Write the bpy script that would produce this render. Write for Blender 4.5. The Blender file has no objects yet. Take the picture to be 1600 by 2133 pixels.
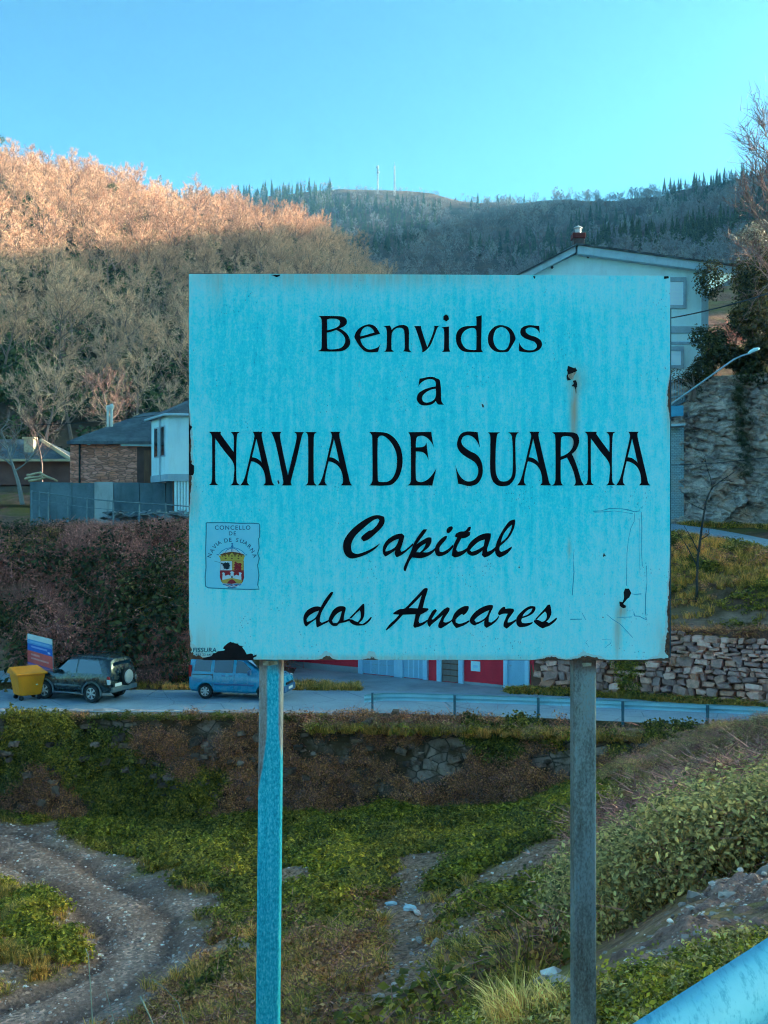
import bpy, bmesh, math, random
import numpy as np
from mathutils import Vector, Matrix, Euler

SC = bpy.context.scene
COL = SC.collection
R = math.radians
E = 12.0          # height of the eye above the floor of the hollow (m)
F = 2300.0        # focal length in photo pixels (photo 1600 x 2133)

# ------------------------------------------------------------------ camera
cam = bpy.data.cameras.new('camera')
cam.sensor_fit = 'HORIZONTAL'; cam.sensor_width = 36.0
cam.lens = F / 1600 * 36.0
cam.clip_start = 0.05; cam.clip_end = 9000
cam.dof.use_dof = True; cam.dof.focus_distance = 3.2; cam.dof.aperture_fstop = 36.0
camo = bpy.data.objects.new('camera', cam); COL.objects.link(camo)
camo.location = (0, 0, E); camo.rotation_euler = (R(90), 0, 0)
SC.camera = camo

# ------------------------------------------------------------------ sky, sun, exposure
SUN_AZ, SUN_EL = 76.0, 13.0      # degrees right of the view, above the horizon
w = bpy.data.worlds.new('World'); SC.world = w; w.use_nodes = True
nt = w.node_tree; nt.nodes.clear()
sky = nt.nodes.new('ShaderNodeTexSky'); sky.sky_type = 'NISHITA'; sky.sun_disc = False
sky.sun_elevation = R(SUN_EL); sky.sun_rotation = R(SUN_AZ)
sky.air_density = 1.0; sky.dust_density = 2.2; sky.ozone_density = 1.0; sky.altitude = 400
SKY_GAMMA, SKY_TINT = 1.7, (0.345, 0.655, 0.665)
def skymix(col, src_sock):
    m_ = nt.nodes.new('ShaderNodeMix'); m_.data_type = 'RGBA'; m_.blend_type = 'MULTIPLY'; m_.inputs[0].default_value = 1.0
    m_.inputs[7].default_value = (*col, 1); nt.links.new(src_sock, m_.inputs[6]); return m_.outputs[2]
gm = nt.nodes.new('ShaderNodeGamma'); gm.inputs[1].default_value = SKY_GAMMA      # the photograph's contrast and cool white balance
nt.links.new(skymix((0.25,) * 3, sky.outputs[0]), gm.inputs[0])
bg = nt.nodes.new('ShaderNodeBackground'); bg.inputs[1].default_value = 0.15
wo = nt.nodes.new('ShaderNodeOutputWorld')
nt.links.new(skymix(tuple(4 * c for c in SKY_TINT), gm.outputs[0]), bg.inputs[0]); nt.links.new(bg.outputs[0], wo.inputs[0])

sl = bpy.data.lights.new('sun', 'SUN'); sl.energy = 4.0; sl.angle = R(0.5); sl.color = (1.0, 0.90, 0.72)
so = bpy.data.objects.new('sun', sl); COL.objects.link(so)
az, el = R(SUN_AZ), R(SUN_EL)
SUNV = Vector((math.sin(az) * math.cos(el), math.cos(az) * math.cos(el), math.sin(el)))
so.rotation_euler = SUNV.to_track_quat('Z', 'Y').to_euler(); so.location = (60, 20, 60)

SC.view_settings.view_transform = 'Standard'; SC.view_settings.look = 'None'
SC.view_settings.exposure = 2.3; SC.view_settings.gamma = 1.0; SC.view_settings.use_curve_mapping = False
SC.render.engine = 'CYCLES'
SC.cycles.use_denoising = True; SC.cycles.filter_width = 1.1
SC.cycles.max_bounces = 4; SC.cycles.diffuse_bounces = 3; SC.cycles.glossy_bounces = 2
SC.cycles.transmission_bounces = 2; SC.cycles.transparent_max_bounces = 4; SC.cycles.volume_bounces = 0
SC.cycles.caustics_reflective = False; SC.cycles.caustics_refractive = False

SC.cycles.use_adaptive_sampling = True; SC.cycles.adaptive_threshold = 0.03; SC.cycles.adaptive_min_samples = 8

# ------------------------------------------------------------------ helpers
def P(px, py, Y):
    """the point of the place that lies Y metres ahead and shows at photo pixel px, py"""
    return Vector(((px - 800) / F * Y, Y, E - (py - 1066.5) / F * Y))

def _h(ix, iy, seed):
    n = (ix.astype(np.int64) * 374761393 + iy.astype(np.int64) * 668265263 + seed * 974634777) & 0x7fffffff
    n = ((n ^ (n >> 13)) * 1274126177) & 0x7fffffff
    return ((n ^ (n >> 16)) & 0xffff) / 65535.0
def vnoise(x, y, seed=0):
    x = np.asarray(x, float); y = np.asarray(y, float)
    ix = np.floor(x); iy = np.floor(y); fx = x - ix; fy = y - iy
    ux = fx * fx * (3 - 2 * fx); uy = fy * fy * (3 - 2 * fy)
    a = _h(ix, iy, seed); b = _h(ix + 1, iy, seed); c = _h(ix, iy + 1, seed); d = _h(ix + 1, iy + 1, seed)
    return (a * (1 - ux) + b * ux) * (1 - uy) + (c * (1 - ux) + d * ux) * uy
def fbm(x, y, seed=0, oct=4):
    s = 0; a = 0.5; t = 0
    x = np.asarray(x, float); y = np.asarray(y, float)
    for o in range(oct):
        s = s + a * vnoise(x, y, seed + o * 17); t += a; a *= 0.5; x = x * 2.03; y = y * 2.03
    return s / t            # 0..1

def link(o, parent=None):
    COL.objects.link(o)
    if parent: o.parent = parent
    return o
def tag(o, label=None, cat=None, group=None, kind=None):
    if label: o['label'] = label
    if cat: o['category'] = cat
    if group: o['group'] = group
    if kind: o['kind'] = kind
    return o
def empty(name, loc=(0, 0, 0), rz=0.0):
    o = bpy.data.objects.new(name, None); o.location = loc; o.rotation_euler = (0, 0, rz)
    o.empty_display_size = 0.2
    return link(o)

class MB:
    """collects faces for ONE mesh"""
    def __init__(s): s.v = []; s.f = []; s.m = []
    def add(s, vs, fs, mi=0):
        b = len(s.v); s.v += [tuple(p) for p in vs]
        s.f += [tuple(i + b for i in f) for f in fs]; s.m += [mi] * len(fs)
    def box(s, x0, x1, y0, y1, z0, z1, mi=0, M=None):
        vs = [Vector((x, y, z)) for x in (x0, x1) for y in (y0, y1) for z in (z0, z1)]
        if M: vs = [M @ p for p in vs]
        s.add(vs, [(0, 1, 3, 2), (4, 6, 7, 5), (0, 4, 5, 1), (2, 3, 7, 6), (0, 2, 6, 4), (1, 5, 7, 3)], mi)
        return s
    def prism(s, poly, d, mi=0):
        """poly: 3D points of a face, extruded along vector d"""
        n = len(poly); a = [Vector(p) for p in poly]; b = [p + Vector(d) for p in a]
        s.add(a + b, [tuple(range(n))[::-1], tuple(range(n, 2 * n))] + [(i, (i + 1) % n, n + (i + 1) % n, n + i) for i in range(n)], mi)
        return s
    def tube(s, pts, rad, n=6, mi=0, cap=True):
        pts = [Vector(p) for p in pts]
        if not hasattr(rad, '__len__'): rad = [rad] * len(pts)
        rings = []; up = None
        for i, p in enumerate(pts):
            d = (pts[min(i + 1, len(pts) - 1)] - pts[max(i - 1, 0)]).normalized()
            if up is None or abs(up.dot(d)) > 0.95:
                up = Vector((0, 0, 1)) if abs(d.z) < 0.9 else Vector((1, 0, 0))
            sx = d.cross(up).normalized(); sy = sx.cross(d).normalized(); up = sy
            rings.append([p + (sx * math.cos(a) + sy * math.sin(a)) * rad[i] for a in [2 * math.pi * k / n for k in range(n)]])
        vs = [p for r in rings for p in r]; fs = []
        for i in range(len(pts) - 1):
            for k in range(n):
                fs.append((i * n + k, i * n + (k + 1) % n, (i + 1) * n + (k + 1) % n, (i + 1) * n + k))
        if cap: fs += [tuple(range(n))[::-1], tuple(range((len(pts) - 1) * n, len(pts) * n))]
        s.add(vs, fs, mi); return s
    def lathe(s, prof, c=(0, 0, 0), axis='z', n=16, mi=0, cap=True):
        """prof: (radius, height) pairs"""
        vs = []
        for r, h in prof:
            for k in range(n):
                a = 2 * math.pi * k / n; u, v = r * math.cos(a), r * math.sin(a)
                p = {'z': (u, v, h), 'y': (u, h, v), 'x': (h, u, v)}[axis]
                vs.append((p[0] + c[0], p[1] + c[1], p[2] + c[2]))
        fs = []
        for i in range(len(prof) - 1):
            for k in range(n):
                fs.append((i * n + k, i * n + (k + 1) % n, (i + 1) * n + (k + 1) % n, (i + 1) * n + k))
        if cap: fs += [tuple(range(n))[::-1], tuple(range((len(prof) - 1) * n, len(prof) * n))]
        s.add(vs, fs, mi); return s
    def mesh(s, name, mats, smooth=False, fix=True):
        me = bpy.data.meshes.new(name); me.from_pydata(s.v, [], s.f)
        for m in (mats if isinstance(mats, (list, tuple)) else [mats]): me.materials.append(m)
        if any(s.m): me.polygons.foreach_set('material_index', s.m)
        if fix:
            bm = bmesh.new(); bm.from_mesh(me); bmesh.ops.recalc_face_normals(bm, faces=bm.faces); bm.to_mesh(me); bm.free()
        if smooth: me.polygons.foreach_set('use_smooth', [True] * len(me.polygons))
        me.update(); return me
    def build(s, name, mats, parent=None, smooth=False, bevel=0, fix=True):
        o = bpy.data.objects.new(name, s.mesh(name, mats, smooth, fix))
        if bevel:
            b = o.modifiers.new('edge', 'BEVEL'); b.width = bevel; b.segments = 2; b.limit_method = 'ANGLE'
        return link(o, parent)

# ------------------------------------------------------------------ materials
GAIN = {}          # how pale each natural material is against its swatches
for names, k_ in (('asphalt', (1.15, 1.4, 1.6)), ('worn_concrete', (0.85, 0.9, 1.0)), ('grey_blue_concrete', (0.55, 0.75, 0.85)), ('concrete_blocks', (1.0, 1.3, 1.4)), ('earth_and_moss', (3.7, 2.0, 1.6)), ('bank_soil', (2.1, 1.3, 1.1)), ('edge_rubble', (2.2, 1.5, 1.4)), ('dug_earth', (3.9, 2.2, 1.8)),
                 ('overgrown_masonry', (1.5, 1.0, 0.85)), ('pebble_stone', (2.4, 1.7, 1.5)), ('slab_masonry', (2.5, 1.2, 1.0)), ('wall_stone earth_mortar', (2.6, 1.35, 1.1)), ('pale_rock', (2.2, 1.75, 1.65)),
                 ('ivy_leaves', (3.1, 1.45, 1.1)), ('dark_evergreen_leaves', (1.6, 1.15, 0.95)), ('pine_needles', (1.6, 1.35, 1.3)), ('fresh_weeds', (2.3, 1.35, 1.15)), ('winter_grass', (2.45, 1.6, 1.4)), ('grey_green_leaves', (2.9, 1.75, 1.45)), ('straw_grass', (1.6, 1.25, 1.2)), ('dry_leaves', (2.6, 1.7, 1.4)), ('dark_wall_stone', (2.2, 1.3, 1.05)), ('bramble_stems', (2.0, 1.15, 1.0)),
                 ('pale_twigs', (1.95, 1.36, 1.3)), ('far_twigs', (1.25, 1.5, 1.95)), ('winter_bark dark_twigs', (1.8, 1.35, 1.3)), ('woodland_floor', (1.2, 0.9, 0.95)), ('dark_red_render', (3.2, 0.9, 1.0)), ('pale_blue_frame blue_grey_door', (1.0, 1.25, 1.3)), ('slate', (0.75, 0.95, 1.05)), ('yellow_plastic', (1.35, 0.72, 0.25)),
                 ('grey_fascia grey_trim roller_shutter', (1.1, 1.4, 1.5)), ('galvanised_steel', (0.8, 1.0, 1.1)), ('zinc_barrier', (0.75, 0.9, 0.95)), ('blue_paint', (1.0, 1.5, 1.15)), ('white_render', (1.2, 1.04, 1.02))):
    for n_ in names.split(): GAIN[n_] = k_
class NB:
    """terse shader graph writer"""
    def __init__(s, name):
        s.mat = bpy.data.materials.new(name); s.mat.use_nodes = True
        s.t = s.mat.node_tree; s.t.nodes.clear()
        s.out = s.t.nodes.new('ShaderNodeOutputMaterial')
    def set(s, sock, v):
        if v is None: return
        if hasattr(v, 'is_output'): s.t.links.new(v, sock)
        elif isinstance(v, (tuple, list)) and len(v) == 3 and sock.type == 'RGBA': sock.default_value = (*v, 1)
        else: sock.default_value = v
    def n(s, typ, ins=None, out=0, **kw):
        nd = s.t.nodes.new('ShaderNode' + typ)
        for k, v in kw.items(): setattr(nd, k, v)
        for k, v in (ins or {}).items(): s.set(nd.inputs[k], v)
        return nd.outputs[out]
    def m(s, op, a, b=None, c=None, clamp=False):
        nd = s.t.nodes.new('ShaderNodeMath'); nd.operation = op; nd.use_clamp = clamp
        for i, v in enumerate((a, b, c)):
            if v is not None: s.set(nd.inputs[i], v)
        return nd.outputs[0]
    def mix(s, f, a, b, mode='MIX'):
        nd = s.t.nodes.new('ShaderNodeMix'); nd.data_type = 'RGBA'; nd.blend_type = mode
        s.set(nd.inputs[0], f); s.set(nd.inputs[6], a); s.set(nd.inputs[7], b)
        return nd.outputs[2]
    def ramp(s, f, stops, interp='LINEAR'):
        nd = s.t.nodes.new('ShaderNodeValToRGB'); cr = nd.color_ramp; cr.interpolation = interp
        while len(cr.elements) < len(stops): cr.elements.new(0.5)
        for e, (p, c) in zip(cr.elements, stops):
            e.position = p; e.color = (*c, 1) if len(c) == 3 else c
        s.set(nd.inputs[0], f); return nd.outputs[0]
    def rng(s, f, a, b, c=0.0, d=1.0, smooth=True):
        nd = s.t.nodes.new('ShaderNodeMapRange'); nd.interpolation_type = 'SMOOTHSTEP' if smooth else 'LINEAR'
        for i, v in enumerate((f, a, b, c, d)): s.set(nd.inputs[i], v)
        return nd.outputs[0]
    def obj(s): return s.n('TexCoord', out=3)
    def pos(s): return s.n('NewGeometry', out=0)
    def map(s, vec, scale=(1, 1, 1), loc=(0, 0, 0)):
        return s.n('Mapping', {0: vec, 1: loc, 3: scale})
    def noise(s, vec, scale=5.0, detail=4.0, rough=0.55, dist=0.0):
        return s.n('TexNoise', {'Vector': vec, 'Scale': scale, 'Detail': detail, 'Roughness': rough, 'Distortion': dist})
    def vor(s, vec, scale=5.0, out=0, feature='F1', rnd=1.0):
        return s.n('TexVoronoi', {'Vector': vec, 'Scale': scale, 'Randomness': rnd}, out=out, feature=feature)
    def bsdf(s, col, rough=0.8, *a, **k):
        g_ = GAIN.get(s.mat.name.split('.')[0])
        if g_: col = s.mix(1.0, col, g_, 'MULTIPLY')
        if k.get('trans') is not None: k['trans'] = col
        return s._bsdf(col, rough, *a, **k)
    def _bsdf(s, col, rough=0.8, metal=0.0, spec=0.35, bump=None, bstr=0.3, bdist=0.02, trans=None, **kw):
        nd = s.t.nodes.new('ShaderNodeBsdfPrincipled')
        s.set(nd.inputs['Base Color'], col); s.set(nd.inputs['Roughness'], rough); s.set(nd.inputs['Metallic'], metal)
        s.set(nd.inputs['Specular IOR Level'], spec)
        for k, v in kw.items(): s.set(nd.inputs[k.replace('_', ' ')], v)
        if bump is not None:
            s.set(nd.inputs['Normal'], s.n('Bump', {'Height': bump, 'Strength': bstr, 'Distance': bdist}))
        sh = nd.outputs[0]
        if trans is not None:
            tr = s.n('BsdfTranslucent', {0: trans})
            mx = s.t.nodes.new('ShaderNodeMixShader'); mx.inputs[0].default_value = 0.35
            s.t.links.new(sh, mx.inputs[1]); s.t.links.new(tr, mx.inputs[2]); sh = mx.outputs[0]
        s.t.links.new(sh, s.out.inputs[0]); return s.mat

def plain(name, cols, scale=3.0, rough=0.8, metal=0.0, spec=0.35, bump=0.2, bdist=0.01, detail=5, stretch=(1, 1, 1), rnd=0.0, world=False, grime=0.0):
    """mottled paint / stone / plaster: colours blended by noise, a little relief, optional per-object value change"""
    b = NB(name)
    v = b.map(b.pos() if world else b.obj(), stretch)
    f = b.noise(v, scale, detail, 0.6)
    n = len(cols)
    col = b.ramp(f, [(0.3 + 0.4 * i / max(n - 1, 1), c) for i, c in enumerate(cols)])
    if rnd:
        r = b.n('ObjectInfo', out=5)
        col = b.mix(1.0, col, b.ramp(r, [(0, (1 - rnd,) * 3), (1, (1 + rnd,) * 3)]), 'MULTIPLY')
    if grime:
        g = b.noise(b.map(b.pos(), (1.3, 1.3, 0.35)), 1.7, 6, 0.65)
        col = b.mix(b.rng(g, 0.45, 0.75, 0, grime), col, (0.09, 0.085, 0.07))
    h = b.noise(v, scale * 6, 4, 0.6)
    return b.bsdf(col, rough, metal, spec, bump=h if bump else None, bstr=bump, bdist=bdist)

def leafmat(name, cols, rough=0.6, patch=0.12, trans=True, spec=0.3):
    """foliage: colour by patch of ground (noise at the clump's place), by clump and by leaf"""
    b = NB(name)
    oi = b.t.nodes.new('ShaderNodeObjectInfo')
    isl = b.n('NewGeometry', out=8)
    pt = b.noise(oi.outputs['Location'], patch, 3, 0.6)
    f = b.m('ADD', b.m('MULTIPLY', pt, 0.62), b.m('ADD', b.m('MULTIPLY', oi.outputs['Random'], 0.16), b.m('MULTIPLY', isl, 0.22)))
    n = len(cols)
    col = b.ramp(f, [(0.28 + 0.44 * i / max(n - 1, 1), c) for i, c in enumerate(cols)])
    col = b.mix(1.0, col, b.ramp(isl, [(0, (0.5,) * 3), (0.6, (1.0,) * 3), (1, (1.6,) * 3)]), 'MULTIPLY')
    return b.bsdf(col, rough, 0, spec, trans=col if trans else None)

def hide_src(o):
    SRC.objects.link(o)
    return o
SRC = bpy.data.collections.new('plant_sources')      # never linked to the scene

def scatter(name, pts, rot, scl, idx, sources, label, cat):
    """ONE mass of stuff: copies of the source meshes on points, by geometry nodes"""
    pts = np.asarray(pts, np.float32); n = len(pts)
    me = bpy.data.meshes.new(name); me.vertices.add(n); me.vertices.foreach_set('co', pts.ravel())
    a = me.attributes.new('rot', 'FLOAT_VECTOR', 'POINT'); a.data.foreach_set('vector', np.asarray(rot, np.float32).ravel())
    scl = np.asarray(scl, np.float32)
    if scl.ndim == 1: scl = np.repeat(scl[:, None], 3, 1)
    a = me.attributes.new('scl', 'FLOAT_VECTOR', 'POINT'); a.data.foreach_set('vector', scl.ravel())
    a = me.attributes.new('idx', 'INT', 'POINT'); a.data.foreach_set('value', np.asarray(idx, np.int32))
    o = bpy.data.objects.new(name, me); link(o)
    g = bpy.data.node_groups.new(name, 'GeometryNodeTree')
    g.interface.new_socket('Geometry', in_out='INPUT', socket_type='NodeSocketGeometry')
    g.interface.new_socket('Geometry', in_out='OUTPUT', socket_type='NodeSocketGeometry')
    N = g.nodes; L = g.links
    gi = N.new('NodeGroupInput'); go = N.new('NodeGroupOutput')
    join = N.new('GeometryNodeJoinGeometry')
    for k, src in enumerate(sources):
        oi = N.new('GeometryNodeObjectInfo'); oi.inputs['Object'].default_value = src; oi.inputs['As Instance'].default_value = True
        ip = N.new('GeometryNodeInstanceOnPoints')
        at = N.new('GeometryNodeInputNamedAttribute'); at.data_type = 'INT'; at.inputs[0].default_value = 'idx'
        cp = N.new('FunctionNodeCompare'); cp.data_type = 'INT'; cp.operation = 'EQUAL'
        L.new(at.outputs[0], cp.inputs[2]); cp.inputs[3].default_value = k
        ar = N.new('GeometryNodeInputNamedAttribute'); ar.data_type = 'FLOAT_VECTOR'; ar.inputs[0].default_value = 'rot'
        er = N.new('FunctionNodeEulerToRotation'); L.new(ar.outputs[0], er.inputs[0])
        asc = N.new('GeometryNodeInputNamedAttribute'); asc.data_type = 'FLOAT_VECTOR'; asc.inputs[0].default_value = 'scl'
        L.new(gi.outputs[0], ip.inputs['Points']); L.new(cp.outputs[0], ip.inputs['Selection'])
        L.new(oi.outputs['Geometry'], ip.inputs['Instance']); L.new(er.outputs[0], ip.inputs['Rotation']); L.new(asc.outputs[0], ip.inputs['Scale'])
        L.new(ip.outputs[0], join.inputs[0])
    L.new(join.outputs[0], go.inputs[0])
    md = o.modifiers.new('scatter', 'NODES'); md.node_group = g
    return tag(o, label, cat, kind='stuff')

def src(name, me):
    return hide_src(bpy.data.objects.new(name, me))
# ================================================================== the setting: ground, roads, hills
rng = np.random.default_rng(7)
random.seed(7)

def near_edge(x): return np.interp(x, [-90, -15, 0, 6, 14, 30, 60], [47.5, 44.4, 44.0, 43.0, 41.0, 36.0, 27.0])
def far_edge(x): return near_edge(x) + 5.4
def stone_line(x): return np.interp(x, [6, 8, 15.7, 30, 60], [49.6, 49.2, 45.6, 40.4, 31.0])
ROAD_Z = 4.0

def grid_mesh(name, X, Y, Z, mats, smooth=True, cols=None):
    ny, nx = X.shape
    me = bpy.data.meshes.new(name)
    v = np.stack([X, Y, Z], -1).reshape(-1, 3)
    i = np.arange(ny * nx).reshape(ny, nx)
    q = np.stack([i[:-1, :-1], i[:-1, 1:], i[1:, 1:], i[1:, :-1]], -1).reshape(-1, 4)
    me.from_pydata(v.tolist(), [], q.tolist())
    for m in (mats if isinstance(mats, (list, tuple)) else [mats]): me.materials.append(m)
    if smooth: me.polygons.foreach_set('use_smooth', [True] * len(me.polygons))
    for nm, arr in (cols or {}).items():
        a = me.attributes.new(nm, 'FLOAT', 'POINT'); a.data.foreach_set('value', arr.ravel().astype(np.float32))
    me.update(); return me

class HF:
    """a height field that can be asked for its height"""
    def __init__(s, x0, x1, y0, y1, st): s.xs = np.arange(x0, x1 + st / 2, st); s.ys = np.arange(y0, y1 + st / 2, st); s.st = st; s.X, s.Y = np.meshgrid(s.xs, s.ys)
    def z(s, x, y):
        fx = np.clip((np.asarray(x, float) - s.xs[0]) / s.st, 0, len(s.xs) - 1.001); fy = np.clip((np.asarray(y, float) - s.ys[0]) / s.st, 0, len(s.ys) - 1.001)
        i = fx.astype(int); j = fy.astype(int); u = fx - i; v = fy - j; Z = s.Z
        return (Z[j, i] * (1 - u) + Z[j, i + 1] * u) * (1 - v) + (Z[j + 1, i] * (1 - u) + Z[j + 1, i + 1] * u) * v

# ---- the hollow below the sign
ctl = [P(*c) for c in [
    (0, 1690, 44), (-300, 1690, 44.6), (200, 1700, 44), (400, 1712, 43.6), (600, 1690, 43.6), (800, 1680, 43.2), (1000, 1680, 42.6), (1150, 1660, 42),
    (1250, 1610, 41.4), (1350, 1545, 41), (1600, 1530, 40), (1900, 1540, 37),
    (0, 1900, 33), (0, 2133, 26), (-300, 1900, 33), (-300, 2133, 26), (300, 1900, 32.5), (420, 1950, 30), (300, 2133, 25), (420, 2133, 22.5), (150, 1800, 38),
    (600, 1800, 36), (600, 1900, 29.5), (600, 2000, 23), (600, 2133, 17.5), (800, 1780, 36), (800, 1900, 27.5), (800, 2000, 21), (800, 2133, 14),
    (1000, 1780, 33), (1000, 1900, 24), (1000, 2000, 15.5), (1000, 2080, 8.5), (1100, 2100, 5.4), (1000, 2133, 6.0),
    (1100, 1780, 29), (1100, 1900, 20), (1180, 2000, 9.5), (1250, 1700, 30), (1250, 1800, 19), (1250, 1900, 13.5),
    (1400, 1600, 35), (1600, 1600, 32), (1400, 1700, 26), (1600, 1700, 21), (1400, 1800, 15), (1600, 1760, 13), (1300, 1960, 7), (1450, 1880, 7),
    (1600, 1830, 7), (1600, 1920, 5), (1400, 2020, 4.8), (1300, 2110, 4.3), (1900, 1900, 6)]]
ctl += [Vector(c) for c in [(0, 0, 10.35), (0, 1.6, 10.3), (-1.5, 1, 10.1), (-3, 2, 9.3), (-0.4, 3.2, 9.9), (0.6, 3.3, 10.1), (-4, 6, 7.6), (-1.5, 6.5, 8.0), (0, 7.5, 7.6), (-5, 12, 4.6), (-2, 11, 5.8), (-8, 18, 1.6), (-12, 15, 1.6),
                            (-4, 17, 3.2), (-20, 20, 0.2), (-30, 30, 0), (-40, 44, 0), (-30, 10, 1.0), (-20, 0, 5), (5, 0, 10.4), (4.5, 6, 10.2), (9, 10.5, 10.2), (13, 16, 10.3), (15, 24, 10), (-5, -8, 10.3), (10, -8, 10.4), (15, 34, 6.5), (20, 40, 3.7), (30, 36, 3.8),
                            (20, 20, 10.4), (30, 0, 11)]]
C2 = np.array([[c.x, c.y] for c in ctl]); CZ = np.array([c.z for c in ctl]); nC = len(ctl)
def tps(r2): return np.where(r2 > 0, r2 * np.log(np.maximum(r2, 1e-9)), 0)
A = np.zeros((nC + 3, nC + 3)); A[:nC, :nC] = tps(((C2[:, None] - C2[None]) ** 2).sum(-1)) + np.eye(nC) * 2.0
A[:nC, nC] = 1; A[:nC, nC + 1:] = C2; A[nC, :nC] = 1; A[nC + 1:, :nC] = C2.T
sol = np.linalg.solve(A, np.concatenate([CZ, np.zeros(3)]))
pit = HF(-45, 32, -14, 46.5, 0.3)
XY = np.stack([pit.X.ravel(), pit.Y.ravel()], -1)
Zp = np.zeros(len(XY))
for i in range(0, len(XY), 20000):
    q = XY[i:i + 20000]
    Zp[i:i + 20000] = tps(((q[:, None] - C2[None]) ** 2).sum(-1)) @ sol[:nC] + sol[nC] + q @ sol[nC + 1:]
Zp = Zp.reshape(pit.X.shape)
def seg_dist(x, y, pl):
    best = np.full(np.shape(x), 1e9)
    for (a, b) in zip(pl[:-1], pl[1:]):
        ax, ay = a[0], a[1]; dx, dy = b[0] - ax, b[1] - ay
        t = np.clip(((x - ax) * dx + (y - ay) * dy) / (dx * dx + dy * dy), 0, 1)
        best = np.minimum(best, np.hypot(x - ax - t * dx, y - ay - t * dy))
    return best
track_pl = [P(*c) for c in [(-260, 1720, 41.5), (0, 1745, 40.5), (110, 1790, 38), (230, 1870, 34), (290, 1935, 31), (270, 2000, 28.7), (130, 2070, 26.8), (-60, 2120, 25.6), (-300, 2160, 24.5)]]
track_w = 2.0
td = seg_dist(pit.X, pit.Y, track_pl) + (fbm(pit.X * 0.7, pit.Y * 0.7, 5, 5) - 0.5) * 2.6
track = np.clip((track_w + 0.5 - td) / 0.9, 0, 1)
rut = np.exp(-((np.abs(seg_dist(pit.X, pit.Y, track_pl) + (fbm(pit.X * 0.4, pit.Y * 0.4, 6) - 0.5) * 0.7 - 0.9)) / 0.26) ** 2) * (0.7 + 0.5 * fbm(pit.X * 0.7, pit.Y * 0.7, 19))
bare = np.clip((fbm(pit.X * 0.33, pit.Y * 0.33, 91, 4) - 0.49) * 7, 0, 1)
gully = [P(*c) for c in [(870, 1800, 34), (840, 1880, 28.5), (850, 1960, 23.5), (830, 2060, 18), (800, 2133, 14)]]
gd = seg_dist(pit.X, pit.Y, gully) + (fbm(pit.X * 1.1, pit.Y * 1.1, 8) - 0.5) * 1.6
gl = np.clip((1.3 - gd) / 0.8, 0, 1)
bare = np.maximum(bare * (pit.Y < 36), gl) * np.clip((pit.Y - 8) / 4, 0, 1)
Zp += (fbm(pit.X * 0.5, pit.Y * 0.5, 3, 4) - 0.5) * np.clip(pit.Y / 20, 0.15, 0.9) * (1 - 0.8 * track)
Zp += (fbm(pit.X * 2.2, pit.Y * 2.2, 4, 3) - 0.5) * 0.12
Zp -= gl * 0.25 + rut * track * 0.16
Zp = np.where((pit.Y > near_edge(pit.X) - 0.4) & (pit.X > 4), np.minimum(Zp, 3.85), Zp)
# our own road, flat, beyond the near crash barrier
rail_pl = [(-6.0, -4.95), (0.446, 1.86), (6.5, 8.1), (10.5, 13.0), (13.3, 19.0), (14.6, 26.0)]
def rail_side(x, y):          # >0 on the road side
    ox, oy = 0.446, 1.86; return (x - ox) * 0.725 - (y - oy) * 0.689
rs = np.where(pit.Y < 12, rail_side(pit.X, pit.Y), pit.X - np.interp(pit.Y, [8.1, 13, 19, 26, 40], [6.5, 10.5, 13.3, 14.6, 15.5]))
Zp = np.where(rs > 0.1, np.where(pit.Y < 27, 10.3, Zp), Zp)
pit.Z = Zp

b = NB('earth_and_moss')
pz = b.pos(); trk = b.n('Attribute', attribute_name='track', out=2); br = b.n('Attribute', attribute_name='bare', out=2)
n1 = b.noise(pz, 0.8, 6, 0.65); n2 = b.noise(pz, 7.0, 5, 0.7); n3 = b.vor(pz, 9.0)
soil = b.ramp(n2, [(0.3, (0.055, 0.042, 0.030)), (0.55, (0.13, 0.105, 0.075)), (0.75, (0.22, 0.185, 0.14))])
moss = b.ramp(b.noise(pz, 2.5, 5, 0.7), [(0.3, (0.045, 0.055, 0.018)), (0.5, (0.11, 0.12, 0.035)), (0.7, (0.22, 0.20, 0.075))])
grv = b.ramp(b.vor(pz, 11.0, out=1), [(0.0, (0.09, 0.08, 0.072)), (0.55, (0.17, 0.155, 0.14)), (1.0, (0.33, 0.31, 0.285))])
grv = b.mix(b.rng(b.noise(pz, 0.55, 6, 0.7), 0.38, 0.58, 0, 0.85), grv, b.ramp(b.noise(pz, 9, 4, 0.7), [(0.35, (0.075, 0.06, 0.052)), (0.65, (0.15, 0.125, 0.108))]))
gc = b.mix(b.rng(n1, 0.42, 0.6), soil, moss)
gc = b.mix(b.m('MULTIPLY', br, 0.85), gc, b.mix(b.rng(n2, 0.4, 0.6), soil, (0.19, 0.155, 0.125)))
grv = b.mix(b.m('MULTIPLY', b.n('Attribute', attribute_name='rut', out=2), 0.85), grv, b.ramp(n2, [(0.35, (0.03, 0.024, 0.022)), (0.65, (0.075, 0.06, 0.052))]))
gc = b.mix(trk, gc, grv)
M_GROUND = b.bsdf(gc, 0.95, 0, 0.15, bump=b.m('ADD', n2, b.m('MULTIPLY', n3, 0.6)), bstr=0.8, bdist=0.12)
o = link(bpy.data.objects.new('hollow_ground', grid_mesh('hollow_ground', pit.X, pit.Y, pit.Z, M_GROUND, cols={'track': track, 'bare': bare, 'rut': rut}))); tag(o, kind='structure')

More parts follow.
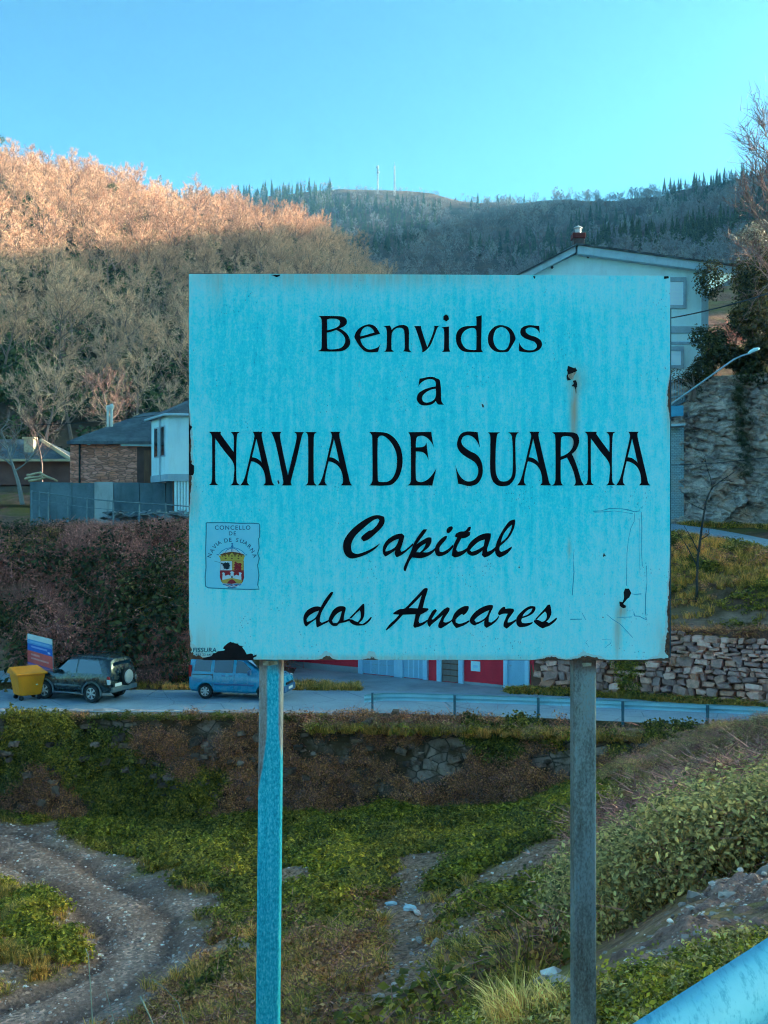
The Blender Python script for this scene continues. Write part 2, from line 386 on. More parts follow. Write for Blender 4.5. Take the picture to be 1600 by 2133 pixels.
# ---- the valley floor, out to the horizon
b = NB('valley_floor')
M_VALLEY = b.bsdf(b.ramp(b.noise(b.pos(), 0.02, 6, 0.65), [(0.35, (0.05, 0.06, 0.025)), (0.6, (0.13, 0.11, 0.06))]), 0.95, 0, 0.1)
g = MB(); s_ = 2400; g.add([(-s_, -s_, -1.5), (s_, -s_, -1.5), (s_, s_, -1.5), (-s_, s_, -1.5)], [(0, 1, 2, 3)])
tag(g.build('ground', M_VALLEY), kind='structure')

# ---- the slopes behind the lower road
UP = [(32, 46.5, 8.2), (24.5, 51, 9.35), (19.5, 56, 10.38), (16.4, 63, 11.2), (12.5, 70, 11.7), (6, 77, 12.0), (-4, 82, 12.2)]
bk = HF(-75, 62, 45.5, 150, 0.75)
x, y = bk.X, bk.Y
def sst(a, b, t): t = np.clip((t - a) / (b - a), 0, 1); return t * t * (3 - 2 * t)
zl = np.interp(y - np.interp(x, [-60, -20, -8], [3, 0, 0.5]), [50.8, 52.2, 54.2, 56.2, 57.2, 80, 100, 150], [3.9, 6.2, 9.2, 10.5, 10.9, 12.3, 14.0, 24])
zc = np.interp(y, [58, 60, 63, 80, 100, 150], [3.9, 8, 11.9, 12.2, 14, 22])
d = y - stone_line(x)
zr1 = np.interp(d, [0.9, 1.7, 3.2, 7, 12, 20, 40, 80], [3.9, 6.95, 8.5, 9.9, 10.9, 11.6, 12.2, 20])
zr2 = np.interp(d, [0.9, 1.7, 3.2, 7, 12, 19, 22.5, 24, 25, 32, 45, 70, 100], [3.9, 6.95, 8.5, 9.9, 10.6, 10.9, 11.3, 17.2, 18.8, 21.5, 26, 33, 40])
wl = 1 - sst(-8.2, -5.5, x); wr = sst(6.2, 7.0, x); w2 = sst(15.5, 18.0, x - np.maximum(0, y - 66) * 0.25 + (fbm(y * 0.3, x * 0, 2) - .5) * 3)
zb = zl * wl + (1 - wl) * (zc * (1 - wr) + wr * (zr1 * (1 - w2) + zr2 * w2))
zb = zb + (fbm(x * 0.35, y * 0.35, 12, 4) - 0.5) * 1.0 * np.clip((zb - 4.2) / 2, 0, 1)
ud = np.full(x.shape, 1e9); uz = np.zeros(x.shape)
for a_, b_ in zip(UP[:-1], UP[1:]):
    dx, dy = b_[0] - a_[0], b_[1] - a_[1]; t = np.clip(((x - a_[0]) * dx + (y - a_[1]) * dy) / (dx * dx + dy * dy), 0, 1)
    dd = np.hypot(x - a_[0] - t * dx, y - a_[1] - t * dy); k = dd < ud; ud = np.where(k, dd, ud); uz = np.where(k, a_[2] + t * (b_[2] - a_[2]), uz)
f_ = 1 - sst(2.1, 4.0, ud); zb = zb * (1 - f_) + (uz - 0.08) * f_
bk.Z = zb
b = NB('bank_soil')
pz = b.pos(); nz = b.n('SeparateXYZ', {0: b.n('NewGeometry', out=1)}, out=2)
soil = b.ramp(b.noise(pz, 1.6, 6, 0.7), [(0.3, (0.06, 0.045, 0.035)), (0.55, (0.14, 0.105, 0.08)), (0.75, (0.24, 0.19, 0.15))])
rock = b.ramp(b.noise(b.map(pz, (0.7, 0.7, 2.2)), 0.9, 8, 0.75, 0.8), [(0.3, (0.10, 0.082, 0.07)), (0.5, (0.27, 0.235, 0.20)), (0.7, (0.42, 0.385, 0.34))])
M_BANK = b.bsdf(b.mix(b.rng(nz, 0.45, 0.75), rock, b.mix(b.rng(b.noise(pz, 0.3, 4), 0.4, 0.6), soil, (0.09, 0.10, 0.035))), 0.95, 0, 0.15,
                bump=b.noise(pz, 2.2, 8, 0.75), bstr=0.9, bdist=0.25)
o = link(bpy.data.objects.new('terraced_slope', grid_mesh('terraced_slope', x, y, zb, M_BANK))); tag(o, kind='structure')

# ---- roads
b = NB('asphalt')
pz = b.pos()
ac = b.ramp(b.noise(pz, 0.7, 6, 0.6), [(0.3, (0.20, 0.20, 0.205)), (0.7, (0.29, 0.285, 0.28))])
ac = b.mix(b.rng(b.noise(pz, 14, 3), 0.35, 0.7, 0, 0.4), ac, (0.36, 0.36, 0.36))
ac = b.mix(b.rng(b.vor(pz, 0.45, feature='DISTANCE_TO_EDGE'), 0.0, 0.012, 0.7, 0.0), ac, (0.07, 0.07, 0.07))
M_ROAD = b.bsdf(ac, 0.75, 0, 0.45, bump=b.noise(pz, 60, 2), bstr=0.3, bdist=0.01)
def strip(name, left, right, m, nseg=1):
    g = MB(); n = len(left)
    g.add(list(left) + list(right), [(i, i + 1, n + i + 1, n + i) for i in range(n - 1)])
    o = g.build(name, m, fix=False); tag(o, kind='structure'); return o
xs = np.arange(-80, 60, 1.0)
strip('lower_road', [(x_, float(near_edge(x_)) - 0.1, ROAD_Z) for x_ in xs], [(x_, float(far_edge(x_)), ROAD_Z) for x_ in xs], M_ROAD)
def offset(pl, dd):
    out = []
    for i, p in enumerate(pl):
        a_, c_ = pl[max(i - 1, 0)], pl[min(i + 1, len(pl) - 1)]
        t = Vector((c_[0] - a_[0], c_[1] - a_[1], 0)).normalized(); out.append((p[0] - t.y * dd, p[1] + t.x * dd, p[2]))
    return out
def smooth_pl(pl, k=8):
    out = []; pl = [Vector(p) for p in pl]
    for i in range(len(pl) - 1):
        p0, p1, p2, p3 = pl[max(i - 1, 0)], pl[i], pl[i + 1], pl[min(i + 2, len(pl) - 1)]
        for j in range(k):
            t = j / k
            out.append(0.5 * ((2 * p1) + (p2 - p0) * t + (2 * p0 - 5 * p1 + 4 * p2 - p3) * t * t + (3 * p1 - p0 - 3 * p2 + p3) * t ** 3))
    out.append(pl[-1]); return out
ups = smooth_pl(UP)
strip('upper_road', [(a[0], a[1], a[2] + 0.02) for a in offset(ups, 1.9)], [(a[0], a[1], a[2] - 0.06) for a in offset(ups, -1.9)], M_ROAD)
near_pl = smooth_pl([(-8, -7.0, 10.4)] + [(a[0], a[1], 10.4) for a in rail_pl[1:]], 6)
strip('near_road', offset(near_pl, -0.35), offset(near_pl, -6.5), M_ROAD)
# pale concrete yard in front of the red building
M_CONC = plain('worn_concrete', [(0.30, 0.29, 0.27), (0.42, 0.41, 0.385), (0.50, 0.49, 0.47)], 0.6, 0.9, world=True, bump=0.3)
g = MB(); yx = np.linspace(-4.5, 7.0, 12)
def red_face(x_): return np.interp(x_, [-8.5, -2.95, 6.75], [59.7, 56.0, 49.55])
g.add([(x_, float(far_edge(x_)) + 0.02, 3.97) for x_ in yx] + [(x_, float(red_face(x_)) + 0.2, 3.985) for x_ in yx], [(i, i + 1, 13 + i, 12 + i) for i in range(11)])
tag(g.build('concrete_yard', M_CONC, fix=False), kind='structure')
# broken concrete edge along the lower road, above the old wall
b = NB('edge_rubble'); pz = b.pos()
M_EDGE = b.bsdf(b.ramp(b.vor(pz, 3.0, out=1), [(0, (0.16, 0.15, 0.135)), (1, (0.45, 0.43, 0.41))]), 0.95, bump=b.noise(pz, 6, 5), bstr=0.8, bdist=0.1)
xs2 = np.arange(-60, -0.4, 0.35)
lf = [(x_, float(near_edge(x_)) - 0.55 + 0.25 * float(fbm(x_ * 0.9, 0, 3)), 3.80 + 0.1 * random.random()) for x_ in xs2]
rt = [(x_, float(near_edge(x_)) + 0.10 + 0.25 * float(fbm(x_ * 1.3, 4, 3)), 4.015 + 0.07 * random.random()) for x_ in xs2]
strip('road_edge', lf, rt, M_EDGE)

# ---- hills
def hill(name, us, crest, y0, z0, m, ny=46, back=0.35, pw=1.0, seed=1, amp=4.0, z0f=None):
    """fan of profiles: crest(u) -> (distance, height); base at y0, z0"""
    T = np.linspace(0, 1.45, ny)[:, None]; U = us[None, :]
    yc = np.array([crest(u)[0] for u in us])[None]; zc = np.array([crest(u)[1] for u in us])[None]
    Y = y0 + (yc - y0) * T; X = U * Y
    Z = np.where(T <= 1, z0 + (zc - z0) * T ** pw, zc - (Y - yc) * back)
    Z = Z + (fbm(X / 28, Y / 28, seed, 4) - 0.5) * amp * np.clip(T * 4, 0, 1)
    tag(link(bpy.data.objects.new(name, grid_mesh(name, X, Y, Z, m))), kind='structure')
    return (us, T[:, 0], X, Y, Z)
b = NB('woodland_floor'); pz = b.pos()
M_WOOD = b.bsdf(b.ramp(b.noise(pz, 0.06, 7, 0.7), [(0.3, (0.045, 0.05, 0.022)), (0.5, (0.10, 0.085, 0.05)), (0.7, (0.21, 0.165, 0.10))]), 0.95, 0, 0.1, bump=b.noise(pz, 0.5, 6), bstr=0.6, bdist=1.0)
def img_crest(tab, dist):
    px = [t[0] for t in tab]; py = [t[1] for t in tab]; dp = [t[0] for t in dist]; dv = [t[1] for t in dist]
    def f(u):
        p = u * F + 800; Y = float(np.interp(p, dp, dv)); return Y, E - (float(np.interp(p, px, py)) - 1066.5) / F * Y
    return f
h1_crest = img_crest([(-700, 210), (-300, 250), (-100, 300), (0, 352), (100, 375), (200, 400), (300, 435), (400, 462), (500, 475), (600, 500), (700, 548), (760, 590), (850, 690), (1000, 860), (1150, 980)],
                     [(-700, 420), (0, 345), (400, 320), (700, 290), (1150, 250)])
H1 = hill('wooded_hill', np.linspace(-0.72, 0.14, 90), h1_crest, 96, 13.0, M_WOOD, pw=0.93, seed=3)
h2_crest = img_crest([(-400, 430), (300, 425), (470, 415), (560, 405), (640, 396), (700, 392), (800, 394), (900, 404), (1000, 418), (1100, 420), (1200, 416), (1300, 412), (1400, 402), (1500, 386), (1600, 360), (1800, 290), (2200, 250)],
                     [(-400, 1000), (800, 930), (1400, 820), (2200, 800)])
H2 = hill('distant_hill', np.linspace(-0.5, 0.6, 80), h2_crest, 400, 20, M_WOOD, seed=9, amp=8, pw=1.0)
h3_crest = img_crest([(500, 1000), (800, 760), (950, 660), (1050, 610), (1150, 560), (1250, 512), (1350, 475), (1450, 440), (1550, 400), (1650, 360), (1900, 290)],
                     [(500, 420), (1000, 480), (1900, 520)])
H3 = hill('wooded_spur', np.linspace(-0.1, 0.52, 60), h3_crest, 190, 14, M_WOOD, seed=14, amp=5, pw=1.05)

# the ridge across the valley, outside the picture, behind which the sun is going down
M_RIDGE = plain('bare_ridge', [(0.10, 0.08, 0.05), (0.22, 0.16, 0.10), (0.30, 0.22, 0.14)], 0.03, 0.95, world=True, bump=0)
def ridge(name, shade, m, lean=0.75):
    tl = math.tan(el); hx, hy = math.sin(az), math.cos(az)
    crest = [Vector((sx + hx * D, sy + hy * D, sz + D * tl)) for (sx, sy, sz, D) in shade]
    g = MB(); rows = []
    dense = smooth_pl(crest, 10)
    for p in dense:
        k = (float(fbm(p.y / 30, 1, 5)) - 0.5) * 5
        t = (p.z + 2) * lean
        rows.append([(p.x - t, p.y - t * 0.25, -2), (p.x - t * 0.5, p.y - t * 0.12, p.z * 0.55), (p.x, p.y, p.z + k * 0.6), (p.x + t * 1.2, p.y, p.z * 0.4), (p.x + t * 2.2, p.y, -2)])
    n = len(rows); vs = [q for r in rows for q in r]
    g.add(vs, [(i * 5 + j, i * 5 + j + 1, (i + 1) * 5 + j + 1, (i + 1) * 5 + j) for i in range(n - 1) for j in range(4)])
    tag(g.build(name, m, smooth=True, fix=False), kind='structure')
ridge('sunset_ridge', [(0, -260, 40, 330), (0, -120, 30, 260), (0, -20, 17.5, 240), (-15, 66, 12.5, 240), (-25, 82, 14, 240), (-30, 95, 32, 250), (-40, 115, 40, 260), (-45, 150, 49, 280), (-45, 190, 58, 310), (-50, 240, 69, 340), (-40, 290, 81, 380), (60, 600, 172, 440), (80, 900, 258, 430), (100, 980, 268, 420)], M_RIDGE)
# and the hill behind us
g = MB(); rows = []
for i, a in enumerate(np.linspace(R(95), R(285), 40)):
    hgt = 14 + 10 * float(fbm(i * 0.3, 0, 6)); rows.append([(math.sin(a) * r_, math.cos(a) * r_, z_) for r_, z_ in ((120, 2), (190, hgt * 0.5), (290, hgt), (420, -2))])
g.add([q for r in rows for q in r], [(i * 4 + j, i * 4 + j + 1, (i + 1) * 4 + j + 1, (i + 1) * 4 + j) for i in range(39) for j in range(3)])
tag(g.build('hill_behind', M_RIDGE, smooth=True, fix=False), kind='structure')
# ================================================================== plants: source meshes
def quads_mesh(name, C, N, S, asp, mat, roll=None, fold=0.25, rg=None):
    """leaf faces (two triangles folded on the midrib) at centres C with normals N"""
    rg = rg or rng; n = len(C)
    N = N / np.linalg.norm(N, axis=1, keepdims=True)
    a = rg.normal(size=(n, 3)); T = np.cross(N, a); T /= np.linalg.norm(T, axis=1, keepdims=True); B = np.cross(N, T)
    S = np.broadcast_to(S, n)[:, None]
    v = np.stack([C - T * S * 0.5, C + B * S * asp * 0.5 + N * S * fold * 0.3, C + T * S * 0.5, C - B * S * asp * 0.5 + N * S * fold * 0.3], 1).reshape(-1, 3)
    i = np.arange(n) * 4
    f = np.concatenate([np.stack([i, i + 1, i + 2], 1), np.stack([i, i + 2, i + 3], 1)])
    me = bpy.data.meshes.new(name); me.from_pydata(v.tolist(), [], f.tolist()); me.materials.append(mat); me.update(); return me

def cloud(lobes, n, shell=0.55, rg=None):
    """points in and near the skin of overlapping ellipsoids, with outward normals"""
    rg = rg or rng
    vol = np.array([l[3] * l[4] * l[5] for l in lobes]) ** 0.75; k = rg.choice(len(lobes), n, p=vol / vol.sum())
    L = np.array(lobes); d = rg.normal(size=(n, 3)); d /= np.linalg.norm(d, axis=1, keepdims=True)
    r = shell + (1 - shell) * rg.random(n) ** 0.6; r *= 0.85 + 0.3 * rg.random(n)
    C = L[k, :3] + d * L[k, 3:6] * r[:, None]
    N = d + rg.normal(size=(n, 3)) * 0.6 + np.array([0, 0, 0.35]); return C, N

def strips(P0, P1, W, rg=None):
    """thin tapering twigs from P0 to P1: one triangle each"""
    rg = rg or rng; n = len(P0); d = P1 - P0; a = rg.normal(size=(n, 3)); s = np.cross(d, a); s /= np.linalg.norm(s, axis=1, keepdims=True) + 1e-9
    W = np.broadcast_to(W, n)[:, None] * 0.5
    v = np.stack([P0 - s * W, P0 + s * W, P1], 1).reshape(-1, 3); i = np.arange(n) * 3
    return v, np.stack([i, i + 1, i + 2], 1)

def add_arrays(g, v, f, mi=0): g.add(v.tolist(), f.tolist(), mi)

def bare_tree_mesh(name, seed, H, mats, limbs=9, subs=6, twigs=7, fine=3, tw=0.05, up=0.5, trunk_r=0.02, width=0.42, low=0.28, trunks=1):
    rg = np.random.default_rng(seed); g = MB(); T0 = []; T1 = []; TW = []
    for tk in range(trunks):
        base = Vector((0, 0, 0)) if trunks == 1 else Vector((rg.normal() * 0.04 * H, rg.normal() * 0.04 * H, 0))
        lean = Vector((rg.normal() * 0.08, rg.normal() * 0.08, 1)) if trunks == 1 else Vector((rg.normal() * 0.28, rg.normal() * 0.28, 1))
        pts = [base]; nseg = 6; hh = H * (0.8 + 0.1 * rg.random())
        for k in range(nseg):
            lean = (lean + Vector((rg.normal(), rg.normal(), 0)) * 0.09).normalized(); pts.append(pts[-1] + lean * hh / nseg)
        g.tube(pts, [H * trunk_r * (1 - 0.88 * k / nseg) for k in range(nseg + 1)], 5, 0, cap=False)
        for l in range(limbs):
            t = low + (1 - low) * (l + rg.random()) / limbs; s = t * nseg; k = min(int(s), nseg - 1); p = pts[k].lerp(pts[k + 1], s - k)
            a = l * 2.4 + rg.random(); ln = H * width * (1.05 - 0.62 * t) * (0.75 + 0.5 * rg.random())
            d = Vector((math.cos(a), math.sin(a), up + 0.5 * t + rg.normal() * 0.12)).normalized()
            lp = [p]
            for q in range(3):
                d = (d + Vector((rg.normal() * 0.16, rg.normal() * 0.16, 0.10))).normalized(); lp.append(lp[-1] + d * ln / 3)
            g.tube(lp, [H * trunk_r * 0.42 * (1 - 0.25 * q) * (1.1 - 0.6 * t) for q in range(4)], 4, 0, cap=False)
            for sb in range(subs):
                u = 0.25 + 0.75 * (sb + rg.random()) / subs; q = min(int(u * 3), 2); sp = lp[q].lerp(lp[q + 1], u * 3 - q)
                sd = (d + Vector(rg.normal(size=3)) * 0.65 + Vector((0, 0, 0.25))).normalized(); sl_ = ln * (0.55 - 0.25 * u) * (0.7 + 0.6 * rg.random())
                e = sp + sd * sl_; g.tube([sp, sp.lerp(e, 0.5) + Vector(rg.normal(size=3)) * sl_ * 0.06, e], [H * trunk_r * 0.14, H * trunk_r * 0.09, H * trunk_r * 0.04], 3, 0, cap=False)
                for w_ in range(twigs):
                    tp = sp.lerp(e, 0.15 + 0.85 * (w_ + rg.random()) / twigs); tdv = (sd + Vector(rg.normal(size=3)) * 0.6 + Vector((0, 0, 0.3))).normalized(); tl_ = H * 0.07 * (0.6 + 0.8 * rg.random())
                    te = tp + tdv * tl_; T0.append(tp); T1.append(te); TW.append(tw)
                    for z_ in range(fine):
                        m_ = tp.lerp(te, 0.2 + 0.75 * rg.random()); T0.append(m_); T1.append(m_ + (tdv + Vector(rg.normal(size=3)) * 0.7 + Vector((0, 0, 0.25))).normalized() * tl_ * 0.6); TW.append(tw * 0.75)
    v, f = strips(np.array(T0), np.array(T1), np.array(TW), rg); add_arrays(g, v, f, 1)
    return g.mesh(name, mats, fix=False)

def barkmat(name, cols, patch=0.03, rough=0.9):
    b = NB(name); oi = b.t.nodes.new('ShaderNodeObjectInfo')
    f = b.m('ADD', b.m('MULTIPLY', b.noise(oi.outputs['Location'], patch, 3, 0.6), 0.7), b.m('MULTIPLY', oi.outputs['Random'], 0.3))
    n = len(cols); col = b.ramp(f, [(0.3 + 0.4 * i / max(n - 1, 1), c) for i, c in enumerate(cols)])
    return b.bsdf(col, rough, 0, 0.15)
M_BARK = barkmat('winter_bark', [(0.10, 0.085, 0.07), (0.19, 0.165, 0.14)])
M_TWIG = barkmat('pale_twigs', [(0.28, 0.215, 0.145), (0.40, 0.315, 0.215), (0.50, 0.42, 0.28)])
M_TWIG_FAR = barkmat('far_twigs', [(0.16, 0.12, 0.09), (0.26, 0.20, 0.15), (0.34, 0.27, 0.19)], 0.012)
M_TWIG_DARK = barkmat('dark_twigs', [(0.13, 0.095, 0.08), (0.22, 0.165, 0.14)])
M_PINE = leafmat('pine_needles', [(0.020, 0.048, 0.020), (0.043, 0.080, 0.025), (0.085, 0.120, 0.035)], patch=0.02)
M_IVY = leafmat('ivy_leaves', [(0.041, 0.076, 0.018), (0.103, 0.162, 0.030), (0.230, 0.285, 0.042)], patch=0.22)
M_LUSH = leafmat('fresh_weeds', [(0.100, 0.153, 0.019), (0.220, 0.272, 0.029), (0.400, 0.391, 0.046)], patch=0.35)
M_DRY = leafmat('dry_leaves', [(0.121, 0.076, 0.043), (0.264, 0.156, 0.071), (0.440, 0.280, 0.119)], patch=0.3)
M_GRASS = leafmat('winter_grass', [(0.126, 0.144, 0.030), (0.273, 0.243, 0.053), (0.504, 0.360, 0.112)], patch=0.3)
M_STRAW = leafmat('straw_grass', [(0.330, 0.252, 0.060), (0.540, 0.406, 0.108), (0.750, 0.588, 0.204)], patch=0.8)
M_PURPLE = leafmat('bramble_stems', [(0.165, 0.095, 0.082), (0.308, 0.180, 0.156), (0.484, 0.294, 0.238)], patch=0.16, trans=False)
M_SAGE = leafmat('grey_green_leaves', [(0.100, 0.128, 0.053), (0.220, 0.238, 0.098), (0.400, 0.399, 0.165)], patch=0.4)
M_DARKLEAF = leafmat('dark_evergreen_leaves', [(0.016, 0.027, 0.010), (0.035, 0.051, 0.017), (0.080, 0.093, 0.029)], patch=0.15)

HT = [bare_tree_mesh('hill_tree_%d' % i, 40 + i, 10.0, [M_BARK, M_TWIG], limbs=10, subs=6, twigs=7, fine=4, tw=0.05, width=0.45, up=0.45, low=0.3) for i in range(5)]
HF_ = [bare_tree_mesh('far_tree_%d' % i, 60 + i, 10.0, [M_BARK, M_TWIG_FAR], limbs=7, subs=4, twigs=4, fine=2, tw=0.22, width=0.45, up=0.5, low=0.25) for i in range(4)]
def conifer_mesh(name, seed, H, mat):
    rg = np.random.default_rng(seed); C = []; N = []; S = []
    for k in range(420):
        t = rg.random() ** 0.75; r = H * 0.17 * (1.02 - t) * (0.35 + 0.65 * rg.random()); a = rg.random() * 6.283
        C.append((r * math.cos(a), r * math.sin(a), H * (0.1 + 0.9 * t) - r * 0.3)); N.append((math.cos(a) * 0.7, math.sin(a) * 0.7, 0.8 + rg.normal() * 0.3)); S.append(H * 0.085 * (1.15 - 0.7 * t))
    return quads_mesh(name, np.array(C), np.array(N), np.array(S), 0.55, mat, rg=rg)
CN = [conifer_mesh('conifer_%d' % i, 80 + i, 12.0, M_PINE) for i in range(3)]
def pine_mesh(name, seed, H, mat, n=900):
    rg = np.random.default_rng(seed); lb = [(rg.normal() * H * 0.14, rg.normal() * H * 0.14, H * (0.35 + 0.6 * rg.random()), H * 0.16, H * 0.16, H * 0.10) for _ in range(9)]
    C, N = cloud(lb, n, 0.3, rg); return quads_mesh(name, C, N, H * 0.035, 0.5, mat, rg=rg)
PN = [pine_mesh('pine_%d' % i, 90 + i, 10.0, M_PINE) for i in range(2)]
def bush_mesh(name, seed, H, mat, n=500, leaf=0.06, flat=0.7):
    rg = np.random.default_rng(seed); lb = [(rg.normal() * H * 0.3, rg.normal() * H * 0.3, H * (0.25 + 0.4 * rg.random()), H * 0.36, H * 0.36, H * 0.36 * flat) for _ in range(6)]
    C, N = cloud(lb, n, 0.45, rg); C[:, 2] = np.maximum(C[:, 2], 0.0); return quads_mesh(name, C, N, H * leaf * (0.7 + 0.6 * rg.random(n)), 0.65, mat, rg=rg)
UB = [bush_mesh('under_%d' % i, 100 + i, 3.0, M_PINE, 260, 0.16) for i in range(2)]

S_HT = [src('hill_tree_source', m) for m in HT]; S_FT = [src('far_tree_source', m) for m in HF_]
S_CN = [src('conifer_source', m) for m in CN]; S_PN = [src('pine_source', m) for m in PN]; S_UB = [src('under_source', m) for m in UB]

def fan_sample(Hh, n, u0, u1, t0, t1, rg):
    us, T, X, Y, Z = Hh; out = []
    u = u0 + (u1 - u0) * rg.random(n * 3); t = t0 + (t1 - t0) * rg.random(n * 3)
    fu = np.clip(np.interp(u, us, np.arange(len(us))), 0, len(us) - 1.001); ft = np.clip(np.interp(t, T, np.arange(len(T))), 0, len(T) - 1.001)
    i = fu.astype(int); j = ft.astype(int); a = fu - i; c = ft - j
    def bl(G): return (G[j, i] * (1 - a) + G[j, i + 1] * a) * (1 - c) + (G[j + 1, i] * (1 - a) + G[j + 1, i + 1] * a) * c
    p = np.stack([bl(X), bl(Y), bl(Z)], 1); k = rg.random(n * 3) < p[:, 1] / p[:, 1].max()
    return p[k][:n]
def spin(n, rg, tilt=0.06): return np.stack([rg.normal(size=n) * tilt, rg.normal(size=n) * tilt, rg.random(n) * 6.283], 1)
def px_of(p): return 800 + F * p[:, 0] / p[:, 1], 1066.5 - F * (p[:, 2] - E) / p[:, 1]

# ---- the wood on the near hill: the 300 that show largest as trees of their own, the rest one mass
rg = np.random.default_rng(21)
p1 = fan_sample(H1, 2600, -0.40, 0.0, 0.02, 1.06, rg)
sp = np.ones(len(p1), bool)                       # thin out where two stand too close
order = np.argsort(p1[:, 1]); p1 = p1[order]; keep = []; cell = {}
for q in p1:
    sz = 3.5 + 1.2 * (0.5 + 0.5 * math.sin(q[0] * 0.21 + q[1] * 0.13)); kx, ky = int(q[0] // 4.8), int(q[1] // 4.8); ok = True
    for ax in (-1, 0, 1):
        for ay in (-1, 0, 1):
            for r_ in cell.get((kx + ax, ky + ay), ()):
                if (r_[0] - q[0]) ** 2 + (r_[1] - q[1]) ** 2 < sz * sz: ok = False
    if ok: cell.setdefault((kx, ky), []).append(q); keep.append(q)
p1 = np.array(keep)
ppx, ppy = px_of(p1)
vis = (ppx > -40) & (ppx < 430) & (ppy > 395)
ind = np.where(vis)[0][:300]; rest = np.setdiff1d(np.arange(len(p1)), ind)
for c, k in enumerate(ind):
    q = p1[k]; o = bpy.data.objects.new('winter_tree', HT[c % 5]); s = 0.60 + 0.62 * rg.random() ** 1.3
    o.location = (q[0], q[1], q[2] - 0.3); o.rotation_euler = (rg.normal() * 0.05, rg.normal() * 0.05, rg.random() * 6.28); o.scale = (s * 1.1, s * 1.1, s * (0.9 + 0.25 * rg.random())); link(o)
    tag(o, 'leafless grey-brown tree in the dense winter wood on the hillside above the stone house', 'tree', 'leafless trees of the hillside wood')
r = p1[rest]; n = len(r)
scatter('hillside_woods', r - [0, 0, 0.3], spin(n, rg), (0.60 + 0.6 * rg.random(n) ** 1.3), rg.integers(0, 5, n), S_HT, 'pale leafless wood covering the sunlit upper part of the near hill', 'woods')
u1 = fan_sample(H1, 1300, -0.42, 0.0, 0.0, 0.95, rg); n = len(u1)
scatter('hillside_undergrowth', u1 - [0, 0, 0.2], spin(n, rg), 0.6 + 0.9 * rg.random(n), rg.integers(0, 2, n), S_UB, 'dark evergreen undergrowth between the trees of the near hill', 'undergrowth')

def lone(name, me, px, py, Hs, s, label, cat='tree', hill_=None, rz=None):
    """a tree of its own on a hill: stands where the hill's skin meets the line through px, py"""
    us, T, X, Y, Z = hill_; u = (px - 800) / F; i = int(np.clip(np.interp(u, us, np.arange(len(us))), 0, len(us) - 2))
    col = 1066.5 - F * (Z[:, i] - E) / Y[:, i]; kk = np.where(T <= 1.02)[0]; j = kk[np.argmin(np.abs(col[kk] - py))]
    o = bpy.data.objects.new(name, me); o.location = (u * Y[j, i], Y[j, i], Z[j, i] - 0.3); o.scale = (s,) * 3; o.rotation_euler = (0, 0, rz if rz is not None else random.random() * 6)
    link(o); return tag(o, label, cat)
lone('pine_tree', PN[0], 2, 352, 0, 1.15, 'dark pine on the crest of the near hill at the edge of the picture', hill_=H1)
lone('pine_tree', PN[1], 226, 450, 0, 0.9, 'lone dark pine standing out in the sunlit pale wood', hill_=H1)
lone('bare_tree', HF_[0], 335, 448, 0, 1.15, 'tall thin bare tree rising above the sunlit crest, the first of two', hill_=H1)
lone('bare_tree', HF_[1], 400, 465, 0, 1.0, 'wide bare tree against the sky where the sunlit crest drops', hill_=H1)

# ---- the far woods
p2 = fan_sample(H2, 5000, -0.2, 0.4, 0.25, 1.03, rg); n = len(p2); x2, y2 = px_of(p2)
typ = rg.integers(0, 4, n)
pine_f = fbm(p2[:, 0] / 90, p2[:, 2] / 26, 31, 3)
con = (pine_f > 0.53) | ((x2 > 1380) & (y2 < 440)) | ((x2 < 690) & (y2 < 470)); typ = np.where(con, 4 + rg.integers(0, 3, n), typ)
lit = (y2 < 432) & (x2 > 690) & (x2 < 1150); typ = np.where(lit, rg.integers(0, 4, n), typ); sc2 = np.where(lit, 0.45, 1.0) * (0.5 + 0.75 * rg.random(n) ** 1.5); typ = np.where((typ > 3) & (rg.random(n) < 0.35), rg.integers(0, 4, n), typ)
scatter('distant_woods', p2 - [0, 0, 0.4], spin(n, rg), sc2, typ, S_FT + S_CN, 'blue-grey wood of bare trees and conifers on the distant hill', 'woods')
p3 = fan_sample(H3, 2600, 0.02, 0.40, 0.15, 1.05, rg); n = len(p3)
typ = np.where(fbm(p3[:, 0] / 40, p3[:, 2] / 20, 37, 3) > 0.62, 4 + rg.integers(0, 3, n), rg.integers(0, 4, n))
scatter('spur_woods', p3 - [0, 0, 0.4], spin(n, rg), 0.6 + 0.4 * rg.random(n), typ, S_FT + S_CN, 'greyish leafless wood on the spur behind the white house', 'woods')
for k, (px_, s_) in enumerate([(1118, 0.95), (1160, 0.7), (1232, 0.8), (960, 0.55), (975, 0.6)]):
    lone('crest_tree', HF_[k % 4], px_, 416, 0, s_, ['broad bare tree standing highest in the middle of the distant crest', 'small bare tree just beside the broad one on the distant crest', 'bare tree alone on the distant crest above the roof chimney',
         'small bare tree on the sunlit distant crest', 'small bare tree on the sunlit distant crest'][k], hill_=H2)
    if k > 2: bpy.context.scene.objects[-1]['group'] = 'pair of small bare trees on the far crest'

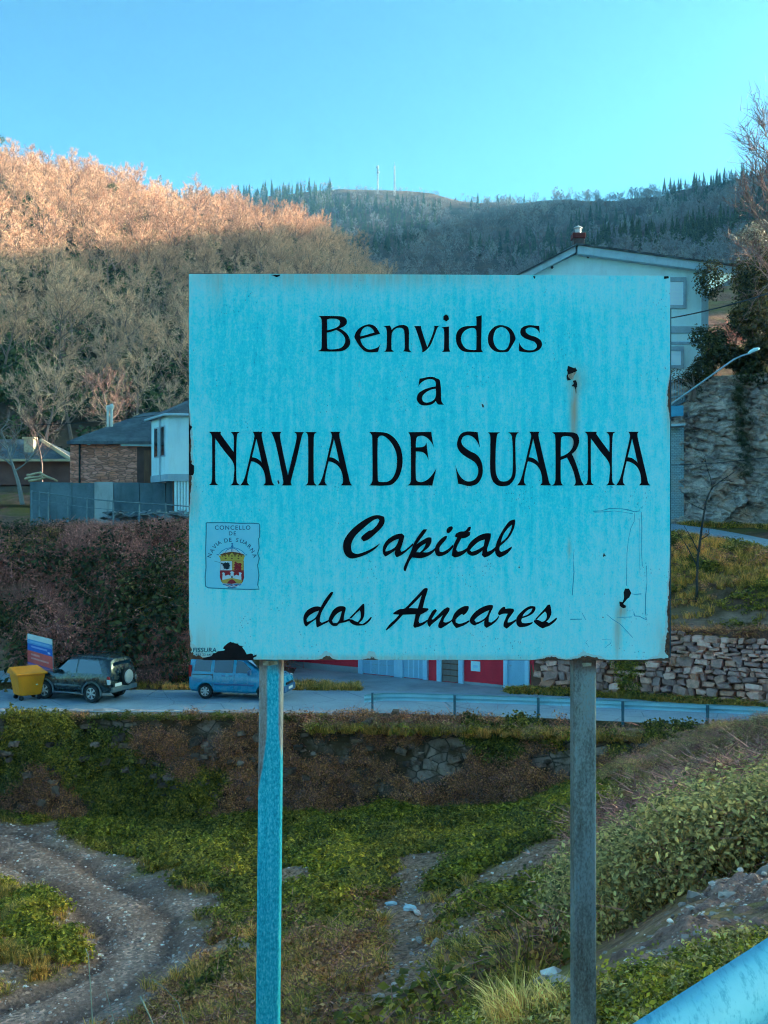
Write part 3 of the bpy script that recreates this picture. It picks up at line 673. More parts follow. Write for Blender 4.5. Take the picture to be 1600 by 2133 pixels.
# two radio masts on the far crest
M_MAST = plain('mast_paint', [(0.35, 0.37, 0.4), (0.5, 0.5, 0.52)], 0.5, 0.6, world=True, bump=0)
for px_, y0_, y1_, lb in ((787, 398, 344, 'slim radio mast on the distant hill with dishes near its top'), (822, 400, 345, 'thinner radio mast without dishes on the distant hill')):
    d_ = 905.0; a_ = P(px_, y0_, d_); c_ = P(px_, y1_, d_); t = empty('radio_mast', a_); hh = c_.z - a_.z
    g = MB(); 
    for cx, cy in ((-0.7, -0.4), (0.7, -0.4), (0, 0.8)): g.tube([(cx, cy, -3), (cx * 0.6, cy * 0.6, hh)], 0.22, 5)
    for k in range(10): g.box(-0.7, 0.7, -0.45, 0.5, hh * k / 10, hh * k / 10 + 0.25)
    g.build('tower', M_MAST, t)
    if px_ == 787:
        g = MB(); g.lathe([(0.1, -0.3), (1.2, 0.2), (1.3, 0.5)], (0.2, -1.0, hh * 0.72), 'y', 10); g.lathe([(0.1, -0.3), (1.0, 0.2), (1.1, 0.5)], (-0.3, -1.0, hh * 0.9), 'y', 10); g.build('dish', M_MAST, t)
    else:
        g = MB(); g.tube([(0, 0, hh), (0, 0, hh + 3)], 0.15, 5); g.build('aerial', M_MAST, t)
    tag(t, lb, 'mast')
# ================================================================== the welcome sign
SY = 3.2                                   # distance of the panel's face
K = SY / F
def S(px, py, dy=0.0): return Vector(((px - 800) * K, -dy, -(py - 1066.5) * K + E))      # on the panel, dy proud of it
SIGN = empty('welcome_sign', (0, SY, 0.0))
def spart(name, g, m, **kw): return g.build(name, m, SIGN, **kw)

# --- panel paint: weathered sky-blue enamel with vertical weather streaks, chips and rust runs
def blob(b, X, Z, px, py, rx, ry, p=1.0, soft=True):
    """soft-edged spot centred on panel pixel px,py with radii in panel pixels (0..1)"""
    cx, cz = (px - 800) * K, -(py - 1066.5) * K + E
    dx = b.m('MULTIPLY', b.m('SUBTRACT', X, cx), 1 / (rx * K)); dz = b.m('MULTIPLY', b.m('SUBTRACT', Z, cz), 1 / (ry * K))
    r2 = b.m('ADD', b.m('MULTIPLY', dx, dx), b.m('MULTIPLY', dz, dz))
    return b.m('MULTIPLY', b.m('POWER', 2.718, b.m('MULTIPLY', r2, -1.0)), p)
b = NB('sign_enamel')
vec = b.obj(); sx = b.n('SeparateXYZ', {0: vec}); X = sx; Z = b.n('SeparateXYZ', {0: vec}, out=2)
streak = b.noise(b.map(vec, (55, 1, 5.0)), 1.0, 4, 0.6)
streak2 = b.noise(b.map(vec, (16, 1, 1.2)), 1.0, 3, 0.5)
mott = b.noise(b.map(vec, (1, 1, 0.7)), 190, 4, 0.75)
mott2 = b.noise(b.map(vec, (1, 1, 0.6)), 55, 4, 0.75)
large = b.noise(vec, 2.2, 3, 0.5)
f = b.m('ADD', b.m('MULTIPLY', streak, 0.32), b.m('ADD', b.m('MULTIPLY', mott, 0.38), b.m('ADD', b.m('MULTIPLY', mott2, 0.34), b.m('MULTIPLY', streak2, 0.06))))
zrel = b.rng(Z, S(0, 1375).z, S(0, 570).z, 0, 1, smooth=False)
edge = b.m('ADD', b.rng(zrel, 0.42, 0.05, 0, 1), b.rng(zrel, 0.86, 1.0, 0, 0.8))
xrel = b.rng(X, S(393, 0).x, S(1397, 0).x, 0, 1, smooth=False)
side = b.m('ADD', b.rng(xrel, 0.10, 0.0, 0, 0.7), b.rng(xrel, 0.72, 1.0, 0, 0.65))
f = b.m('ADD', f, b.m('MULTIPLY', b.m('ADD', b.m('ADD', edge, side), b.m('MULTIPLY', b.m('SUBTRACT', large, 0.5), 1.4)), 0.10))
paint = b.ramp(f, [(0.38, (0.008, 0.42, 0.58)), (0.46, (0.008, 0.74, 0.84)), (0.54, (0.03, 0.86, 0.92)), (0.62, (0.25, 0.90, 0.94)), (0.74, (0.50, 0.92, 0.94))])
# faint dark weather dots
vd = b.vor(b.map(vec, (1, 1, 0.7)), 120.0); dots = b.rng(vd, 0.10, 0.22, 1, 0)
dots = b.m('MULTIPLY', dots, b.rng(b.noise(vec, 9, 3), 0.50, 0.66, 0, 0.65))
paint = b.mix(dots, paint, (0.008, 0.16, 0.28))
# chips: dark, with a pale rim
v2 = b.map(vec, (1, 1, 0.72)); vc = b.n('TexVoronoi', {'Vector': b.n('VectorMath', {0: v2, 1: b.n('VectorMath', {0: b.n('TexNoise', {'Vector': vec, 'Scale': 90.0}, out=1), 'Scale': 0.012}, operation='SCALE')}, operation='ADD'), 'Scale': 17.0}, feature='F1')
vcol = b.n('TexVoronoi', {'Vector': v2, 'Scale': 17.0}, out=1, feature='F1'); vr = b.n('SeparateColor', {0: vcol}); thr = b.m('MULTIPLY', b.rng(vr, 0.50, 1.0, 0.0, 0.085, smooth=False), b.rng(b.noise(vec, 3.2, 2), 0.35, 0.7, 0.3, 1.25))
chip = b.m('LESS_THAN', vc, thr); rim = b.m('LESS_THAN', vc, b.m('MULTIPLY', thr, 1.7))
paint = b.mix(b.m('MULTIPLY', rim, 0.35), paint, (0.50, 0.70, 0.76)); 
# rust and scuffed edges
jag = b.noise(vec, 70, 5, 0.8); jag2 = b.noise(vec, 22, 4, 0.7)
dl = b.m('SUBTRACT', X, S(393, 0).x); dr = b.m('SUBTRACT', S(1397, 0).x, X); db = b.m('SUBTRACT', Z, S(0, 1375).z); dt = b.m('SUBTRACT', S(0, 570).z, Z)
dm = b.m('MINIMUM', b.m('MINIMUM', dl, dr), b.m('MINIMUM', db, b.m('MULTIPLY', dt, 1.6)))
wear = b.m('ADD', b.m('MULTIPLY', jag, 0.6), b.m('MULTIPLY', jag2, 0.9))
corner = b.m('ADD', b.m('ADD', blob(b, X, Z, 1392, 1350, 26, 40, 1.4), blob(b, X, Z, 400, 1365, 30, 34, 0.9)), b.m('ADD', blob(b, X, Z, 396, 965, 10, 70, 1.0), b.m('ADD', blob(b, X, Z, 1394, 830, 8, 30, 1.0), blob(b, X, Z, 1394, 1270, 8, 60, 0.9))))
spots = b.m('ADD', blob(b, X, Z, 1148, 1372, 18, 9, 1.2), b.m('ADD', blob(b, X, Z, 1225, 1370, 26, 10, 1.3), b.m('ADD', blob(b, X, Z, 680, 1362, 14, 16, 1.0), b.m('ADD', blob(b, X, Z, 772, 1362, 14, 12, 1.1), b.m('ADD', blob(b, X, Z, 1215, 1356, 7, 12, 0.9), blob(b, X, Z, 460, 1360, 60, 30, 0.6))))))
corner = b.m('ADD', corner, spots)
lim = b.m('MULTIPLY', b.m('ADD', 0.0010, b.m('MULTIPLY', corner, 0.015)), b.m('SUBTRACT', b.m('MULTIPLY', wear, 2.1), 0.95))
pale = b.m('LESS_THAN', dm, b.m('MULTIPLY', lim, 2.6)); rust = b.m('LESS_THAN', dm, lim)
tan = b.m('ADD', blob(b, X, Z, 1196, 850, 9, 48, 1.0), b.m('ADD', blob(b, X, Z, 1196, 920, 8, 60, 0.65), b.m('ADD', blob(b, X, Z, 1287, 1320, 7, 46, 0.85), b.m('ADD', blob(b, X, Z, 1297, 1272, 9, 14, 1.0), b.m('ADD', blob(b, X, Z, 1186, 1142, 4, 20, 0.7), b.m('ADD', blob(b, X, Z, 740, 574, 300, 24, 0.6), b.m('ADD', blob(b, X, Z, 450, 590, 18, 46, 0.35), b.m('ADD', blob(b, X, Z, 1392, 870, 9, 46, 0.55), b.m('ADD', blob(b, X, Z, 403, 1040, 12, 46, 0.5), b.m('ADD', blob(b, X, Z, 1200, 792, 22, 30, 0.5), b.m('ADD', blob(b, X, Z, 780, 1371, 420, 7, 0.5), b.m('ADD', blob(b, X, Z, 415, 1350, 40, 40, 0.4), blob(b, X, Z, 1385, 1335, 30, 50, 0.35)))))))))))))
tan = b.m('MULTIPLY', tan, b.rng(b.noise(b.map(vec, (90, 1, 7)), 1, 3), 0.25, 0.65, 0.45, 1.0), clamp=True)
col = b.mix(tan, paint, (0.60, 0.42, 0.30))
col = b.mix(b.m('MULTIPLY', pale, 0.7), col, (0.62, 0.62, 0.58))
rustc = b.ramp(jag, [(0.35, (0.035, 0.012, 0.008)), (0.55, (0.17, 0.05, 0.022)), (0.75, (0.36, 0.14, 0.06))])
col = b.mix(rust, col, rustc); col = b.mix(chip, col, (0.02, 0.014, 0.014))
hgt = b.m('SUBTRACT', b.m('MULTIPLY', mott2, 0.5), b.m('MULTIPLY', b.m('MAXIMUM', chip, rust), 1.0))
M_PANEL = b.bsdf(col, b.rng(mott, 0.3, 0.7, 0.42, 0.62), 0.0, 0.4, bump=hgt, bstr=0.25, bdist=0.002)
M_BLACK = plain('black_vinyl', [(0.006, 0.002, 0.004), (0.014, 0.004, 0.007)], 30, 0.75, spec=0.12, bump=0.1, bdist=0.001)
b = NB('bare_rusted_steel'); jg = b.noise(b.obj(), 40, 6, 0.7)
M_RUSTDARK = b.bsdf(b.ramp(jg, [(0.3, (0.008, 0.005, 0.007)), (0.6, (0.022, 0.012, 0.014)), (0.8, (0.06, 0.022, 0.015))]), 0.85, 0, 0.2, bump=jg, bstr=0.5, bdist=0.003)
M_FRAME = plain('frame_steel', [(0.02, 0.06, 0.09), (0.05, 0.10, 0.13)], 12, 0.6, bump=0.2)

# panel: thin steel tray with folded edges, slightly wavy outline
g = MB(); c = [S(393, 569), S(1396.5, 574.5), S(1395, 1376.5), S(393.5, 1373.5)]
nx, ny = 24, 20; vs = []
for j in range(ny + 1):
    for i in range(nx + 1):
        u, v = i / nx, j / ny; p = c[0].lerp(c[1], u).lerp(c[3].lerp(c[2], u), v)
        p.y += 0.0012 * math.sin(u * 7 + v * 3) * math.sin(v * 5 + 1) * (0 if i in (0, nx) or j in (0, ny) else 1); vs.append(p)
g.add(vs, [(j * (nx + 1) + i, (j + 1) * (nx + 1) + i, (j + 1) * (nx + 1) + i + 1, j * (nx + 1) + i + 1) for j in range(ny) for i in range(nx)])
ring = [i for i in range(nx + 1)] + [j * (nx + 1) + nx for j in range(1, ny + 1)] + [ny * (nx + 1) + i for i in range(nx - 1, -1, -1)] + [j * (nx + 1) for j in range(ny - 1, 0, -1)]
o_ = len(g.v); g.add([Vector(vs[i]) + Vector((0, 0.022, 0)) for i in ring], [tuple(range(len(ring)))])
n_ = len(ring)
for i in range(n_): g.f.append((ring[i], ring[(i + 1) % n_], o_ + (i + 1) % n_, o_ + i)); g.m.append(0)
spart('panel', g, M_PANEL)
g = MB(); g.prism([S(1300, 600, -0.0235), S(1403, 640, -0.0235), S(1402, 1372, -0.0235), S(1300, 1372, -0.0235)], (0, 0.03, 0)); spart('back_frame', g, M_FRAME)
g = MB(); g.prism([S(405, 590, -0.0235), S(1290, 590, -0.0235), S(1290, 640, -0.0235), S(405, 640, -0.0235)], (0, 0.03, 0)); spart('back_frame', g, M_FRAME)

# --- posts
def postmat(name, left):
    b = NB(name); v = b.obj(); X = b.n('SeparateXYZ', {0: v}); Z = b.n('SeparateXYZ', {0: v}, out=2)
    st = b.noise(b.map(v, (120, 120, 1.5)), 1, 4, 0.6); gr = b.noise(b.map(v, (1, 1, 0.5)), 170, 4, 0.75); bg_ = b.noise(b.map(v, (1, 1, 0.35)), 9, 5, 0.65)
    if left:
        fade = b.rng(Z, S(0, 1500).z, S(0, 1800).z, 0, 1)             # paint survives lower down
        cx = b.m('ABSOLUTE', b.m('SUBTRACT', X, b.m('ADD', S(566, 0).x, b.m('MULTIPLY', b.m('SUBTRACT', Z, 11.4), 0.004))))
        keepw = b.m('ADD', 0.010, b.m('ADD', b.m('MULTIPLY', fade, 0.05), b.m('MULTIPLY', bg_, 0.012)))
        on = b.rng(cx, b.m('SUBTRACT', keepw, 0.002), b.m('ADD', keepw, 0.005), 1, 0)
        blue = b.ramp(b.m('ADD', b.m('MULTIPLY', gr, 0.75), b.m('MULTIPLY', st, 0.25)), [(0.36, (0.008, 0.28, 0.40)), (0.5, (0.015, 0.50, 0.64)), (0.6, (0.12, 0.66, 0.76)), (0.72, (0.40, 0.78, 0.82))])
        steel = b.ramp(b.m('ADD', b.m('MULTIPLY', gr, 0.5), b.m('MULTIPLY', bg_, 0.5)), [(0.35, (0.26, 0.17, 0.15)), (0.5, (0.46, 0.35, 0.33)), (0.65, (0.60, 0.55, 0.54))])
        col = b.mix(on, steel, blue); rough = 0.6
    else:
        col = b.ramp(b.m('ADD', b.m('MULTIPLY', gr, 0.42), b.m('ADD', b.m('MULTIPLY', st, 0.10), b.m('MULTIPLY', bg_, 0.48))), [(0.38, (0.11, 0.07, 0.06)), (0.47, (0.20, 0.18, 0.17)), (0.54, (0.32, 0.29, 0.28)), (0.64, (0.24, 0.33, 0.35))]); rough = 0.55
    tz = b.rng(Z, S(0, 1412).z, S(0, 1384).z, 0, 1); col = b.mix(b.m('MULTIPLY', tz, b.rng(bg_, 0.3, 0.6)), col, (0.20, 0.06, 0.03))
    return b.bsdf(col, rough, 0.25, 0.4, bump=gr, bstr=0.15, bdist=0.001)
def post(nm, t0, t1, b0, b1, m, ztop=620):
    """a square steel tube with rounded corners, t/b: left and right edges in pixels at panel foot and at picture foot"""
    cxt, cxb = (t0 + t1) / 2, (b0 + b1) / 2; w = (t1 - t0) / 2 * K; g = MB(); rings = []
    prof = []
    for q, (sx_, sy_) in enumerate(((1, -1), (1, 1), (-1, 1), (-1, -1))):
        for k in range(4):
            a = math.pi * (-0.5 + 0.5 * q) + math.pi / 2 * k / 3 ; prof.append((sx_ * (w - 0.007) + 0.007 * math.cos(a), sy_ * (w - 0.007) + 0.007 * math.sin(a)))
    for py in (ztop, 1376, 1700, 2133, 2480):
        cpx = cxt + (cxb - cxt) * (py - 1376) / (2133 - 1376); q = S(cpx, py); rings.append([(q.x + a, 0.0245 + w + b_, q.z) for a, b_ in prof])
    vs = [p for r in rings for p in r]; n = len(prof)
    g.add(vs, [(i * n + k, i * n + (k + 1) % n, (i + 1) * n + (k + 1) % n, (i + 1) * n + k) for i in range(len(rings) - 1) for k in range(n)] + [tuple(range(n)), tuple(range((len(rings) - 1) * n, len(rings) * n))])
    o = spart(nm, g, m, smooth=False); return o
p_ = post('post', 538, 586, 530.5, 578.5, postmat('post_blue_paint', True)); p_['label'] = 'post with worn blue paint'
p_ = post('post', 1198, 1246, 1197, 1248, postmat('post_bare_steel', False)); p_['label'] = 'bare grey steel post'
# weld scraps of bare primer under the panel
M_PRIMER = plain('old_primer', [(0.28, 0.13, 0.07), (0.5, 0.33, 0.22), (0.6, 0.5, 0.42)], 60, 0.8)
g = MB(); g.prism([S(546, 1379, -0.0225), S(576, 1380, -0.0225), S(577, 1386, -0.0225), S(560, 1389, -0.0225), S(546, 1388, -0.0225)], (0, 0.0016, 0)); spart('weld', g, M_PRIMER)
g = MB(); g.prism([S(1216, 1383, -0.0225), S(1236, 1383, -0.0225), S(1235, 1390, -0.0225), S(1217, 1391, -0.0225)], (0, 0.0016, 0)); spart('weld', g, M_PRIMER)

# --- lettering: outlines traced as shapes, cut from black vinyl
def smooth_outline(pts, k=4):
    n = len(pts); out = []; P_ = [Vector((p[0], p[1])) for p in pts]
    corner = []
    for i in range(n):
        a = (P_[i] - P_[i - 1]); c_ = (P_[(i + 1) % n] - P_[i])
        corner.append(a.length < 1e-6 or c_.length < 1e-6 or abs(a.angle_signed(c_, 0)) > 0.75)
    for i in range(n):
        p0, p1, p2, p3 = P_[i - 1], P_[i], P_[(i + 1) % n], P_[(i + 2) % n]; L = (p2 - p1).length
        def tan_(a, b_, c_, isc):
            if isc: return None
            d = (c_ - a); return d.normalized() * L if d.length > 1e-6 else None
        t1 = tan_(p0, p1, p2, corner[i]); t2 = tan_(p1, p2, p3, corner[(i + 1) % n])
        if t1 is None and t2 is None: out.append(p1); continue
        if t1 is None: t1 = (p2 - p1) * 1.5 - t2 * 0.5
        if t2 is None: t2 = (p2 - p1) * 1.5 - t1 * 0.5
        for j in range(k):
            t = j / k; h00 = 2 * t ** 3 - 3 * t * t + 1; h10 = t ** 3 - 2 * t * t + t; h01 = -2 * t ** 3 + 3 * t * t; h11 = t ** 3 - t * t
            out.append(p1 * h00 + t1 * h10 + p2 * h01 + t2 * h11)
    return out
def flat_shape(name, loops, tf, m, dy, thick=0.00035, smooth=True, parent=None):
    cu = bpy.data.curves.new(name, 'CURVE'); cu.dimensions = '2D'; cu.fill_mode = 'BOTH'; cu.extrude = thick / 2
    for lp in loops:
        pts = smooth_outline(lp) if smooth else [Vector(p) for p in lp]
        sp = cu.splines.new('POLY'); sp.points.add(len(pts) - 1)
        for i, p in enumerate(pts):
            q = S(*tf(p)); sp.points[i].co = (q.x, q.z, 0, 1)
        sp.use_cyclic_u = True
    return curve_part(name, cu, m, dy + thick / 2, parent)
def curve_part(name, cu, m, dy, parent=None, mtx=None):
    tmp = bpy.data.objects.new('tmp', cu); COL.objects.link(tmp); bpy.context.view_layer.update()
    me = bpy.data.meshes.new_from_object(tmp.evaluated_get(bpy.context.evaluated_depsgraph_get())); bpy.data.objects.remove(tmp); bpy.data.curves.remove(cu)
    M = Matrix(((1, 0, 0, 0), (0, 0, -1, -dy), (0, 1, 0, 0), (0, 0, 0, 1)))      # curve plane xy -> panel plane xz, front towards -y
    me.transform(M if mtx is None else M @ mtx); me.materials.clear(); me.materials.append(m); me.name = name
    return link(bpy.data.objects.new(name, me), parent or SIGN)
def pl(s): return [tuple(float(c) for c in p.split(',')) for p in s.split()]
Z1 = (640, 640, 6.154); Z2 = (880, 640, 6.154); ZA = (850, 770, 16.0); Z3 = (420, 880, 5.0); Z4 = (740, 880, 5.0); Z5 = (1040, 880, 5.0); Z6 = (700, 1060, 4.0); Z7 = (620, 1210, 5.333); Z8 = (900, 1210, 5.333)
gA = ['530,97 640,97 627,117 632,170 680,380 725,570 740,630 762,655 642,655 665,630 662,560 640,490 600,440 550,412 515,405 480,560 478,625 503,655 403,655 435,610 465,520 510,330 550,150 545,117', '571,170 525,362 570,372 605,395 628,418 600,290']
gN = ['75,97 203,97 198,120 240,180 335,308 335,150 325,122 303,100 400,98 375,115 367,160 362,300 362,560 370,625 400,652 300,655 325,630 335,570 335,430 240,300 142,165 142,560 148,625 178,652 75,652 100,635 110,580 110,180 103,125']
GLY = [
 (Z1, 0, ['143,113 300,112 420,116 480,130 508,170 505,215 470,245 412,272 470,305 520,355 548,420 548,475 520,520 470,552 420,565 150,564 140,558 172,548 185,515 187,300 185,165 175,135', '255,157 285,146 370,148 415,170 422,205 400,245 350,272 255,297', '252,325 310,312 372,290 430,325 475,375 488,430 470,485 430,522 370,537 280,540 255,525']),
 (Z1, 0, ['935,340 905,290 870,245 810,220 750,228 690,255 640,300 607,370 612,400 640,450 690,520 760,572 905,573 943,460 915,505 870,530 800,542 760,530 715,490 690,445 680,407', '677,378 690,320 720,270 770,247 815,260 845,290 862,325']),
 (Z1, 0, ['980,242 1060,235 1075,265 1082,292 1120,258 1190,230 1255,232 1290,255 1303,300 1305,400 1308,540 1340,577 1230,565 1248,535 1250,400 1245,310 1225,275 1190,262 1140,272 1090,320 1080,380 1080,540 1110,570 985,570 1012,545 1020,480 1022,320 1012,265']),
 (Z2, 0, ['-107,242 -20,240 -12,285 30,420 62,512 110,400 148,290 155,252 143,240 222,238 193,262 165,335 125,440 88,508 25,568 -5,573 -2,540 -47,390 -87,275']),
 (Z2, 0, ['245,258 342,247 340,300 340,430 342,530 358,570 248,573 272,550 278,500 280,320 270,275']), (Z2, 0, ['300,93 322,105 342,155 305,182 268,160 270,115']),
 (Z2, 0, ['683,122 760,104 758,250 755,530 775,575 560,573 490,545 445,480 430,400 440,330 480,275 550,245 640,240 692,235 692,145', '690,300 672,272 630,265 560,290 515,335 495,400 505,460 545,520 600,545 690,548']),
 (Z2, 0, ['970,232 1040,235 1110,260 1160,310 1195,398 1170,455 1110,555 1085,572 970,575 900,545 850,475 840,400 855,330 900,270', '1000,255 945,285 918,340 908,410 925,480 965,535 1020,552 1075,535 1110,480 1122,410 1115,340 1080,285 1040,260']),
 (Z2, 0, ['1495,238 1505,335 1470,285 1420,262 1360,262 1322,285 1325,320 1370,355 1460,385 1515,425 1532,470 1515,525 1470,560 1380,580 1290,572 1240,565 1238,445 1265,500 1310,540 1370,553 1430,545 1465,515 1462,475 1430,440 1330,405 1275,370 1255,325 1265,275 1310,243 1380,230 1450,238']),
 (ZA, 0, ['385,295 470,290 600,258 780,240 880,255 940,290 1000,305 1055,350 1075,450 1095,600 1100,800 1105,1000 1130,1090 1215,1190 1150,1165 1010,1160 960,1110 925,1040 850,1120 740,1170 600,1195 450,1180 370,1130 300,1020 300,900 350,790 440,720 600,640 760,590 925,560 920,420 870,350 760,315 640,325 530,370 440,430 345,550', '925,640 800,655 660,715 560,790 490,870 465,960 500,1050 580,1095 680,1095 800,1050 890,970 925,870 932,760']),
 (Z3, 0, gN), (Z3, 0, gA), (Z3, 0, ['722,97 835,97 818,120 822,180 860,370 900,550 950,340 990,170 990,120 967,100 1068,100 1050,125 1035,180 990,380 935,590 930,625 940,655 835,655 850,635 850,600 820,440 775,230 745,140']),
 (Z3, 0, ['1080,100 1200,100 1175,120 1168,170 1168,580 1175,630 1200,655 1078,655 1103,635 1110,590 1110,170 1102,120']), (Z3, 808, gA),
 (Z4, 0, ['145,100 260,100 340,115 410,165 465,250 492,360 490,450 470,530 440,590 390,640 340,655 145,655 170,635 180,600 178,180 172,130', '235,170 255,140 290,138 350,180 400,250 430,330 435,420 425,500 395,570 350,612 300,620 245,618 235,595']),
 (Z4, 0, ['553,102 793,97 800,160 820,260 795,210 750,160 700,138 650,145 635,175 632,260 700,255 728,240 742,208 752,300 765,400 740,340 705,310 632,302 632,590 650,615 700,620 760,590 805,540 845,478 825,560 800,668 795,655 543,655 570,635 580,590 578,180 570,130']),
 (Z4, 0, ['1275,102 1298,262 1270,200 1225,150 1170,132 1125,150 1103,195 1120,240 1180,290 1270,340 1310,400 1328,480 1320,560 1280,630 1230,655 1180,662 1110,645 1073,640 1042,438 1065,510 1105,575 1160,612 1220,608 1262,575 1283,510 1275,460 1240,410 1150,355 1090,305 1062,245 1068,180 1100,120 1160,95 1230,97']),
 (Z4, 0, ['1380,103 1510,103 1480,120 1470,180 1462,300 1462,490 1475,560 1505,605 1545,615 1590,605 1625,570 1640,500 1642,300 1635,180 1625,130 1592,103 1705,103 1680,125 1668,180 1670,400 1672,520 1655,590 1610,645 1575,660 1490,658 1440,620 1415,560 1405,480 1408,180 1402,125']),
 (Z5, -218, gA), (Z5, 0, ['550,103 760,103 810,120 830,165 828,220 800,285 757,328 800,430 835,540 855,610 885,655 775,658 795,630 790,580 765,490 705,365 640,390 640,590 648,635 672,655 545,658 575,635 585,590 585,180 578,125', '640,355 643,170 655,147 700,142 745,150 772,185 770,240 745,290 700,330']),
 (Z5, 812, gN), (Z5, 812, gA),
 (Z6, 0, ['370,285 330,330 260,375 180,405 120,412 80,385 60,330 65,270 95,215 150,155 230,95 300,60 350,52 400,65 405,105 385,150 330,205 270,255 230,270 210,250 215,230 270,185 300,175 345,130 362,95 350,80 310,95 240,150 170,215 135,270 125,320 135,360 170,375 220,365 300,330']),
 (Z6, 0, ['550,205 570,225 555,285 535,340 545,357 580,340 640,285 645,300 590,350 545,385 505,403 490,375 495,345 450,375 412,397 392,370 392,320 410,280 450,240 500,213', '525,250 480,265 440,295 415,335 412,355 450,345 495,315']),
 (Z6, 0, ['760,170 745,195 700,255 670,295 720,262 765,238 795,240 793,280 770,320 720,360 760,362 800,345 830,320 825,345 780,385 710,410 660,408 635,402 610,440 580,520 567,515 565,490 590,430 630,340 655,275 700,205 730,170', '750,285 710,310 685,335 668,360 700,362 730,330']),
 (Z6, 0, ['925,225 920,245 885,290 862,325 865,355 890,358 940,330 975,295 972,325 920,375 860,395 835,385 823,345 835,300 870,255 905,228']), (Z6, 0, ['970,148 972,165 950,195 930,203 920,185 930,160 955,145']),
 (Z6, 0, ['1125,150 1115,180 1100,190 1120,195 1115,220 1080,240 1045,245 1015,300 1000,340 1015,357 1060,345 1110,310 1105,340 1040,390 990,405 965,390 970,345 985,290 1010,240 990,230 1000,205 1040,188 1075,185 1105,152']),
 (Z6, 0, ['1290,205 1288,240 1270,300 1258,340 1262,357 1300,340 1340,305 1335,335 1285,385 1235,405 1215,385 1222,345 1175,380 1130,390 1095,370 1090,335 1110,290 1150,250 1200,218 1250,203', '1240,255 1195,270 1150,305 1115,345 1130,358 1180,340 1230,310']),
 (Z6, 0, ['1490,88 1492,120 1475,180 1440,240 1390,290 1365,315 1362,345 1375,358 1410,345 1465,312 1460,335 1415,380 1362,405 1335,385 1325,345 1335,290 1365,220 1410,145 1450,100', '1468,130 1430,165 1395,215 1372,280 1420,240 1455,180']),
 (Z7, 0, ['395,125 385,155 320,255 270,340 250,400 248,450 270,465 320,445 350,430 345,455 270,490 215,518 207,480 205,425 160,455 95,507 75,480 65,430 70,385 100,335 160,295 215,283 258,290 300,215 360,135 382,120', '240,330 185,350 130,385 100,430 105,455 150,440 200,405']),
 (Z7, 0, ['530,290 535,310 520,370 512,440 560,425 585,415 580,440 520,460 470,470 440,498 390,497 355,465 345,430 365,375 400,320 450,285 500,280', '492,335 450,355 410,395 382,440 395,470 440,465 465,430']),
 (Z7, 0, ['740,255 742,300 740,380 720,430 680,470 720,480 770,445 815,398 825,405 800,445 750,485 700,495 640,492 590,465 570,430 600,427 640,447 670,455 700,410 700,350 690,325 640,370 597,415 577,410 640,345 700,280 725,255']),
 (Z7, 0, ['1440,80 1445,100 1420,180 1390,300 1450,305 1455,320 1420,345 1365,375 1345,440 1350,468 1390,460 1440,430 1450,440 1390,490 1300,522 1285,500 1300,430 1310,370 1170,375 1120,430 1060,490 985,550 980,540 1030,475 1085,425 1130,375 1065,370 1060,358 1130,315 1190,305 1280,215 1370,120 1410,83', '1380,155 1300,240 1235,300 1335,305 1355,240']),
 (Z8, 0, ['40,312 55,330 20,385 -5,425 10,430 60,385 120,325 170,292 195,300 190,335 140,410 125,450 150,462 190,450 225,425 225,445 170,485 100,528 75,520 70,490 95,430 120,380 60,430 0,480 -28,512 -48,480 -50,440 -20,380 10,330']),
 (Z8, 0, ['405,280 408,305 385,350 348,382 335,365 300,390 262,430 262,460 300,475 350,465 415,435 415,455 350,495 270,525 240,490 222,450 225,420 250,360 300,310 360,280']),
 (Z8, 0, ['672,268 678,290 655,340 630,410 628,455 655,462 710,425 740,385 745,400 700,460 605,522 580,500 580,440 530,470 470,495 430,470 420,435 440,390 490,335 560,290 630,268', '635,325 570,355 510,395 470,435 490,462 540,445 600,400']),
 (Z8, 0, ['805,285 815,310 860,305 905,310 912,335 880,380 845,430 840,462 880,455 930,425 935,445 880,490 830,530 795,510 795,475 815,420 840,365 785,365 745,385 733,360 750,325 780,295']),
 (Z8, 0, ['1145,285 1148,315 1120,360 1060,395 1000,415 990,440 1000,465 1050,470 1120,455 1110,475 1050,505 975,515 945,490 935,450 940,410 970,365 1030,310 1090,280', '1115,305 1070,320 1020,365 1005,395 1060,375 1100,340']),
 (Z8, 0, ['1310,262 1320,300 1325,360 1300,420 1270,450 1300,470 1340,440 1380,408 1390,420 1360,455 1300,500 1270,510 1230,528 1180,500 1130,455 1135,437 1170,432 1220,455 1255,440 1275,400 1270,360 1255,340 1210,380 1162,430 1142,428 1190,375 1250,310 1285,265'])]
for gi_, (zz, dx_, loops) in enumerate(GLY):
    def tf(p, zz=zz, dx_=dx_): return (zz[0] + (p[0] + dx_) / zz[2], zz[1] + p[1] / zz[2])
    flat_shape('letter', [pl(l) for l in loops], tf, M_BLACK, 0.0012 + 0.00003 * (gi_ % 7))

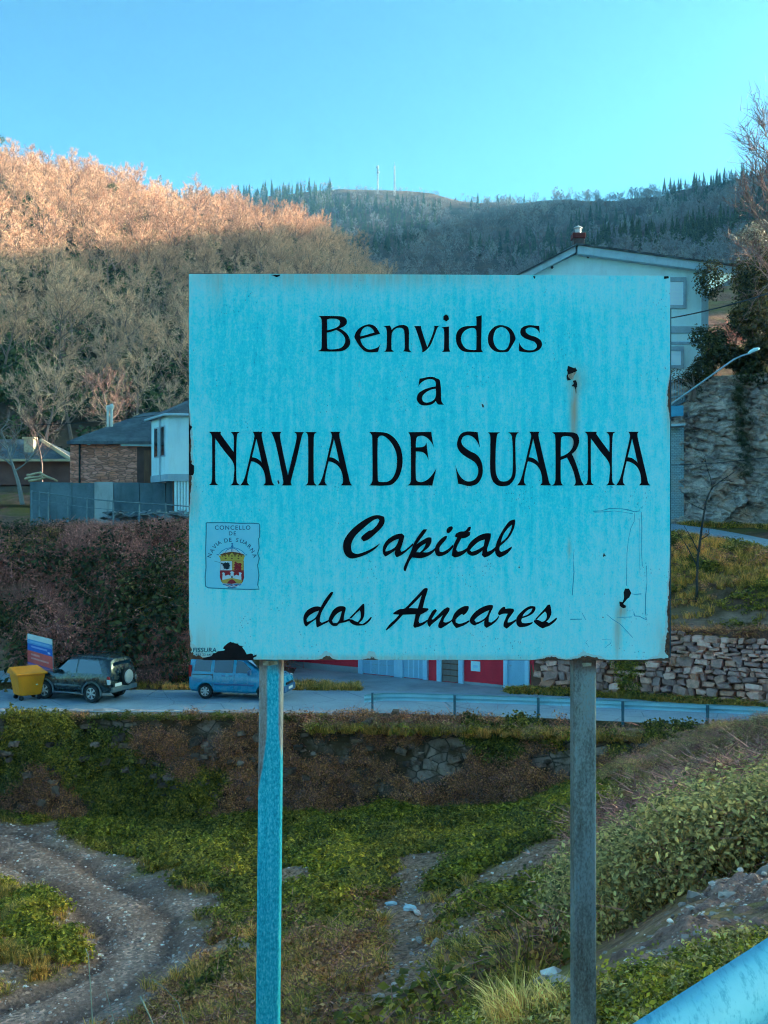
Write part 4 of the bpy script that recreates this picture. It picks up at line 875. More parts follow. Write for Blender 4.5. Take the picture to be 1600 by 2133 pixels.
# --- places where the paint has flaked off down to the steel
ZF = (390, 1320, 10.0); ZR = (1160, 750, 16.41); ZQ = (1100, 1040, 5.0)
def ftf(z): return lambda p: (z[0] + p[0] / z[2], z[1] + p[1] / z[2])
FL = [(ZF, '320,530 345,500 430,485 510,465 545,405 600,400 640,365 770,350 790,325 745,310 770,265 830,210 905,165 930,185 960,180 1000,200 1050,205 1090,245 1180,262 1140,275 1200,350 1240,430 1330,410 1370,425 1375,460 1450,435 1440,475 1390,490 1375,520 1395,553 330,550'),
      (ZR, '375,195 460,230 600,280 625,240 650,290 700,360 640,400 560,430 470,470 400,490 380,550 420,620 500,680 400,690 370,710 340,640 330,550 365,480 370,400 340,360 365,300'),
      (ZR, '570,700 650,690 690,780 690,870 705,890 660,950 665,1120 650,1165 635,1000 600,920 545,880 540,910 510,880 560,830 590,790 545,740'),
      (ZQ, '1010,930 1050,930 1075,975 1055,1020 1030,1040 990,1090 1020,1110 1015,1130 990,1135 955,1110 950,1065 985,1070 1000,1030 995,970'),
      ((1000, 560, 3.81), '1460,60 1495,58 1498,75 1460,80'), ((380, 560, 2.963), '545,38 605,36 600,45 582,52 560,42'), ((380, 560, 2.963), '40,960 62,975 48,1000 46,1080 42,1080'),
      ((380, 560, 2.963), '40,1130 50,1140 52,1200 72,1215 72,1260 65,1275 42,1272'), ((1000, 560, 3.81), '420,55 440,62 432,82 426,70')]
for k, (z, s_) in enumerate(FL): flat_shape('flaked_patch', [pl(s_)], ftf(z), M_RUSTDARK, 0.0010 + 0.00004 * k, 0.0003, smooth=False)
M_TANF = plain('rust_stain', [(0.30, 0.14, 0.08), (0.55, 0.36, 0.26), (0.62, 0.58, 0.54)], 90, 0.85)
flat_shape('flaked_patch', [pl('400,495 470,472 560,435 640,405 660,430 600,520 560,640 520,680 440,620 385,560')], ftf(ZR), M_TANF, 0.0016, 0.0002, smooth=False)
M_CRACK = plain('paint_crack', [(0.012, 0.33, 0.48), (0.02, 0.42, 0.58)], 30, 0.7)
def crack(s_, z, wpx=1.3):
    pts = [Vector(ftf(z)(p)) for p in pl(s_)]; L_ = []; R_ = []
    for i, p in enumerate(pts):
        t = (pts[min(i + 1, len(pts) - 1)] - pts[max(i - 1, 0)]).normalized(); n_ = Vector((-t.y, t.x)) * wpx / 2 * (0.5 + random.random()); L_.append(p + n_); R_.append(p - n_)
    g = MB(); n = len(pts); g.add([S(p.x, p.y, 0.0013) for p in L_ + R_], [(i, i + 1, n + i + 1, n + i) for i in range(n - 1)]); spart('paint_crack', g, M_CRACK)
for s_, wp in [('680,125 760,120 850,95 950,95 1040,110 1110,130 1165,120', 1.6), ('690,135 800,130 900,122 1000,135 1090,150', 1.0), ('1112,140 1105,230 1070,300 1045,420 1030,560 1025,900', 1.5), ('1180,130 1185,300 1180,520 1190,700', 1.2), ('1160,200 1155,480 1165,780', 0.8),
               ('1232,690 1238,860 1225,1000 1222,1200', 1.4), ('1075,985 1120,990 1180,985', 1.3), ('1100,1170 1110,1215 1160,1218 1200,1240 1240,1258 1225,1225', 1.5), ('925,1235 1000,1228 1080,1225', 0.9), ('820,1200 880,1250 960,1300 1090,1440', 0.9),
               ('620,1470 600,1490 635,1540', 0.9), ('770,1460 870,1465 860,1500 800,1545', 0.8), ('480,520 470,640 478,760 460,1000', 1.3), ('440,1250 560,1248', 1.6), ('560,1180 600,1255', 1.2)]: crack(s_, ZQ, wp)

# --- municipal sticker with the arms
M_STK = plain('sticker_film', [(0.22, 0.70, 0.86), (0.30, 0.75, 0.88)], 40, 0.4, bump=0.05)
M_STKE = plain('sticker_edge_dirt', [(0.01, 0.20, 0.30), (0.02, 0.30, 0.42)], 60, 0.7)
M_NAVY = plain('navy_print', [(0.006, 0.09, 0.20), (0.01, 0.12, 0.25)], 30, 0.5, bump=0)
ZK = (420, 1080, 12.308)
STK = flat_shape('sticker', [pl('125,110 400,105 700,108 960,122 1250,122 1470,128 1492,170 1490,480 1462,520 1475,760 1440,900 1480,1020 1440,1200 1470,1450 1460,1560 1440,1700 1475,1810 1250,1815 1000,1812 640,1800 420,1790 180,1778 110,1740 100,1500 118,1250 112,800 118,400')], ftf(ZK), M_STK, 0.0008, 0.0002)
def ks(nm, s_, m, dy, sm=False): return flat_shape(nm, [pl(q) for q in (s_ if isinstance(s_, list) else [s_])], ftf(ZK), m, dy, 0.0001, smooth=sm, parent=STK)
def kline(s_, w_, m, dy, nm='border'):
    pts = [Vector(p) for p in pl(s_)]; g = MB(); n = len(pts); L_ = []; R_ = []
    for i, p in enumerate(pts):
        t = (pts[min(i + 1, n - 1)] - pts[max(i - 1, 0)]).normalized(); q = Vector((-t.y, t.x)) * w_ / 2; L_.append(p + q); R_.append(p - q)
    f = ftf(ZK); g.add([S(*f(p), dy) for p in L_ + R_], [(i, i + 1, n + i + 1, n + i) for i in range(n - 1)]); return g.build(nm, m, STK)
kline('125,110 400,105 700,108 960,124 1250,122 1470,128 1492,170 1490,480 1460,520 1475,760 1440,900 1480,1020 1438,1200 1470,1450 1460,1560 1438,1700 1475,1810 1250,1818 1000,1812 640,1800 420,1790 180,1778 105,1740 92,1500 115,1250 105,800 118,400 122,110', 26, M_STKE, 0.00115)
def word(txt, px, py, size_px, m, dy, rot=0.0, spacing=1.0, parent=None, offs=0.012, shear=0.0, nm='lettering'):
    cu = bpy.data.curves.new(nm, 'FONT'); cu.body = txt; cu.size = size_px * K / 0.70; cu.align_x = 'CENTER'; cu.space_character = spacing; cu.offset = offs * cu.size; cu.shear = shear; cu.fill_mode = 'BOTH'; cu.extrude = 0.00006
    q = S(px, py); return curve_part(nm, cu, m, dy, parent, Matrix.Translation((q.x, q.z, 0)) @ Matrix.Rotation(rot, 4, 'Z'))
word('CONCELLO', 420 + 797 / 12.308, 1080 + 285 / 12.308, 8.6, M_NAVY, 0.0013, 0, 1.22, STK); word('DE', 420 + 790 / 12.308, 1080 + 430 / 12.308, 8.0, M_NAVY, 0.0013, 0, 1.25, STK)
for ch, x_, y_, r_ in [('N', 255, 965, 72), ('A', 310, 850, 57), ('V', 372, 755, 48), ('I', 425, 700, 42), ('A', 480, 665, 33), ('D', 635, 610, 12), ('E', 738, 595, 4), ('S', 905, 598, -12), ('U', 1015, 625, -22), ('A', 1105, 672, -32), ('R', 1190, 750, -42), ('N', 1262, 850, -54), ('A', 1318, 972, -67)]:
    word(ch, 420 + x_ / 12.308, 1080 + y_ / 12.308, 8.2, M_NAVY, 0.0013, R(r_), 1.0, STK, nm='arc_letter')
flatc = lambda n_, c_: plain(n_, [tuple(k * 0.85 for k in c_), c_], 50, 0.5, bump=0)
M_KG, M_KR, M_KW, M_KB, M_KO, M_KBR, M_KBL = flatc('arms_gold', (0.70, 0.42, 0.06)), flatc('arms_red', (0.42, 0.008, 0.02)), flatc('arms_white', (0.72, 0.74, 0.80)), flatc('arms_black', (0.005, 0.008, 0.02)), flatc('arms_orange', (0.75, 0.42, 0.08)), flatc('arms_brown', (0.20, 0.05, 0.01)), flatc('arms_blue', (0.01, 0.22, 0.48))
ks('crown_lining', '470,930 560,850 700,800 785,780 880,800 1010,850 1100,930 780,960', M_KW, 0.0010); ks('crown_lining', '480,920 600,880 780,850 970,880 1095,925 1050,1000 510,1000', M_KBR, 0.0011)
for s_ in ('455,900 520,830 620,775 730,750 785,745 850,750 950,780 1050,840 1110,905', '600,880 660,800 740,765 785,755 840,765 910,810 980,880', '770,760 768,850', '800,760 805,850'): kline(s_, 14, M_KBL, 0.0012, 'crown_arch')
ks('crown_orb', '790,625 820,650 795,672 825,710 790,750 750,715 780,672 752,648', M_KBL, 0.00125); ks('crown_orb', '385,915 440,915 440,940 390,940', M_KBL, 0.00125); ks('crown_orb', '1125,920 1170,920 1165,945 1125,945', M_KBL, 0.00125)
ks('crown_band', '430,940 480,960 540,930 590,960 640,910 700,950 780,870 850,950 930,905 980,955 1030,930 1080,960 1120,935 1085,1040 1075,1085 490,1085 480,1030', M_KG, 0.0012)
for cx in (540, 620, 700, 780, 860, 945, 1025): ks('crown_gem', '%d,935 %d,960 %d,985 %d,960' % (cx, cx + 24, cx, cx - 24), M_KBR, 0.0013); 
for cx in (620, 778, 945): ks('crown_gem', '%d,1005 %d,1025 %d,1045 %d,1025' % (cx, cx + 30, cx, cx - 30), M_KBR, 0.0013)
ks('shield', '480,1085 1085,1085 1085,1330 1090,1520 1060,1620 990,1710 880,1770 785,1785 690,1770 590,1710 500,1610 470,1500 475,1330', M_KR, 0.0011)
ks('shield_quarter', '485,1092 782,1092 782,1328 482,1328', M_KW, 0.0012); ks('shield_quarter', '790,1095 1078,1095 1078,1328 790,1328', M_KO, 0.0012)
ks('eagle', '500,1130 540,1145 570,1150 610,1120 650,1140 680,1110 700,1150 715,1130 720,1190 738,1215 715,1235 725,1260 690,1265 735,1300 690,1290 650,1310 610,1290 550,1305 590,1270 550,1265 580,1240 530,1220 560,1205 510,1190 550,1180 500,1165', M_KB, 0.0013)
ks('lion', '880,1100 910,1140 1015,1145 1030,1180 1005,1225 1020,1250 1065,1255 1020,1262 1020,1328 880,1328 820,1310 850,1285 810,1260 860,1235 815,1210 860,1195 820,1165 865,1160 840,1130', M_KR, 0.0013)
kline('900,1170 990,1165 985,1190 1000,1215 940,1210', 12, M_KO, 0.0014, 'lion_line'); kline('890,1320 920,1290 950,1320', 12, M_KO, 0.0014, 'lion_line')
ks('castle', '522,1395 560,1380 600,1400 590,1430 605,1470 660,1450 690,1440 740,1470 745,1400 722,1370 760,1360 785,1350 815,1365 845,1375 820,1400 825,1470 860,1460 900,1440 945,1470 965,1430 950,1390 985,1380 1035,1395 1015,1440 1025,1580 780,1530 530,1580 540,1430', M_KW, 0.0012)
ks('castle_gate', '765,1470 795,1470 798,1525 762,1525', M_KB, 0.0013)
ks('bridge', '505,1580 780,1525 1050,1580 1040,1640 960,1675 890,1660 830,1580 780,1555 720,1590 660,1660 590,1675 520,1630', M_KO, 0.0013); ks('bridge_arch', '650,1670 700,1595 780,1558 850,1595 895,1660 780,1675', M_KR, 0.00135)
for k, y_ in enumerate((1672, 1700, 1735, 1762)):
    hw = [260, 235, 180, 110][k]; kline(' '.join('%d,%d' % (783 + hw * t, y_ + 9 * math.sin(t * 9.5 + k)) for t in np.linspace(-1, 1, 14)), 26, (M_KW, M_KBL)[k % 2] if k < 3 else M_KBL, 0.0014 + 0.00003 * k, 'wave')
kline('320,1090 400,1110 490,1135', 10, M_STKE, 0.0012, 'scratch')
# sign maker's mark in the corner
M_MARK = plain('faded_mark', [(0.01, 0.10, 0.14), (0.03, 0.18, 0.24)], 80, 0.6, bump=0)
word('FISSURA', 426, 1358.2, 9.0, M_MARK, 0.0014, 0, 1.08, None, 0.02, 0.12, 'maker_mark'); word('-462 23 64', 422, 1365.5, 4.6, M_MARK, 0.0014, 0, 1.15, None, 0.01, 0, 'maker_mark')
SIGN.location = (0, SY, 0)
tag(SIGN, 'weathered sky-blue welcome sign on two square posts with black lettering', 'sign')
# ================================================================== buildings and walls
M_WHITE = plain('white_render', [(0.46, 0.80, 0.88), (0.52, 0.88, 0.93), (0.56, 0.90, 0.95)], 0.5, 0.85, world=True, bump=0.15, grime=0.12)
M_FASCIA = plain('grey_fascia', [(0.34, 0.38, 0.41), (0.44, 0.48, 0.51)], 1.5, 0.8, world=True, grime=0.2)
M_TRIM = plain('grey_trim', [(0.24, 0.28, 0.31), (0.34, 0.38, 0.41)], 2, 0.8, world=True, bump=0.1)
b = NB('slate'); pz = b.obj(); br_ = b.n('TexBrick', {'Vector': b.map(pz, (1, 1, 1)), 'Color1': (0.075, 0.08, 0.085, 1), 'Color2': (0.13, 0.135, 0.14, 1), 'Mortar': (0.02, 0.022, 0.024, 1), 'Scale': 3.2, 'Mortar Size': 0.03}, out=0)
M_SLATE = b.bsdf(b.mix(b.rng(b.noise(b.pos(), 1.3, 5), 0.45, 0.7, 0, 0.6), br_, (0.20, 0.21, 0.20)), 0.6, 0, 0.5, bump=b.noise(b.pos(), 4, 5), bstr=0.7, bdist=0.05)
b = NB('slab_masonry'); v = b.map(b.pos(), (2.2, 2.2, 7.0)); vo = b.vor(v, 1.0, out=1); ve = b.vor(v, 1.0, feature='DISTANCE_TO_EDGE')
mc = b.mix(b.n('SeparateColor', {0: vo}), (0.23, 0.16, 0.135), (0.44, 0.36, 0.32)); mc = b.mix(b.rng(b.noise(b.pos(), 1.2, 4), 0.5, 0.7, 0, 0.5), mc, (0.36, 0.22, 0.13))
M_MASON = b.bsdf(b.mix(b.rng(ve, 0.0, 0.10, 0.8, 0), mc, (0.09, 0.07, 0.06)), 0.95, 0, 0.15, bump=b.m('MULTIPLY', ve, 1.0), bstr=1.0, bdist=0.08)
M_RED = plain('dark_red_render', [(0.24, 0.028, 0.045), (0.30, 0.04, 0.06), (0.33, 0.06, 0.075)], 0.6, 0.85, world=True, grime=0.12)
M_PALEBLUE = plain('pale_blue_frame', [(0.38, 0.52, 0.62), (0.46, 0.60, 0.70)], 1.2, 0.7, world=True, bump=0.05)
M_DOORBLUE = plain('blue_grey_door', [(0.26, 0.40, 0.50), (0.34, 0.48, 0.58)], 1.0, 0.6, world=True, bump=0.05)
M_WOODRED = plain('brown_planks', [(0.10, 0.045, 0.03), (0.18, 0.075, 0.045), (0.24, 0.11, 0.06)], 3, 0.8, stretch=(4, 4, 0.4), world=True)
M_DARK = plain('dark_void', [(0.01, 0.011, 0.012), (0.02, 0.02, 0.022)], 1, 0.6, bump=0)
M_METAL = plain('galvanised_steel', [(0.36, 0.40, 0.42), (0.48, 0.51, 0.53), (0.56, 0.58, 0.60)], 6, 0.42, metal=0.55, world=True, bump=0.08)
b = NB('window_glass'); M_GLASS = b.bsdf((0.012, 0.016, 0.018), 0.06, 0, 0.6)
M_SHUT = plain('roller_shutter', [(0.62, 0.66, 0.68), (0.70, 0.73, 0.75)], 0.8, 0.6, stretch=(0.2, 0.2, 16), bump=0.3, world=True)
M_BRICK = plain('chimney_brick', [(0.075, 0.06, 0.06), (0.13, 0.085, 0.08)], 6, 0.9, world=True)
M_CAPRED = plain('red_chimney_cap', [(0.13, 0.02, 0.022), (0.19, 0.035, 0.03)], 5, 0.8, world=True)
M_CONCRETE = plain('grey_blue_concrete', [(0.15, 0.18, 0.195), (0.22, 0.25, 0.265), (0.30, 0.325, 0.335)], 0.9, 0.9, world=True, grime=0.5)
b = NB('concrete_blocks'); v = b.map(b.pos(), (1, 1, 1)); vv = b.n('CombineXYZ', {0: b.n('SeparateXYZ', {0: v}), 1: b.n('SeparateXYZ', {0: v}, out=2)})
bb = b.n('TexBrick', {'Vector': vv, 'Color1': (0.24, 0.27, 0.28, 1), 'Color2': (0.34, 0.37, 0.38, 1), 'Mortar': (0.13, 0.14, 0.14, 1), 'Scale': 2.4, 'Mortar Size': 0.025})
M_BLOCK = b.bsdf(b.mix(b.rng(b.noise(b.pos(), 0.7, 5), 0.5, 0.75, 0, 0.6), bb, (0.36, 0.24, 0.17)), 0.95, 0, 0.2, bump=b.noise(b.pos(), 8, 4), bstr=0.4, bdist=0.03)

# ---- white gabled house on the terrace behind the sign
HY = 70.0
def Wp(px, py, Y=HY): return P(px, py, Y)
H = empty('white_house', (14.0, HY, 12.0)); H0 = Vector((14.0, HY, 12.0))
def hp(nm, poly, d, m, par=None, bev=0): g = MB(); g.prism([Vector(p) - H0 for p in poly], d, 0); return g.build(nm, m, par or H, bevel=bev)
wall = hp('wall', [Wp(985, 1050), Wp(1474, 1050), Wp(1474, 566), Wp(1200, 530), Wp(1090, 584), Wp(985, 638)], (0, 8.5, 0), M_WHITE)
def slab(px0, py0, px1, py1, t0, t1, m, nm, par, y0=-0.55, y1=9.2):
    a, c_ = Wp(px0, py0 + t0), Wp(px1, py1 + t0); a2, c2 = Wp(px1, py1 + t1), Wp(px0, py0 + t1)
    return hp(nm, [p + Vector((0, y0, 0)) for p in (a, c_, a2, c2)], (0, y1 - y0, 0), m, par)
rf = slab(1200, 515, 1527, 559, 0, 17, M_FASCIA, 'roof', H); slab(1196, 513, 975, 629, 0, 17, M_FASCIA, 'roof', H)
slab(1196, 511, 1531, 556.5, 0, 3.4, M_SLATE, 'slate_covering', rf, -0.7, 9.3); slab(1203, 511, 970, 629, 0, 3.4, M_SLATE, 'slate_covering', rf, -0.7, 9.3)
hp('pilaster', [Wp(1461, 1050), Wp(1475, 1050), Wp(1475, 569), Wp(1461, 567)], (0, -0.09, 0), M_TRIM)
hp('band', [Wp(985, 680), Wp(1460, 680), Wp(1460, 694), Wp(985, 694)], (0, -0.10, 0), M_TRIM)
hp('band', [Wp(985, 712), Wp(1460, 712), Wp(1460, 718), Wp(985, 718)], (0, -0.06, 0), M_TRIM)
for (x0, x1, y0, y1) in ((1376, 1429, 578, 643), (1150, 1203, 578, 643), (1370, 1424, 722, 768), (1150, 1203, 722, 768)):
    fr = MB()
    for q in ((x0, x1, y0, y0 + 9), (x0, x1, y1 - 7, y1), (x0, x0 + 6, y0 + 9, y1 - 7), (x1 - 6, x1, y0 + 9, y1 - 7)):
        a, c_ = Wp(q[0], q[3]) - H0, Wp(q[1], q[2]) - H0; fr.box(a.x, c_.x, -0.12, 0.02, a.z, c_.z)
    wn = fr.build('window', M_TRIM, H)
    a, c_ = Wp(x0 + 6, y1 - 7) - H0, Wp(x1 - 6, y0 + 9) - H0; g = MB(); g.box(a.x, c_.x, -0.05, 0.0, a.z, c_.z); g.build('shutter', M_SHUT, wn)
for px_, py_ in ((1150, 557), (1225, 535)):
    g = MB(); q = Wp(px_, py_) - H0; g.lathe([(0.09, -0.06), (0.09, 0.05)], (q.x, 0, q.z), 'y', 12); g.build('vent_hole', M_DARK, H)
q = Wp(1218, 514) - H0; g = MB(); g.box(q.x - 0.34, q.x + 0.34, 2.0, 2.7, q.z - 1.2, q.z + 1.05); ch = g.build('chimney', M_BRICK, H, bevel=0.02)
g = MB(); g.box(q.x - 0.42, q.x + 0.42, 1.9, 2.8, q.z + 1.055, q.z + 1.40); g.build('chimney_cap', M_CAPRED, ch, bevel=0.03)
g = MB(); g.lathe([(0.2, 0), (0.2, 0.32)], (q.x, 2.35, q.z + 1.405), 'z', 12); g.lathe([(0.3, 0.36), (0.28, 0.42), (0.02, 0.56)], (q.x, 2.35, q.z + 1.40), 'z', 12); g.build('cowl', plain('pale_cowl', [(0.5, 0.5, 0.5), (0.7, 0.7, 0.68)], 5, 0.5, world=True), ch)
# stair rail and small awning at the corner of the house
st = MB(); 
for k in range(9):
    px_ = 1380 + k * 5.6; a, c_ = Wp(px_, 833, 67.2) - H0, Wp(px_, 800 - k * 1.6, 67.2) - H0; st.tube([a, c_], 0.02, 5)
a, c_ = Wp(1376, 802, 67.2) - H0, Wp(1428, 786, 67.2) - H0; st.tube([a, c_], 0.035, 6)
a, c_ = Wp(1376, 832, 67.2) - H0, Wp(1428, 822, 67.2) - H0; st.tube([a, c_], 0.035, 6); st.build('stair_railing', M_METAL, H)
hp('stair_slab', [Wp(1376, 850, 67.2), Wp(1428, 826, 67.2), Wp(1428, 836, 67.2), Wp(1376, 862, 67.2)], (0, 1.4, 0), M_CONCRETE)
hp('awning', [Wp(1370, 847, 66.4), Wp(1424, 845, 66.4), Wp(1424, 866, 65.6), Wp(1370, 870, 65.6)], (0, 0.05, 0.02), plain('blue_awning', [(0.06, 0.30, 0.42), (0.09, 0.38, 0.52)], 2, 0.6, world=True))
hp('canopy_edge', [Wp(1370, 884, 65.8), Wp(1428, 882, 65.8), Wp(1428, 886, 65.8), Wp(1370, 889, 65.8)], (0, 0.8, 0), M_FASCIA)
hp('podium', [Wp(900, 1078, 66.5), Wp(1425, 1082, 66.5), Wp(1425, 890, 66.5), Wp(900, 890, 66.5)], (0, 3.4, 0), M_BLOCK)
tag(H, 'white gabled house with grey trim and a chimney, rising behind the sign', 'house')

# ---- stone house with slate roof, across the lower road on the terrace
H = empty('stone_house', (-16, 66, 12)); H0 = Vector((-16, 66, 12))
hp('wall', [P(146, 1030, 66), P(338, 1030, 66), P(338, 919, 66), P(146, 919, 66)], (0, 6, 0), M_MASON)
a, b_, c_, d_, e_, f2 = P(139, 919, 65.4), P(345, 919, 65.4), P(345, 857, 69), P(300, 860, 69), P(139, 919, 65.4) + Vector((0.2, 7.2, 0)), P(345, 919, 65.4) + Vector((0, 7.2, 0))
g = MB(); g.add([Vector(p) - H0 for p in (a, b_, c_, d_, e_, f2)] + [Vector(p) - H0 - Vector((0, 0, 0.16)) for p in (a, b_, f2, e_)], [(0, 1, 2, 3), (0, 3, 4), (4, 3, 2, 5), (1, 5, 2), (0, 6, 7, 1), (1, 7, 8, 5), (5, 8, 9, 4), (4, 9, 6, 0), (6, 9, 8, 7)])
rf = g.build('roof', M_SLATE, H)
for px_, y0, y1 in ((225, 892, 851), (232.5, 889, 848)):
    g = MB(); q0, q1 = P(px_, y0, 67.2) - H0, P(px_, y1, 67.2) - H0; r_ = 0.085
    g.lathe([(r_, 0), (r_, q1.z - q0.z - 0.12), (r_ * 1.5, q1.z - q0.z - 0.1), (r_ * 1.6, q1.z - q0.z + 0.08), (r_ * 0.9, q1.z - q0.z + 0.2)], q0, 'z', 12)
    g.build('flue', plain('white_flue', [(0.62, 0.6, 0.55), (0.75, 0.73, 0.68)], 4, 0.5, world=True, bump=0), rf)
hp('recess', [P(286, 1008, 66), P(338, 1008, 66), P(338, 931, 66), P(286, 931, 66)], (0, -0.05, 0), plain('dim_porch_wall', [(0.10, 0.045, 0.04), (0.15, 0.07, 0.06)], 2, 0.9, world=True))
hp('door', [P(300, 1008, 65.9), P(322, 1008, 65.9), P(322, 938, 65.9), P(300, 938, 65.9)], (0, -0.06, 0), M_WOODRED)
hp('lintel', [P(252, 929, 65.7), P(338, 930, 65.7), P(338, 923, 65.7), P(252, 922, 65.7)], (0, -0.12, 0), M_WHITE)
g = MB(); g.tube([P(166, 921, 65.85) - H0, P(166, 1012, 65.85) - H0], 0.06, 8); g.build('downpipe', M_DARK, H)
g = MB(); q = P(187, 923, 65.8) - H0; g.lathe([(0.05, 0), (0.13, -0.12), (0.14, -0.2)], q, 'y', 10); g.build('wall_lamp', M_WHITE, H)
tag(H, 'brown stone house with hipped slate roof and two white flues above the brambles', 'house')

# ---- white house with bay next to it
ang = math.atan2(1.56, 3.2)
H = empty('bay_house', (-11.71, 60.0, 12.0), 0.0); H0 = Vector((-11.71, 60.0, 12.0)); Rm = Matrix.Rotation(ang * 0.35, 4, 'Z')
zt, zb_ = E - (862 - 1066.5) / F * 60 - 12, E - (1001 - 1066.5) / F * 60 - 12
ux = Vector((1, 0.12, 0)).normalized(); uy = Vector((-1.56, 3.2, 0))
def bp(u, v, z): return ux * u + uy * v + Vector((0, 0, z))
def bquad(nm, u0, u1, v0, v1, z0, z1, m, par=None):
    g = MB(); vs = [bp(u, v, z) for u in (u0, u1) for v in (v0, v1) for z in (z0, z1)]
    g.add(vs, [(0, 1, 3, 2), (4, 6, 7, 5), (0, 4, 5, 1), (2, 3, 7, 6), (0, 2, 6, 4), (1, 5, 7, 3)]); return g.build(nm, m, par or H)
bquad('wall', 0, 8.5, 0, 1.05, zb_, zt, M_WHITE)
bquad('floor_band', -0.04, 8.5, -0.012, 1.06, zb_ - 0.02, zb_ + 0.36, M_TRIM)
g = MB(); zz = zt + 0.02
g.add([bp(-0.25, -0.06, zz), bp(9, -0.06, zz), bp(9, 1.15, zz), bp(-0.25, 1.15, zz), bp(2.4, 0.55, zz + 1.3), bp(9, 0.55, zz + 1.3)] + [bp(-0.25, -0.06, zz - 0.1), bp(9, -0.06, zz - 0.1), bp(9, 1.15, zz - 0.1), bp(-0.25, 1.15, zz - 0.1)],
      [(0, 1, 5, 4), (0, 4, 3), (3, 4, 5, 2), (1, 2, 5), (0, 6, 7, 1), (1, 7, 8, 2), (2, 8, 9, 3), (3, 9, 6, 0), (6, 9, 8, 7)]); rf = g.build('roof', M_SLATE, H)
g = MB(); g.tube([bp(-0.28, -0.08, zz - 0.08), bp(9, -0.08, zz - 0.08)], 0.07, 8); g.tube([bp(-0.28, -0.08, zz - 0.08), bp(-0.28, 1.15, zz - 0.08)], 0.07, 8); g.build('gutter', M_FASCIA, rf)
for v0 in (0.22, 0.62):
    wn = bquad('window', -0.05, 0.02, v0 - 0.03, v0 + 0.21, 3.05, 4.75, M_TRIM); bquad('pane', -0.065, 0.0, v0, v0 + 0.18, 3.12, 4.68, M_GLASS, wn)
for u0 in (2.3, 5.2):
    g = MB(); 
    wn = bquad('window', u0, u0 + 1.2, -0.02, 0.01, 3.0, 4.6, M_TRIM); bquad('pane', u0 + 0.1, u0 + 1.1, -0.03, 0.0, 3.1, 4.5, M_GLASS, wn)
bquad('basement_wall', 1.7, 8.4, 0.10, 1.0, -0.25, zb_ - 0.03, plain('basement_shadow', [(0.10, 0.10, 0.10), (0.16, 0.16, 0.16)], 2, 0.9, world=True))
for k in range(9): bquad('door_slat', 0.35 + k * 0.16, 0.35 + k * 0.16 + 0.11, 0.02, 0.05, -0.3, zb_ - 0.03, M_WHITE)
bquad('door_backing', 0.30, 1.9, 0.052, 0.09, -0.3, zb_ - 0.03, M_WOODRED)
g = MB(); g.tube([bp(-0.09, 0.43, zb_), bp(-0.09, 0.43, zt)], 0.05, 8); g.build('downpipe', M_FASCIA, H)
tag(H, 'white house with an overhanging bay beside the stone house, half hidden by the sign', 'house')

# ---- low farm roofs further back, catching the last sun
H = empty('farm_shed', (-26, 80, 12)); H0 = Vector((-26, 80, 12))
hp('wall', [P(-130, 1010, 80), P(146, 1010, 80), P(146, 958, 80), P(-130, 958, 80)], (0, 5, 0), plain('red_brown_wall', [(0.14, 0.06, 0.05), (0.22, 0.10, 0.08)], 1.2, 0.9, world=True))
g = MB(); g.add([p - H0 for p in (P(-140, 959, 79.5), P(152, 959, 79.5), P(88, 915, 82.5), P(-140, 915, 82.5), P(152, 959, 79.5) + Vector((0, 6, 0)), P(-140, 959, 79.5) + Vector((0, 6, 0)))], [(0, 1, 2, 3), (1, 4, 2), (2, 4, 5, 3), (0, 5, 4, 1)]); rf = g.build('roof', M_SLATE, H)
M_BOARD = plain('pale_timber', [(0.50, 0.38, 0.22), (0.64, 0.50, 0.32)], 3, 0.8, world=True)
g = MB(); g.tube([P(86, 917, 82.3) - H0, P(150, 958, 79.2) - H0], 0.16, 5); g.build('hip_board', M_BOARD, rf)
g = MB(); g.box(P(-140, 0, 79.3).x - H0.x, P(150, 0, 79.3).x - H0.x, -0.95, -0.6, P(0, 961, 79.3).z - 12, P(0, 956, 79.3).z - 12); g.build('eaves_board', M_BOARD, rf)
q = P(63, 935, 81) - H0; g = MB(); g.box(q.x - 0.35, q.x + 0.35, 0.6, 1.3, q.z - 0.6, q.z + 0.7); ch = g.build('chimney', plain('pale_chimney', [(0.45, 0.38, 0.26), (0.6, 0.5, 0.36)], 3, 0.9, world=True), rf); g = MB(); g.box(q.x - 0.45, q.x + 0.45, 0.5, 1.4, q.z + 0.705, q.z + 0.85); g.build('chimney_cap', M_BOARD, ch)
tag(H, 'low red-brown shed with slate roof and pale timber edges beyond the bare tree', 'shed')
for k, (x0, y0, x1, y1, Y_) in enumerate(((52, 998, 92, 990, 70), (60, 1003, 98, 994, 69.6), (82, 985, 120, 1003, 69.2), (56, 990, 86, 985, 70.4))):
    g = MB(); a, c_ = P(x0, y0, Y_), P(x1, y1, Y_); n_ = 6
    g.tube([a.lerp(c_, t) + Vector((0, 0, 0.03 * math.sin(t * 7 + k))) for t in np.linspace(0, 1, n_)], [0.09 - 0.006 * j for j in range(n_)], 8); o = g.build('log', M_BOARD, smooth=True)
    tag(o, ['pale log lying lowest in the small heap beside the stone house', 'pale log crossing in front of the heap beside the stone house', 'longest pale pole leaning down from the log heap by the stone house', 'short pale log on top of the heap beside the stone house'][k], 'log')

